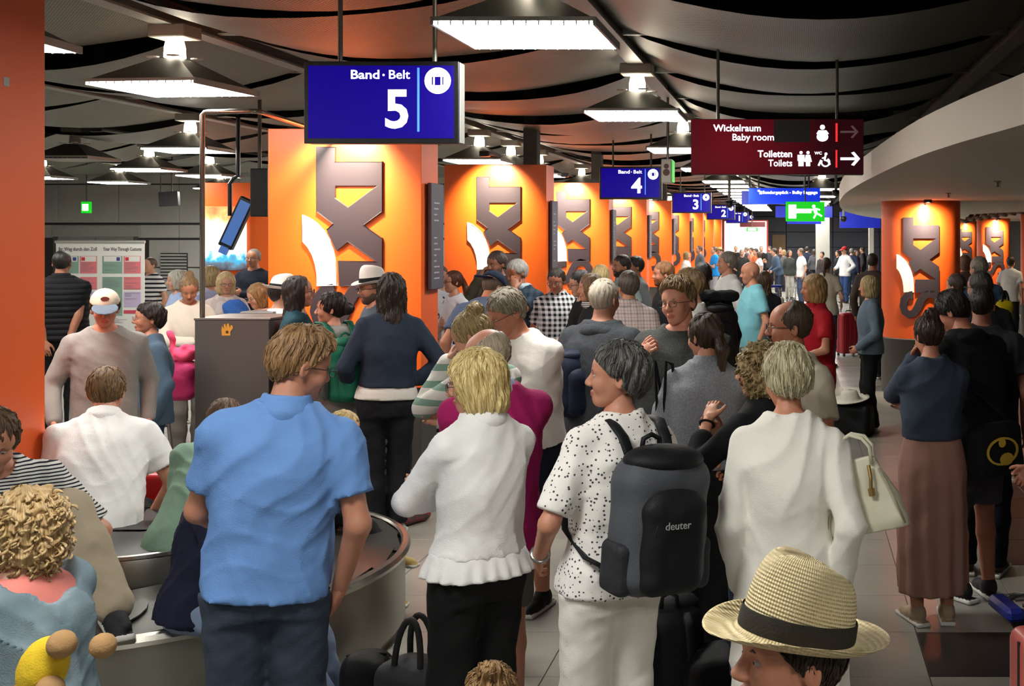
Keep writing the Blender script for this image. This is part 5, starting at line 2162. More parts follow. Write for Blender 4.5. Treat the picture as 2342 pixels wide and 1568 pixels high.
def backpack(label, M, w=.31, hgt=.48, dep=.2, col='17181b', col2='3a3c42', col3='23262b', straps=True, logo=None, group=None, mesh_pockets=True, h=.012, worn=True):
    """origin at the bottom of the back panel; bag extends to +y"""
    r = empty('backpack')
    tag(r, label, 'backpack', group)
    m1, m2, m3 = cloth(col, name='backpack_nylon', rough=.6), cloth(col2, name='backpack_panel', rough=.6), cloth(col3, name='backpack_trim', rough=.6)
    hw = w / 2
    pr = [rbox((0, dep * .5, hgt * .45), (hw, dep * .5, hgt * .45), .07, k=0), ell((0, dep * .5, hgt * .82), (hw * .9, dep * .48, hgt * .2), k=.06)]
    sobj('main_bag', pr, h, m2, r, lambda x, y, z: wob(x, y, z, .004, 24, 1))
    pr = [rbox((0, dep * .98, hgt * .36), (hw * .72, dep * .24, hgt * .33), .05, k=0), ell((0, dep * .9, hgt * .64), (hw * .62, dep * .28, hgt * .14), k=.05)]
    fp = sobj('front_pocket', pr, h, m1, r, lambda x, y, z: wob(x, y, z, .003, 28, 2))
    pr = [ell((0, dep * .55, hgt * .92), (hw * .92, dep * .5, hgt * .11), k=0)]
    sobj('lid', pr, h, m1, r)
    if mesh_pockets:
        for sx in (-1, 1):
            sobj('side_pocket', [rbox((sx * hw * .93, dep * .5, hgt * .2), (.03, dep * .36, hgt * .18), .025, k=0)], h, m3, r, lambda x, y, z: wob(x, y, z, .002, 40))
    MB().tube([(-.035, .02, hgt * .95), (-.03, .02, hgt * 1.04), (0, .02, hgt * 1.07), (.03, .02, hgt * 1.04), (.035, .02, hgt * .95)], .009, 8).build('grab_handle', m1, r, True)
    MB().tube([(hw * .55 * math.cos(a), dep * 1.2 - .004 + .0 * a, hgt * .45 + hgt * .20 * math.sin(a)) for a in np.linspace(0, 3.14, 9)], .004, 6).build('zip', m3, r, True)
    if straps:
        for sx in (-1, 1):
            if worn:
                pts = [(sx * .07, .03, .41), (sx * .08, -.03, .49), (sx * .092, -.10, .535), (sx * .105, -.18, .535), (sx * .12, -.26, .48), (sx * .135, -.31, .38), (sx * .155, -.30, .26), (sx * .185, -.20, .15), (sx * .175, -.06, .09), (sx * .13, .02, .066)]
            else:
                pts = [(sx * .07, .02, hgt * .90), (sx * .08, -.035, hgt * .8), (sx * .09, -.05, hgt * .55), (sx * .10, -.035, hgt * .3), (sx * .12, .015, hgt * .12)]
            MB().tube(pts, .022, 8, flat=(.35, 1.0)).build('strap', m1, r, True)
    if logo:
        text(logo, (.06, dep * 1.225 + .007, hgt * .50), .035, plain('bag_print', 'b0b0b0', .6), r, rot=(math.pi / 2, 0, math.pi))
    place(r, M)
    return r


def suitcase(label, x, y, rz, w=.36, hgt=.55, dep=.22, col='a3121f', ribs=5, handle=.0, hard=True, group=None):
    r = empty('suitcase', (x, y, 0), rz)
    tag(r, label, 'suitcase', group)
    m = plain('suitcase_shell', col, .32) if hard else cloth(col, name='suitcase_fabric', rough=.6)
    hw, hd = w / 2, dep / 2
    z0 = .045
    sobj('shell', [rbox((0, 0, z0 + hgt / 2), (hw, hd, hgt / 2), .05, k=0)], .011, m, r)
    mr = plain('suitcase_rib', col, .3)
    for k in range(ribs):
        xx = -hw + .06 + k * (w - .12) / max(1, ribs - 1)
        MB().box(xx - .012, xx + .012, -hd - .006, -hd + .01, z0 + .05, z0 + hgt - .05, bev=.004).build('rib', mr, r)
    dk = plain('suitcase_black', '141414', .4)
    MB().box(-hw - .003, hw + .003, -.008, .008, z0 + .03, z0 + hgt - .03).build('zip_seam', dk, r, fix=False)
    for sx in (-1, 1):
        for sy in (-1, 1):
            MB().lathe([(.0, -.012), (.024, -.012), (.024, .012), (.0, .012)], 12).build('wheel', dk, r).matrix_local = Matrix.Translation((sx * (hw - .05), sy * (hd - .04), .024)) @ Matrix.Rotation(math.pi / 2, 4, 'Y')
    MB().tube([(-.06, 0, z0 + hgt - .005), (-.055, 0, z0 + hgt + .03), (.055, 0, z0 + hgt + .03), (.06, 0, z0 + hgt - .005)], .010, 8).build('carry_handle', dk, r, True)
    if handle:
        MB().tube([(-.09, hd - .03, z0 + hgt), (-.09, hd - .03, z0 + hgt + handle), (.09, hd - .03, z0 + hgt + handle), (.09, hd - .03, z0 + hgt)], .009, 8).build('pull_handle', plain('handle_alu', '8a8a88', .3, .8), r, True)
    return r


def trolley(label, x, y, rz, s=1.0):
    r = empty('baggage_trolley', (x, y, 0), rz)
    tag(r, label, 'trolley', 'airport baggage trolleys')
    ch = plain('trolley_chrome', '9a9c9c', .25, .9)
    bl = plain('trolley_blue', '1c2c8a', .4)
    dk = plain('trolley_rubber', '1a1a1a', .6)
    for sx in (-1, 1):
        MB().tube([(sx * .27, .45, 1.02), (sx * .26, .40, .9), (sx * .25, .33, .35), (sx * .24, .28, .16), (sx * .20, -.35, .13), (sx * .12, -.48, .13)], .016, 8).build('side_frame', ch, r, True)
    m = MB()
    for k in range(5):
        xx = -.18 + .09 * k
        m.tube([(xx, .27, .17), (xx, -.42, .14)], .009, 6)
    m.build('deck_bars', ch, r, True)
    for zz in (.3, .5, .7, .86):
        MB().tube([(-.25, .32 + zz * .1, zz), (.25, .32 + zz * .1, zz)], .009, 6).build('cross_bar', ch, r, True)
    MB().tube([(-.31, .47, 1.03), (-.28, .46, 1.05), (.28, .46, 1.05), (.31, .47, 1.03)], .028, 10).build('push_handle', bl, r, True)
    b_ = MB()
    for k in range(6):
        xx = -.2 + .08 * k
        b_.tube([(xx, .40, .92), (xx, .22, .74), (xx, .20, .92)], .006, 6)
    b_.tube([(-.22, .20, .92), (.22, .20, .92)], .010, 6).tube([(-.22, .22, .74), (.22, .22, .74)], .008, 6)
    b_.build('basket', ch, r, True)
    MB().box(-.22, .22, .41, .43, .72, .90, bev=.006).build('blue_panel', bl, r)
    MB().box(-.14, .14, -.56, -.46, .10, .17, bev=.02).build('bumper', bl, r)
    for (xx, yy, rad) in ((-.24, .30, .085), (.24, .30, .085), (0, -.42, .06)):
        MB().lathe([(.0, -.018), (rad * .5, -.02), (rad, -.016), (rad, .016), (rad * .5, .02), (.0, .018)], 16).build('wheel', dk, r).matrix_local = Matrix.Translation((xx, yy, rad)) @ Matrix.Rotation(math.pi / 2, 4, 'Y')
    return r


def duffel(label, M, col, w=.4, hgt=.28, dep=.2, h=.012, name='bag', cat='bag', handle=.2, pat=None, col2=None, lab2=None):
    r = empty(name)
    tag(r, label, cat)
    m = cloth(col, pat, col2, name='bag_fabric', rough=.6)
    sobj('bag_body', [rbox((0, 0, hgt * .48), (w / 2, dep / 2, hgt * .48), .06, k=0), ell((0, 0, hgt * .75), (w * .46, dep * .42, hgt * .28), k=.05)], h, m, r, lambda x, y, z: wob(x, y, z, .008, 22, w * 9))
    if handle:
        for sy in (-1, 1):
            MB().tube([(-w * .2 * math.cos(a), sy * dep * (.30 - .15 * math.sin(a)), hgt * .82 + (hgt * .18 + handle) * math.sin(a) ** .8) for a in np.linspace(0.001, 3.1406, 15)], .012, 8, flat=(.6, 1.2)).build('handle', plain('bag_handle', '18181a', .5), r, True)
    MB().tube([(-w * .4, 0, hgt * .98), (0, 0, hgt * 1.02), (w * .4, 0, hgt * .98)], .006, 6).build('zip', plain('bag_zip', '2a2a2c', .4), r, True)
    place(r, M)
    return r


TR = lambda x, y, z=0, rz=0: Matrix.Translation((x, y, z)) @ Matrix.Rotation(math.radians(rz), 4, 'Z')
fp = lambda px, py, dy=0: (wx(px, F * HC / (py - PY)), F * HC / (py - PY) + dy)      # floor point under a pixel

# things standing on the floor
backpack('black backpack standing upright on the floor behind the straw hat', TR(wx(1540, 4.85), 4.72, 0, 12), w=.30, hgt=.53, dep=.22, col='131417', col2='17181b', col3='222428', worn=False)
duffel('slumped black bag between the standing backpack and the straw hat', TR(wx(1660, 4.7), 4.75, 0, 20), '151416', w=.36, hgt=.34, dep=.26, handle=0)
duffel('dark grey handbag with tall looped handles on the floor by the carousel', TR(wx(940, 4.55), 4.6, 0, -15), '36373b', w=.30, hgt=.34, dep=.20, handle=.17, name='handbag', cat='handbag')
duffel('black bag slouched beside the looped handle handbag', TR(wx(845, 4.75), 4.72, 0, 10), '121214', w=.2, hgt=.32, dep=.2, handle=0)
x_, y_ = fp(852, 1205)
backpack('black backpack on the floor behind the blue shirt man', TR(x_, y_, 0, 20), w=.34, hgt=.42, dep=.24, col='121316', col2='141518', col3='1e2024', worn=False)
x_, y_ = fp(945, 1195)
duffel('small grey and red patterned bag beside the black backpack', TR(x_, y_, 0, 60), '5b5552', w=.26, hgt=.25, dep=.15, handle=0, pat='blobs', col2='a83a4a')
x_, y_ = fp(1598, 1316)
suitcase('small red hard shell suitcase behind the black hiking backpack', x_, y_, .15, w=.24, hgt=.37, dep=.19, col='c41420', ribs=2)
o = MB().lathe([(.0, .10), (.05, .10), (.075, .07), (.08, .0)], 18, sx=1.2).build('blue_pouch', cloth('2a3f98', name='pouch_fabric'), None, True)
o.location = (x_ - .02, y_ + .02, .445)
tag(o, 'blue pouch lying on the small red suitcase', 'pouch')
x_, y_ = fp(1952, 998)
duffel('black soft bag carrying a white sun hat on the floor', TR(x_, y_ + .1, 0, -20), '0d0d0f', w=.42, hgt=.34, dep=.28, handle=0)
hz = .36
o = MB().lathe([(.205, .012), (.205, .018), (.17, .004), (.11, .0), (.10, .03), (.085, .085), (.06, .105), (.0, .108)], 32, sx=1.0, sy=1.0).build('sun_hat', cloth('cfcabc', name='hat_felt_white'), None, True)
o.modifiers.new('thick', 'SOLIDIFY').thickness = .004
o.location = (x_ - .03, y_ + .1, hz)
o.rotation_euler = (.10, -.12, 0)
tag(o, 'white wide brimmed hat resting on the black soft bag', 'hat')
suitcase('tall crimson suitcase with pull handle beside the denim jacket woman', wx(1941, 19.6), 19.6, .5, w=.40, hgt=.70, dep=.27, col='8e1420', handle=.32, ribs=4)
suitcase('black upright suitcase beside the far woman in grey', wx(1812, 24.5), 24.5, .2, w=.38, hgt=.62, dep=.26, col='15161a', ribs=3, handle=.3)
trolley('baggage trolley with blue handle left of the grey sweater boy', wx(140, 8.9), 8.9, 2.4)
trolley('second baggage trolley tucked behind the near orange pillar edge', wx(105, 9.7), 9.7, 2.2)
trolley('baggage trolley with chrome basket beside the brown counter box', wx(408, 8.9), 9.0, 1.4)
trolley('baggage trolley with blue bumper at the right photo edge', 1.58, 5.98, -1.35)
trolley('loaded baggage trolley in the far crowd', wx(1768, 22.5), 22.5, .3)
dx_, dy_ = wx(1768, 22.5), 22.45
for k, (zz, c_, lb) in enumerate(((.18, '7a2c22', 'rust red suitcase at the bottom of the far trolley'), (.52, '8a8a84', 'pale grey suitcase on top of the far trolley'))):
    o = sobj('trolley_suitcase', [rbox((0, 0, .16), (.22, .15, .155), .04, k=0)], .02, cloth(c_, name='suitcase_fabric'))
    hh = MB().tube([(-.05, -.15, .16), (-.05, -.18, .16), (.05, -.18, .16), (.05, -.15, .16)], .012, 6).build('handle', BEZ, o)
    o.location = (dx_, dy_, zz + .02)
    tag(o, lb, 'suitcase')
# pink jacket and magenta bag on the trolley by the counter
bx_ = wx(425, 8.9)
duffel('magenta bag on the trolley beside the counter box', TR(bx_, 8.86, .78, 10), 'a8285c', w=.20, hgt=.30, dep=.22, handle=0)
o = sobj('pink_jacket', [ell((0, 0, .06), (.13, .10, .07), k=0), rcone((-.06, -.03, .06), (-.09, -.05, .26), .035, .03, k=.04), ell((.06, 0, .10), (.07, .07, .06), k=.04)], .011, cloth('f0567e', name='pink_fleece'), None, lambda x, y, z: wob(x, y, z, .012, 40, 1))
o.location = (bx_, 8.85, 1.08)
o.scale = (.75, .8, .85)
tag(o, 'bright pink jacket heaped on the magenta bag', 'jacket')
# pink suitcase corner at the lower right
r = suitcase('salmon pink rounded suitcase at the lower right corner', wx(2448, 4.35), 4.35, .2, w=.42, hgt=.50, dep=.26, col='ee7a72', ribs=3)
# ---------------------------------------------------------------- the crowd: nearest people
C_ = cloth
BLK, NAVY, JEAN, LJEAN, GREYP = C_('121213'), C_('1b2130'), C_('2c3a52', 'wash', '3d4c66'), C_('6f82a0', 'wash', '8a9ab4'), C_('4a4d52')

blue = person('man in a light blue short sleeved shirt standing with his back turned', 683, 742, 3.8, 176, hair=('tall', 'a07c54', '5c4024'), skin_c='bf8a74',
              top=(C_('6790cc', name='blue_cotton'), 'short', {'hem': -.065, 'off': .020, 'loose': .55, 'collar': True, 'wrinkle': .0065, 'name': 'shirt'}),
              bottom=('trousers', C_('2e3846', 'wash', '3c4858'), {'ease': .022}), head=(-60, 14, 0), roll=-6, arms=(((.15, -.27, .07), (.5, .35, -.6)), ((.235, -.04, -.05), (.3, .4, 0))), fat=.0, belly=.05, glasses='2a2020', shoes='2a2724')
blonde = person('blonde woman in a white denim jacket with arms crossed', 1088, 794, 4.1, 212, 'f', hair=('bob', 'f4e0a4', 'b0904e', .125), skin_c='cf9e86',
                top=(C_('efefed', name='white_denim'), 'long', {'hem': .035, 'off': .015, 'loose': .35, 'collar': True, 'wrinkle': .0055, 'name': 'jacket'}),
                bottom=('trousers', BLK, {'ease': .018}), head=(52, 8, 0), arms=(((.0, -.22, .20), (1.2, -.1, -.3)), 'crossed'), glasses='5a3a30', fat=.0, roll=-3, shoes='a89a84')
# frill below the jacket hem
s_, Hp_, T_ = blonde['s'], blonde['Hp'], blonde['T']
sobj('frill', [loft(Hp_, T_, [-.035 * s_, .0 * s_, .055 * s_], np.array([.216, .206, .180]) * s_, np.array([.160, .150, .128]) * s_, folds=(19, .04, 9), k=0)], .0085, C_('f0f0ee', name='white_cotton'), blonde['root'])
grey = person('short grey haired woman in a dotted white blouse and white trousers', 1412, 777, 3.95, 207, 'f', hair=('wedge', '6b6a66', '2c2b2a'), skin_c='c58f78',
              top=(C_('efece7', 'dots', '45454c', .52, name='dotted_cotton'), 'half', {'hem': -.075, 'off': .018, 'loose': .5, 'wrinkle': .006, 'name': 'blouse'}),
              bottom=('trousers', C_('e8e4dc', name='white_cotton_trousers'), {'ease': .020, 'hemr': .085}), head=(58, -4, 0), roll=-4, arms=('fwd', 'pocket'), fat=-.04, shoes='b0aaa0')
white = person('woman with short ash blonde hair in a long white cardigan', 1800, 781, 3.95, 172, 'f', hair=('wedge', 'ddd2b0', '857a58'), skin_c='c98f74',
               top=(C_('f2efe6', name='white_knit'), 'long', {'hem': -.52, 'off': .022, 'loose': .35, 'flare': .05, 'wrinkle': .006, 'name': 'cardigan', 'folds': (9, .022, 3)}),
               bottom=('trousers', C_('c9c6be'), {}), head=(26, 10, 0), arms=(((.215, -.03, -.06), (.2, .5, 0)), ((.215, .0, -.04), (.3, .5, 0))), fat=-.05, shoes='b8b2a6')
straw_m = NT('straw_weave')
co_ = straw_m.coord()
sp_ = straw_m.n('ShaderNodeSeparateXYZ')
straw_m.l(co_, sp_.inputs[0])
ring = straw_m.math('SINE', straw_m.math('MULTIPLY', straw_m.math('ADD', sp_.outputs[2], straw_m.math('MULTIPLY', sp_.outputs[1], .12)), 2 * math.pi / .0062))
aa = straw_m.math('SINE', straw_m.math('MULTIPLY', straw_m.math('ARCTAN2', sp_.outputs[0], sp_.outputs[1]), 110.0))
wv = straw_m.math('ADD', ring, straw_m.math('MULTIPLY', aa, .55))
straw_m.l(straw_m.mix(straw_m.math('ADD', straw_m.math('MULTIPLY', wv, .22), .5), lin('cdb47a'), lin('f6e8c0')), straw_m.b.inputs['Base Color'])
straw_m.b.inputs['Roughness'].default_value = .6
straw_m.bump(wv, .003, .7)
suit_y = 2.08
hatman = person('man in a straw fedora with dark band at the lower edge', 1808, 1358, 2.05, -62, hair=('short', '3a2a1c'), skin_c='c88f76',
                top=(C_('5a5e66'), 'short', {}), bottom=('trousers', NAVY), sit=.54, head=(-6, -6, 0), arms=('lap', 'lap'),
                hat=(hat_fedora, {'col': 'd9c184', 'band': '2e2b26', 'mat': straw_m.m, 'fine': True, 'z': .050, 'tilt': -7, 'k': 1.15}, .05), lod=0)
M_ = hatman['W'] @ Matrix.Translation(Vector(hatman['Hp']))
suitcase('grey suitcase the straw hat man sits on', hatman['loc'].x, hatman['loc'].y, .4, w=.44, hgt=.47, dep=.32, col='4a4d52', ribs=4)
person('child with a messy blonde hair bun at the bottom edge', 1122, 1512, 2.65, 182, 'f', hair=('topknot', 'b08a58', '5c4024'), kid=1.22, top=(C_('8a5a60'), 'short'), bottom=('trousers', NAVY), shoes='c8c4bc')
child = person('curly blonde child in a denim jacket at the lower left', 52, 1108, 3.15, 222, 'f', hair=('curly', 'd8bc8c', '94703c'), skin_c='dba88e', kid=1.18,
               top=(C_('48606f', 'wash', 'a3b6be', name='light_denim'), 'long', {'hem': -.05, 'off': .034, 'loose': .7, 'wrinkle': .010, 'name': 'jacket', 'neck': .17, 'neckc': (.035, .15)}),
               bottom=('trousers', JEAN), arms=('lap', 'lap'), fat=.12, head=(12, 0, 0), shoes='d8b0b0', lod=0)
s_ = child['s']
sobj('undershirt', [loft(child['Hp'], child['T'], [.30 * s_, .40 * s_, .48 * s_, .53 * s_], np.array([.19, .185, .14, .078]) * s_, np.array([.14, .13, .105, .072]) * s_, k=0)], .008, C_('e88a80', name='coral_jersey'), child['root'])
mother = person('woman in a black and white striped top sitting on the carousel rim', -14, 926, 4.6, -8, 'f', hair=('pony', '6a4c30', '2c1c10', .10), skin_c='c8927a',
                top=(C_('d8d8d4', 'stripe', '1c1e28', .46, name='striped_jersey'), 'half', {'hem': -.06, 'off': .022, 'loose': .5, 'wrinkle': .005}),
                bottom=('trousers', C_('a89a84', name='beige_cotton'), {'ease': .02}), sit=.45, lean=22, roll=-8, head=(8, 18, 6), arms=(((.27, -.20, .0), (1, .1, .3)), 'lap'),
                feet=[(.36, -.46, .45), (.10, -.50, 0.0)], shoes='26262a', fat=.08, lod=0)
seated = person('seated woman in a navy sweater and light jeans behind the blue shirt', 560, 952, 4.75, 62, 'f', hair=('long', '5a3c26', '2a180c', .12), skin_c='c08a70',
                top=(C_('1d2038', name='navy_knit'), 'long', {'hem': -.09, 'off': .024, 'loose': .6, 'wrinkle': .007, 'name': 'sweater'}), bottom=('trousers', LJEAN, {'ease': .014}),
                sit=.45, lean=14, arms=('lap', 'lap'), feet=[(.10, -.50, 0.0), (.06, -.58, 0.0)], shoes='d0d0cc', head=(0, 10, 0))
person('boy in a white polo shirt seated on the carousel, seen from behind', 243, 836, 6.1, 172, hair=('short', '8a6c44', '4c3620'), skin_c='cf9a82',
       top=(C_('f6f5f3', name='white_pique'), 'short', {'hem': -.10, 'off': .024, 'loose': .7, 'wrinkle': .006, 'collar': True}), bottom=('trousers', BLK), sit=.45, lean=26, head=(0, 14, 0),
       arms=(((.13, -.32, .06), (.5, .5, -.4)), ((.20, -.28, .08), (1, .3, -.2))), feet=[(.14, -.5, 0), (.14, -.5, 0)], lod=0)
person('person in a sage green tee hunched on the carousel behind the blue shirt', 512, 908, 5.85, 184, 'f', hair=('long', '6a4a30', '32200f', .05), top=(C_('7d9a86', name='sage_jersey'), 'short', {'hem': -.10, 'off': .024, 'loose': .8, 'wrinkle': .006}),
       bottom=('trousers', BLK), sit=.45, lean=30, roll=-20, arms=(((.02, -.34, .06), (.3, .6, -.4)), ((.02, -.34, .06), (.3, .6, -.4))), feet=[(.14, -.5, 0), (.14, -.5, 0)], lod=0)
person('blonde girl with gold sneakers seated on the carousel end', 786, 936, 6.25, 62, 'f', hair=('long', 'd8c08c', '8a6c40', .08), top=(C_('1a1a1c'), 'long', {'off': .02}), bottom=('trousers', BLK), sit=.45, lean=28,
       head=(0, 18, 0), arms=('lap', 'lap'), feet=[(.06, -.44, 0.0), (.02, -.56, .26)], shoes='b49a5a', kid=1.0)
pink = person('bald man in a magenta polo shirt with light blue collar', 1116, 749, 4.75, 200, hair=('bald', 'b8a890', '8a7c68'), skin_c='d49a84',
              top=(C_('a81f62', name='magenta_pique'), 'short', {'hem': -.17, 'off': .024, 'loose': .75, 'collar': C_('a9bcd8', name='collar_blue')}), bottom=('shorts', C_('6b675e')), head=(35, 12, 0), arms=('clasp', 'clasp'),
              belly=.05, fat=.0, shoes='3a3a3c')
tee = person('grey haired man with glasses in a printed white tee, looking down', 1160, 656, 6.2, -40, hair=('short', '9a8f7c', '5a5244'), skin_c='bd8268',
             top=(C_('e4ddd7', name='white_jersey'), 'short', {'hem': -.04, 'off': .022, 'loose': .7}), bottom=('shorts', C_('171c28'), {'ease': .02}), head=(-28, 24, 0), lean=8, arms=('clasp', 'clasp'), glasses='3a2a24', fat=.14, belly=.06, shoes='17181a', lod=0)
M_ = tee['W'] @ Matrix.Translation(Vector(tee['Hp'])) @ Matrix(tee['T'].tolist()).to_4x4()
tx_ = text('ver', (0, 0, 0), .07, plain('shirt_print', '2a2a2c', .7), tee['root'], offset=.0)
tx_.matrix_local = Matrix.Translation(Vector(tee['Hp'] + tee['T'] @ A(.0, -.196, .31) * tee['s'])) @ Matrix(tee['T'].tolist()).to_4x4() @ Matrix.Rotation(math.pi / 2, 4, 'X')
bunw = person('woman with a blonde messy bun in a white striped sweater', 1080, 706, 5.5, 225, 'f', hair=('bun', 'c4ad78', '6c5630'), skin_c='cf9e86', top=(C_('d8d4cc', 'stripe', '7f9c8c', 2.6, name='striped_knit'), 'long', {'off': .024, 'hem': -.02}),
              bottom=('skirt', C_('16161a', 'stripe', 'd6d2ca', 1.7, name='striped_skirt'), {'hem': .5}), head=(20, 26, 0), arms=('face', 'crossed'), lod=0)
hoodie = person('man with cropped white hair in a dark grey hoodie, seen from behind', 1382, 635, 6.8, 150, hair=('crop', 'bdb2a0', '8f8474'), skin_c='bd8870',
                top=(C_('3c3f44', 'melange', '34373c', name='hoodie_fleece'), 'long', {'hem': -.10, 'off': .030, 'loose': .7, 'hood': True, 'name': 'hoodie'}), bottom=('trousers', C_('23262e')), arms=('down', 'down'), fat=.12, lod=0)
gtee = person('stocky man with glasses in a charcoal tee holding a bag strap', 1553, 630, 6.1, -22, hair=('tall', '9a7c50', '4a3822'), skin_c='cf957e',
              top=(C_('3f413f', 'melange', '353735', name='charcoal_jersey'), 'short', {'hem': -.12, 'off': .024, 'loose': .8, 'neck': .085}), bottom=('trousers', C_('24262b')), head=(-12, 2, -4), arms=('down', 'strap'), grip=(False, True), glasses='1c1a1a', fat=.24, belly=.08, lod=0)
fleece = person('woman with tied brown hair in a grey melange fleece jacket', 1612, 709, 5.6, 166, 'f', hair=('pony', '4a3422', '1e120a', .14), skin_c='c58e76',
                top=(C_('85878c', 'melange', '787a80', name='grey_fleece'), 'long', {'hem': .03, 'off': .030, 'loose': .7, 'highneck': True, 'collar': True, 'name': 'jacket'}), bottom=('trousers', BLK, {'ease': .04, 'hemr': .10}), head=(50, 6, 0), arms=('down', 'phone'), fat=.12)
stache = person('balding man with moustache and glasses in a cream tee', 1806, 686, 5.35, -62, hair=('thin', '5a4632', '2c2016'), skin_c='b87c60', beard=('moustache', '4a3826'),
                top=(C_('cfc4b0', name='cream_jersey'), 'short', {'off': .024, 'loose': .8}), bottom=('trousers', NAVY), head=(-22, 0, 0), arms=('fwd', 'fwd'), glasses='4a4a4c', fat=.12, belly=.06, lod=0)
curl = person('woman with curly blonde hair in a black top lifting her hand', 1736, 776, 4.65, 226, 'f', hair=('curly', 'b09868', '584224'), skin_c='cf9a80',
              top=(C_('17181b', name='black_jersey'), '34', {'hem': -.12, 'off': .020}), bottom=('trousers', JEAN), head=(25, 6, 0), arms=(((.12, -.27, .44), (.8, .2, -1)), 'phone'), lod=0)

# worn and carried bags
M_ = tframe(grey, -.03, .155, -.015, rz=0)
backpack('black and grey hiking backpack worn by the grey haired woman', M_, w=.31, hgt=.47, dep=.20, col='15161a', col2='4c4f55', col3='2a2c31', h=.0085, logo='deuter')
M_ = tframe(hoodie, .17, .06, .02, rz=60)
backpack('navy backpack slung on the grey hoodie man', M_, w=.28, hgt=.40, dep=.16, col='1b2238', col2='1d253c', col3='141a2c', straps=False, mesh_pockets=False)
M_ = tframe(gtee, .02, .175, .0)
backpack('black backpack hanging behind the charcoal tee man', M_, w=.34, hgt=.46, dep=.2, col='131416', col2='17181b', col3='222', straps=False) if 0 else None
r = empty('tote_bag')
tag(r, 'black and white floral tote bag on the fleece woman', 'bag')
fm = C_('d8d4cc', 'blobs', '1a1a1c', 1.6, name='floral_print')
sobj('bag_body', [rbox((0, 0, .17), (.115, .045, .165), .035, k=0), ell((0, 0, .05), (.13, .06, .06), k=.05)], .009, fm, r, lambda x, y, z: wob(x, y, z, .006, 30, 3))
for sy in (-1, 1):
    MB().tube([(-.05, sy * .03, .32), (-.03, sy * .035, .48), (.02, sy * .045, .66), (.06, sy * .03, .68), (.06, sy * .02, .48), (.05, sy * .03, .32)], .013, 8, flat=(.4, 1)).build('strap', C_('15151a', name='strap_webbing'), r, True)
place(r, tframe(fleece, .205, .03, -.135, rz=80))
# cream leather handbag of the cardigan woman
r = empty('leather_handbag')
tag(r, 'cream leather handbag hanging from the white cardigan arm', 'handbag')
lm_ = plain('cream_leather', 'd0ccb4', .42, noise=.08, nscale=20)
m = MB()
zz_, prof_ = [0, .02, .12, .22, .27], [(.17, .07), (.175, .078), (.15, .060), (.115, .035), (.10, .018)]
sobj('bag_body', [loft((0, 0, 0), np.eye(3), [0, .03, .13, .24, .30], np.array([.168, .175, .148, .105, .080]), np.array([.066, .074, .052, .026, .014]), ex=3.0, k=0)], .0075, lm_, r, lambda x, y, z: wob(x, y, z, .002, 30))
for sy in (-1, 1):
    MB().tube([(-.07, sy * .025, .27), (-.075, sy * .03, .34), (-.05, sy * .03, .38), (0, sy * .02, .40), (.05, sy * .03, .38), (.075, sy * .03, .34), (.07, sy * .025, .27)], .008, 8).build('handle', lm_, r, True)
for sx in (-1, 1): MB().tube([(sx * .165, -.06, .02), (sx * .14, -.055, .13), (sx * .098, -.03, .25)], .004, 6).build('piping', plain('bag_piping', '8f8468', .5), r, True)
MB().tube([(.06, -.045, .27), (.062, -.06, .22), (.055, -.066, .18)], .008, 8).lathe([(.0, 0), (.014, .0), (.014, .03), (.0, .03)], 10, c=(.055, -.068, .15)).build('tassel', plain('tassel_brass', 'a88a54', .35, .7), r)
place(r, Matrix.Translation((wx(1990, 3.85), 3.86, wz(1213, 3.85))) @ Matrix.Rotation(math.radians(-14), 4, 'Z') @ Matrix.Rotation(math.radians(-12), 4, 'Y') @ Matrix.Scale(.82, 4))
# wrist watch of the dotted blouse woman
for (pi, sd, nm) in ((grey, 'L', 'watch'), (tee, 'L', 'watch'), (curl, 'L', 'bracelet')):
    S, E_, Wt = pi['joints'][sd]
    ax_ = unit(Wt - E_)
    c0 = Wt - ax_ * .02
    u_ = unit(np.cross(ax_, A(.3, .2, 1)))
    v_ = np.cross(ax_, u_)
    MB().tube([c0 + (u_ * math.cos(a) + v_ * math.sin(a)) * .029 * pi['s'] for a in np.linspace(0, 2 * math.pi, 17)[:-1]], .006, 8, closed=True, flat=(.6, 1.4)).build(nm, plain('watch_steel', '8f8d88', .25, .8) if nm == 'watch' else C_('1c1a1a', name='cord'), pi['root'], True)
# plush toy under the child's arm
r = empty('plush_toy')
tag(r, 'yellow plush toy with round tan paws held by the denim jacket child', 'toy')
ym, tm = C_('e2c030', name='yellow_plush'), C_('a8845a', name='tan_plush')
sobj('body', [ell((0, 0, .06), (.055, .05, .08), k=0, R=rot(0, 20, 0)), rcone((.02, 0, .10), (.06, -.02, .13), .025, .024, k=.02)], .007, ym, r, lambda x, y, z: wob(x, y, z, .0012, 200))
for (p_, rd) in (((.075, -.045, .135), .033), ((.05, -.05, .03), .032), ((.17, -.04, .13), .030), ((-.05, -.03, .0), .03)):
    sobj('paw', [ell(p_, (rd, rd, rd), k=0)], .007, tm, r, lambda x, y, z: wob(x, y, z, .0012, 200))
place(r, TR(wx(98, 2.75), 2.75, wz(1585, 2.75)))

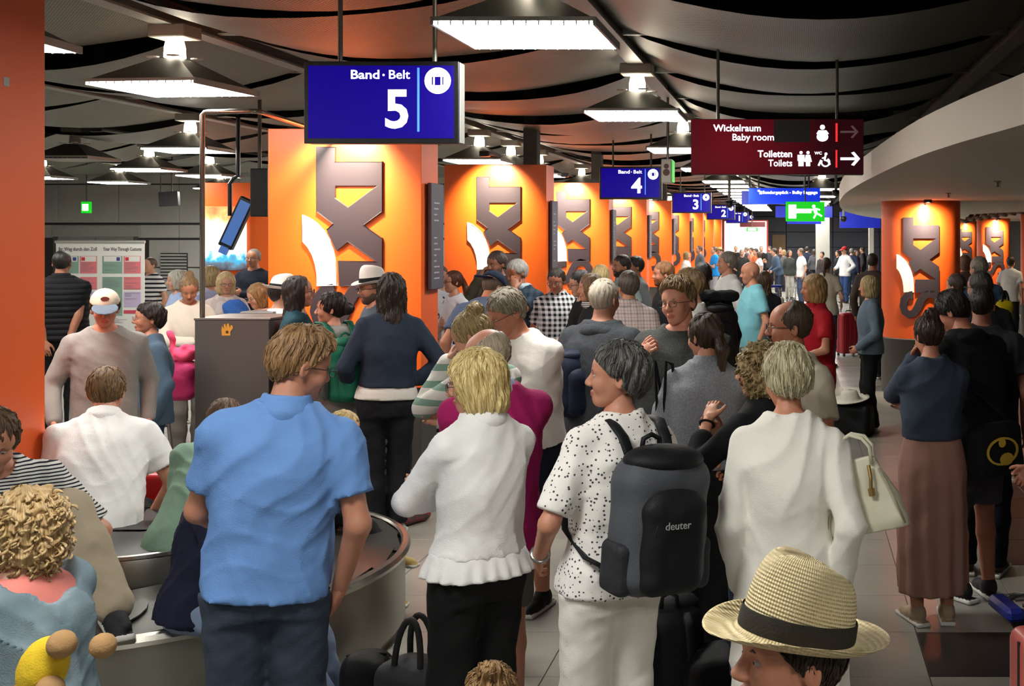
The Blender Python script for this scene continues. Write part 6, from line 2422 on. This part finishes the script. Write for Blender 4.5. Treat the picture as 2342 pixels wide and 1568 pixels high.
# ---------------------------------------------------------------- middle distance, left to right
person('man in a black quilted vest with hands clasped behind his back', 142, 572, 12.0, 168, hair=('crop', '1c1512', '120c0a'), skin_c='a8745c', top=(C_('17171a', 'quilt', name='quilted_nylon'), 'none', {'off': .034, 'hem': -.06, 'loose': .7, 'highneck': True, 'collar': True, 'name': 'vest'}),
       bottom=('trousers', BLK), arms=('back', 'back'), fat=.12)
capboy = person('boy in a cream baseball cap and light grey sweater', 240, 664, 7.3, 4, hair=('short', '4a3826'), skin_c='c98f78', top=(C_('989793', name='grey_wool'), 'long', {'hem': -.07, 'off': .020, 'loose': .5, 'name': 'sweater', 'wrinkle': .0035}),
                bottom=('trousers', C_('18181a')), head=(-4, 9, 0), arms=(((.25, -.03, -.05), (.3, .5, 0)), ((.29, -.12, -.02), (.4, .6, 0))), hat=(hat_cap, {'col': 'd6cfba', 'brim': '6d7c8c', 'patch': True}, .05), build=1.0, lod=0)
person('dark haired woman with glasses in a denim shirt, facing left', 340, 690, 8.0, -82, 'f', hair=('wedge', '2a1c16', '120a08'), skin_c='c08c74', top=(C_('465a6e', 'wash', '5b7084', name='denim_shirt'), 'long', {'hem': -.12, 'off': .024}), bottom=('trousers', JEAN), head=(0, -4, 0), arms=('down', 'down'), glasses='8a7a6a')
person('man in a striped tee with backpack strap beside the banner', 343, 588, 17.5, -60, hair=('crop', '6a5444'), top=(C_('d8d8d8', 'stripe', '20222a', 2.2), 'short', {}), bottom=('trousers', JEAN))
person('white haired woman in a pale blue shirt with arms crossed', 404, 616, 12.5, -75, 'f', hair=('bob', 'c6c2b6', '8a8678', .10), top=(C_('9fb2d6'), 'long', {'off': .02}), bottom=('trousers', NAVY), arms=('crossed', 'crossed'))
person('girl with hair tied up in a cream sweater looking down', 432, 627, 10.2, 18, 'f', hair=('bun', '9a7a52', '4c3620'), skin_c='bd8468', top=(C_('d8cfc0'), 'long', {'off': .026}), bottom=('trousers', C_('6a6660')), head=(-16, 28, 0), arms=('read', 'read'))
person('woman with a blonde bob in a lilac top behind the steel post', 484, 607, 13.0, 60, 'f', hair=('bob', 'b8a274', '6c5836', .11), top=(C_('a9b0d0'), 'long', {}), bottom=('trousers', NAVY), head=(20, 0, 0))
person('blonde woman with fringe in a pale sweater holding a blue jacket', 517, 620, 12.0, 6, 'f', hair=('bob', 'd8c090', '947848', .13), top=(C_('cfc4bf', 'blobs', 'bfb2ae', 3), 'long', {'off': .024}), bottom=('trousers', NAVY), glasses='6a5a50', arms=('hold', 'hold'), head=(0, 6, 0))
o = sobj('blue_jacket', [ell((0, 0, .0), (.13, .08, .10), k=0), ell((.05, -.02, -.07), (.09, .06, .08), k=.04)], .016, C_('3a68b8', name='jacket_nylon'), None, lambda x, y, z: wob(x, y, z, .015, 34))
o.location = at(537, 705, 11.7)
tag(o, 'bundled bright blue jacket in the arms of the fringed blonde woman', 'jacket')
person('grey haired man with glasses in a dark sweater, arms crossed', 580, 568, 15.5, -28, hair=('crop', '8c8074'), skin_c='b98468', top=(C_('191d2a'), 'long', {'off': .022}), bottom=('trousers', BLK), arms=('crossed', 'crossed'), glasses='222222')
person('light brown haired woman with glasses bent low behind the counter', 590, 646, 10.4, -62, 'f', hair=('bob', 'a07c4c', '5a3f22', .12), top=(C_('cfae98'), 'long', {}), bottom=('trousers', NAVY), head=(0, 16, 0), glasses='4a3a34')
person('man in a white fedora and white shirt behind the dark haired woman', 646, 640, 9.3, 100, hair=('short', '2a1e18'), top=(C_('dedbd4'), 'long', {'off': .024}), bottom=('trousers', NAVY), head=(0, 4, 0), hat=(hat_fedora, {'col': 'e4e0d6', 'band': '17171a', 'tilt': 4}, .05))
person('woman with long dark hair and glasses in a teal top', 684, 628, 8.6, 84, 'f', hair=('long', '2e201a', '120b08', .16), skin_c='b98270', top=(C_('1f4450'), 'short', {'neck': .09}), bottom=('trousers', BLK), glasses='6a5448', head=(0, -4, 0))
green = person('dark haired woman with bun and grey hood under a green backpack', 757, 664, 7.9, 205, 'f', hair=('lowbun', '261a14', '0e0806'), skin_c='c89078', top=(C_('8c8a86'), 'long', {'off': .024, 'hood': C_('9a9894', name='grey_hood')}), bottom=('trousers', C_('4a4a4a')), head=(55, 0, 0), arms=('down', 'phone'), lod=0)
backpack('green backpack on the woman with the dark bun', tframe(green, 0, .150, .03), w=.30, hgt=.44, dep=.16, col='0e5a44', col2='0f6048', col3='0b4a38', mesh_pockets=False, h=.010)
o = sobj('water_bottle', [rcone((0, 0, .03), (0, 0, .17), .032, .032, k=0), rcone((0, 0, .17), (0, 0, .22), .03, .014, k=.01), rcone((0, 0, .22), (0, 0, .24), .016, .016, k=0)], .007, plain('bottle_dark', '3c4040', .15))
o.matrix_world = tframe(green, .175, .23, .06)
tag(o, 'dark water bottle tucked at the side of the green backpack', 'bottle')
person('man in a white fedora and glasses facing left, shorts', 852, 622, 8.8, -70, hair=('crop', '7a6450'), skin_c='c08a72', top=(C_('4a545e'), 'short', {}), bottom=('shorts', C_('70747a')), hat=(hat_fedora, {'col': 'e4e0d8', 'band': '14141a', 'tilt': 0}, .05), glasses='2a2a2a', head=(0, 6, 0), beard=('full', '6a5444'), arms=('down', 'down'))
denim = person('woman with long dark hair in a dark denim jacket and black leggings', 895, 621, 7.75, 186, 'f', hair=('long', '33241a', '140c08', .13), skin_c='c09078', top=(C_('1c2534', 'wash', '26303f', name='dark_denim'), 'long', {'hem': .065, 'off': .026, 'loose': .5, 'name': 'jacket'}),
               bottom=('trousers', C_('14151b'), {'len': .88}), arms=('fwd', 'hip'), shoes='b6b8b0', lod=0, stance=.07, roll=-3)
s_ = denim['s']
sobj('undershirt', [loft(denim['Hp'], denim['T'], [-.01 * s_, .04 * s_, .10 * s_], np.array([.196, .188, .165]) * s_, np.array([.145, .14, .12]) * s_, k=0)], .01, C_('cfcac2'), denim['root'])
person('woman with a brown bob in a white dotted tee by the pillar', 1006, 605, 12.6, 60, 'f', hair=('bob', '6a5244', '32241a', .09), top=(C_('d6dae0', 'dots', '3a4660', 2.2), 'half', {}), bottom=('trousers', C_('7b7a74')), head=(-30, 0, 0), arms=('crossed', 'crossed'), glasses='2a2a2a')
person('red haired woman with glasses in a white tee with dark dots', 1036, 616, 11.8, -60, 'f', hair=('pony', '6a3a22', '32180c', .08), top=(C_('dcdfe6', 'dots', '20283c', 3.4), 'half', {'neck': .08}), bottom=('trousers', C_('6a6a66')), head=(-10, 0, 0), arms=('crossed', 'crossed'), glasses='1c1c1c')
person('grey bearded man resting his chin in his hand', 1136, 572, 12.2, -50, hair=('short', '5a4c42', '2c241e'), skin_c='a8745c', top=(C_('4a4438'), 'long', {'off': .024}), bottom=('trousers', NAVY), arms=('crossed', 'face'), beard=('full', '6a5c50'), head=(0, 8, 0))
person('man in a navy cap bending down with a backpack', 1128, 622, 9.6, 165, hair=('crop', '6a5a4c'), skin_c='c08468', top=(C_('54617a'), 'short', {'off': .022}), bottom=('trousers', NAVY), lean=26, head=(-30, 20, 0), hat=(hat_cap, {'col': '1d2c46', 'back': True}, .05))
person('silver haired man with a pale sweater over his shoulders', 1183, 591, 11.2, -40, hair=('short', 'b8b6b0', '72706c'), skin_c='a8745c', top=(C_('3c4c5c', 'check', '22303c', 1.4), 'short', {'scarf': C_('b2c2cc', name='pale_knit')}), bottom=('trousers', NAVY), arms=('face', 'crossed'), head=(-20, 16, 0))
person('man with glasses in a black and white checked shirt', 1273, 610, 11.0, -12, hair=('short', '33261e', '16100c'), skin_c='b87c66', top=(C_('d4d6da', 'check', '16181e', .9), 'short', {'hem': -.14, 'loose': .8, 'collar': True, 'off': .024}), bottom=('trousers', NAVY), glasses='3a3a3a', head=(-6, 14, 0))
person('woman with short dark hair and glasses in a black top', 1327, 616, 10.4, -70, 'f', hair=('short', '2a1a18', '100808'), top=(C_('151518'), 'half', {}), bottom=('trousers', NAVY), glasses='2a1a1a', head=(-5, 8, 0), arms=('hold', 'hold'))
person('brown haired woman in profile with a striped scarf', 1350, 624, 9.6, -78, 'f', hair=('bob', '8a6c4a', '4a3420', .12), skin_c='c08a70', top=(C_('1a1a1e'), 'long', {'scarf': C_('c8c4c0', 'stripe', '3a3a40', .5, name='striped_scarf')}), bottom=('trousers', NAVY))
person('blonde woman seen from behind in front of the third pillar', 1374, 604, 12.2, 170, 'f', hair=('bob', 'd0bc84', '8a7444', .10), top=(C_('6a5a78'), 'long', {}), bottom=('trousers', NAVY))
person('dark haired man in a grey polo looking left', 1421, 581, 13.2, -62, hair=('short', '241a16', '0e0a08'), skin_c='a06c54', top=(C_('8c9c9c'), 'short', {'collar': True}), bottom=('trousers', NAVY), beard=('full', '2a1e18'))
person('man with black hair in a grey sweater behind the polo man', 1452, 584, 13.8, -72, hair=('short', '1c1412', '0c0806'), skin_c='9a6a54', top=(C_('74777a'), 'long', {}), bottom=('trousers', NAVY))
person('grey haired man in a pale plaid shirt, back turned', 1437, 617, 9.2, 160, hair=('short', '5c5248', '32291f'), skin_c='b98468', top=(C_('b4a8a4', 'plaid', '4a3c44', 1.0), 'short', {'hem': -.14, 'loose': .8, 'collar': True, 'off': .024}), bottom=('trousers', BLK), head=(40, 0, 0))
person('ginger man with beard in a black polo looking left', 1517, 596, 11.6, -80, hair=('short', '9a6a40', '5a381c'), skin_c='c88a70', top=(C_('1b1c1f'), 'short', {'collar': True}), bottom=('trousers', NAVY), beard=('full', '9a6038'), arms=('hip', 'hold'))
person('brown haired man half hidden behind the charcoal tee man', 1580, 612, 8.6, -100, hair=('tall', '8a704a', '4a3822'), top=(C_('d6d4d0'), 'long', {}), bottom=('trousers', NAVY), arms=('down', 'down'))
dk = person('man with cropped black hair and dark clothes carrying a black backpack', 1607, 598, 10.2, 195, hair=('crop', '15100e', '0a0706'), skin_c='4a3328', top=(C_('1a1b1e'), 'long', {'off': .024}), bottom=('trousers', BLK))
backpack('bulky black backpack on the man in dark clothes', tframe(dk, -.03, .15, -.02), w=.36, hgt=.50, dep=.26, col='121315', col2='16171a', col3='1e2024')
o = sobj('rolled_jacket', [rcone((-.16, 0, 0), (.16, 0, .01), .055, .05, k=0)], .014, C_('1a1b1e', name='jacket_roll'), None, lambda x, y, z: wob(x, y, z, .008, 40))
o.matrix_world = tframe(dk, -.03, .27, .52)
tag(o, 'rolled black jacket strapped on top of the bulky black backpack', 'jacket')
person('tall grey haired man in a white long sleeved shirt', 1662, 573, 13.2, -70, hair=('short', '8c857a', '4c463e'), skin_c='c08c74', top=(C_('dad9d6'), 'long', {'off': .024, 'loose': .7, 'hem': -.14}), bottom=('trousers', BLK), arms=('down', 'down'), head=(-14, -4, 0))
person('bald man in a light turquoise tee looking left', 1716, 597, 12.3, -74, hair=None, skin_c='c98f74', top=(C_('7fc2cf'), 'short', {'hem': -.15, 'off': .024, 'loose': .8}), bottom=('trousers', JEAN), head=(-10, 4, 0), belly=.05, brow='5a4030')
person('woman with long brown hair behind the turquoise tee man', 1748, 618, 13.2, 170, 'f', hair=('long', '5c4430', '2c1c10', .1), top=(C_('17181c'), 'long', {}), bottom=('trousers', BLK))
person('blonde woman in a red polo shirt looking left', 1860, 625, 9.6, -62, 'f', hair=('bob', 'b8935c', '6c4c28', .13), skin_c='c08468', top=(C_('a81624', name='red_pique'), 'short', {'hem': -.16, 'off': .024, 'collar': True, 'loose': .6}), bottom=('trousers', JEAN), head=(-12, 0, 0), arms=('hold', 'hold'))
person('woman with dark hair in a beige top pulling a suitcase', 1890, 587, 17.8, 165, 'f', hair=('pony', '4a3828', '20160e', .1), top=(C_('a8a294'), 'short', {'off': .024}), bottom=('trousers', JEAN), arms=('down', 'fwd'))
person('blonde woman in a faded denim jacket and black trousers', 1986, 629, 12.0, -82, 'f', hair=('bob', 'c0a878', '745c36', .13), skin_c='c89478', top=(C_('4e5c6c', 'wash', '66757f', name='faded_denim'), 'long', {'off': .026, 'hem': -.06, 'name': 'jacket'}), bottom=('trousers', BLK, {'hemr': .075}), arms=('fwd', 'down'), shoes='c8c8c4')
person('dark haired man in brown behind the denim jacket woman', 1996, 578, 16.5, 170, hair=('crop', '241a16'), skin_c='9a6a50', top=(C_('3c3430'), 'long', {}), bottom=('trousers', BLK))
# the couple and the group at the right
pinkw = person('woman with a bun in a denim jacket and long dusty pink skirt', 2124, 714, 6.1, 196, 'f', hair=('bun', '4a3226', '1e120c'), skin_c='c08a72', top=(C_('2f3a4a', 'wash', '3a4554', name='blue_denim'), 'long', {'hem': .105, 'off': .022, 'loose': .5, 'name': 'jacket'}),
               bottom=('skirt', C_('9a7468', name='pink_crepe'), {'hem': .17, 'flare': .02}), arms=('face', 'crossed'), head=(6, 14, 0), shoes='a8957a', lod=0)
batm = person('man in a black hoodie leaning toward the woman in the pink skirt', 2180, 660, 6.6, 214, hair=('short', '241a16', '0c0806'), skin_c='b87c66', top=(C_('141416', name='black_fleece'), 'long', {'hem': -.08, 'off': .028, 'hood': True, 'name': 'hoodie'}), bottom=('shorts', C_('4c4e52'), {'ease': .02}),
              lean=10, head=(28, 30, 0), arms=('hold', 'hold'), shoes='2c2c2e', lod=0)
r = empty('shoulder_bag')
tag(r, 'black shoulder bag with a yellow oval emblem', 'bag')
sobj('bag_body', [rbox((0, 0, .14), (.15, .06, .14), .04, k=0)], .010, C_('161618', name='bag_canvas'), r, lambda x, y, z: wob(x, y, z, .004, 24))
m = MB()
n = 22
outer = [(.10 * math.cos(2 * math.pi * k / n), .075 * math.sin(2 * math.pi * k / n)) for k in range(n)]
inner = [(.088 * math.cos(2 * math.pi * k / n), .064 * math.sin(2 * math.pi * k / n)) for k in range(n)]
m.prism([(a, b_ + .14) for a, b_ in outer], -.072, -.064, holes=[[(a, b_ + .14) for a, b_ in inner]])
em = m.build('emblem_ring', plain('emblem_yellow', 'c8a83a', .6), r)
m = disc(MB(), .0, .185, .024, -.071, 14)
disc(m, .02, .095, .034, -.071, 14, sx=1.3)
m.build('emblem_patch', plain('emblem_yellow', 'c8a83a', .6), r)
MB().tube([(-.13, 0, .26), (-.16, .05, .45), (-.20, .16, .62), (-.10, .28, .64), (.02, .25, .45), (.13, 0, .26)], .018, 8, flat=(.3, 1)).build('strap', C_('161618', name='bag_canvas'), r, True)
place(r, Matrix.Translation((wx(2282, 6.15), 6.15, wz(1085, 6.15))) @ Matrix.Rotation(math.radians(24), 4, 'Z') @ Matrix.Rotation(math.radians(-6), 4, 'Y'))
person('man in a dark grey tee with a thick neck, seen from behind', 2245, 650, 6.95, 176, hair=('crop', '2a221c', '14100c'), skin_c='a8745e', top=(C_('2c2d30'), 'short', {'hem': -.12, 'off': .024, 'loose': .8}), bottom=('trousers', C_('14161e')), fat=.12, shoes='5a4c40', lod=0)
person('man with dark hair and glasses behind the grey tee man', 2240, 618, 9.0, 200, hair=('short', '3a332c', '1a1612'), top=(C_('26282c'), 'long', {}), bottom=('trousers', BLK), glasses='1a1a1a', head=(30, 0, 0))
person('grey haired man in a blue denim shirt near the far round pillar', 2238, 585, 12.4, 190, hair=('short', '9a9488', '5c564c'), top=(C_('3c5472'), 'long', {}), bottom=('trousers', NAVY), head=(30, 0, 0))
person('woman with brown hair glimpsed beside the round orange pillar', 2186, 624, 11.0, 215, 'f', hair=('short', '4a2e24', '1e100c'), top=(C_('4a6a70'), 'long', {}), bottom=('trousers', NAVY), head=(20, 0, 0))
person('woman with wavy light hair at the edge of the round pillar', 2206, 582, 17.5, 200, 'f', hair=('bob', '8a6448', '4a3020', .1), top=(C_('6a5048'), 'long', {}), bottom=('trousers', NAVY))
person('person in a white tee walking with a case at the far right', 2312, 585, 22.0, 160, hair=('short', '2a2018'), top=(C_('d8d6d2'), 'short', {}), bottom=('trousers', BLK))
edgep = person('person in a raspberry top with a wrist watch at the right edge', 2475, 690, 5.35, -80, 'f', hair=('bob', '4a3424', '20140c', .1), skin_c='a8745e', top=(C_('a01e4c'), 'half', {'off': .022}), bottom=('trousers', C_('121214'), {'ease': .03}), arms=('clasp', 'clasp'), fat=.12, lod=0)
o = duffel('bright yellow carrier bag at the far right', TR(wx(2296, 12.3), 12.3, wz(742, 12.3), 20), 'd8c020', w=.2, hgt=.26, dep=.12, handle=.1)

# ---------------------------------------------------------------- far crowd
FAR = [
    ('woman with light hair in a white top beside the sixth pillar', 1571, 575, 21, 70, 'f', ('bob', 'b09060', '6a5030', .1), 'd6d4ce', 'long', '8a8680', {}),
    ('man in a grey tee with a black strap beside the far pillars', 1599, 561, 22, -75, 'm', ('crop', '5a4434'), '5b6064', 'short', '23262e', {}),
    ('man in a bright blue tee with arms crossed', 1633, 563, 22.5, -75, 'm', ('crop', '6a503c'), '1f86d0', 'short', '9a9ca0', {'arms': ('crossed', 'crossed')}),
    ('man in a straw sun hat behind the bright blue tee', 1645, 566, 25, -40, 'm', ('short', '4a3828'), '6a6a60', 'short', '3a3a3a', {'hat': (hat_sun, {'col': 'b89c6c', 'band': '6a5030'}, .05)}),
    ('man in black before the white screen, farthest left there', 1683, 562, 29, 0, 'm', ('crop', '1c1614'), '1a1a1c', 'short', '1c1c20', {}),
    ('grey haired man in a black vest with white sleeves', 1697, 571, 23.5, 20, 'm', ('short', '9a948a'), '2a2828', 'short', '2a2a2e', {'arms': ('hip', 'hip')}),
    ('man in a peach tee before the white screen', 1718, 570, 27, -60, 'm', ('short', '4a3828'), 'c48468', 'short', '2c3444', {}),
    ('man in a black tee with arms crossed before the white screen', 1741, 562, 27.5, 5, 'm', ('crop', '2a201a'), '18181a', 'short', '22242a', {'arms': ('crossed', 'crossed')}),
    ('man in a denim shirt leaning on the loaded trolley', 1770, 567, 23.4, -70, 'm', ('short', '33261c'), '46566a', 'long', '2c3444', {'lean': 14, 'arms': ('hold', 'hold')}),
    ('woman with a high dark bun near the wooden door', 1785, 566, 31, 0, 'f', ('bun', '241814'), '3a2c2c', 'short', '2a2a2e', {}),
    ('woman in a dark waistcoat and pale trousers', 1806, 571, 24, 30, 'f', ('long', '3a2a20'), '3c403c', 'long', 'b8b4ac', {}),
    ('man in a white tee and jeans in the far crowd', 1831, 567, 22.5, -70, 'm', ('short', '6a5a4c'), 'd4d4d4', 'short', '3c4860', {}),
    ('woman with dark hair before the pale square column', 1880, 575, 24, -30, 'f', ('short', '2a1e18'), '3a3436', 'long', '22242c', {}),
    ('man in a red cap and white track jacket', 1931, 564, 22.5, -50, 'm', ('short', '4a3828'), 'd8d8d8', 'long', '2c4470', {'hat': (hat_cap, {'col': 'a01c20'}, .05), 'arms': ('hip', 'hold')}),
    ('person in dark blue behind the red cap man', 1948, 574, 25, 160, 'm', ('crop', '8a8a7a'), '222c44', 'long', '1e2636', {}),
    ('person in a black jacket left of the red cap man', 1916, 575, 26, -60, 'f', ('short', '2a1e18'), '17181c', 'long', '1c1e24', {}),
    ('woman in grey with her back turned near the far suitcase', 1862, 578, 30, 180, 'f', ('long', '3a281c'), '4a4a50', 'long', '2a2c34', {}),
    ('man in a dark jacket beyond the soffit tip', 1972, 574, 29, -100, 'm', ('short', '3a2c22'), '2c2c32', 'long', '1e2028', {}),
    ('woman in pale blue between the far pillars', 1558, 584, 24, 90, 'f', ('bob', '6a4c34', None, .1), '8ca4c0', 'short', '3a4660', {}),
    ('man with grey hair before the white screen, bending', 1707, 572, 31, -80, 'm', ('short', '8a8278'), '5c4c50', 'short', '2c2c34', {}),
    ('man in an orange tee near the white screen', 1728, 575, 25, -60, 'm', ('short', '2c2019'), 'c8683c', 'short', '2c3444', {}),
    ('woman in white with sunglasses near the white screen', 1735, 578, 24, -80, 'f', ('bob', '4a3020', None, .1), 'd4d2d0', 'short', '3a3c44', {'glasses': '111111'}),
    ('tall man in charcoal standing by the wooden door', 1760, 562, 33, -20, 'm', ('short', '2a201a'), '3c3e44', 'long', '23242a', {}),
    ('woman with a light bob behind the far loaded trolley', 1792, 574, 27, -60, 'f', ('bob', 'a08458', None, .1), '5a5a58', 'long', '2a2c34', {}),
    ('man in navy walking beyond the far black suitcase', 1846, 570, 33, 150, 'm', ('short', '33271e'), '232a3c', 'long', '1e222c', {}),
    ('woman in maroon near the slim pale column', 1958, 577, 27, 40, 'f', ('long', '2c1c14'), '5a2430', 'long', '24242a', {}),
]
for (lb, px_, py_, dd, yw, sx_, hr, tc, sl, bc, kw) in FAR:
    kw = dict(kw)
    dd = min(dd * 1.55, 36 + dd * .28)
    py_ = min(py_, PY + (HC - (1.66 if sx_ == 'm' else 1.57)) * F / dd)
    person(lb, px_, py_, dd, yw, sx_, hair=hr, top=(C_(tc), sl, {'off': .022}), bottom=('trousers', C_(bc)), eyes=False, **kw)

o = sobj('red_case', [rbox((0, 0, .14), (.16, .10, .14), .03, k=0)], .012, plain('suitcase_shell', 'b01818', .35))
MB().tube([(-.05, 0, .275), (-.045, 0, .30), (.045, 0, .30), (.05, 0, .275)], .009, 8).build('handle', BEZ, o, True)
o.location = (wx(340, 6.35), 6.42, .455)
tag(o, 'small red case on the carousel beside the white polo boy', 'suitcase')
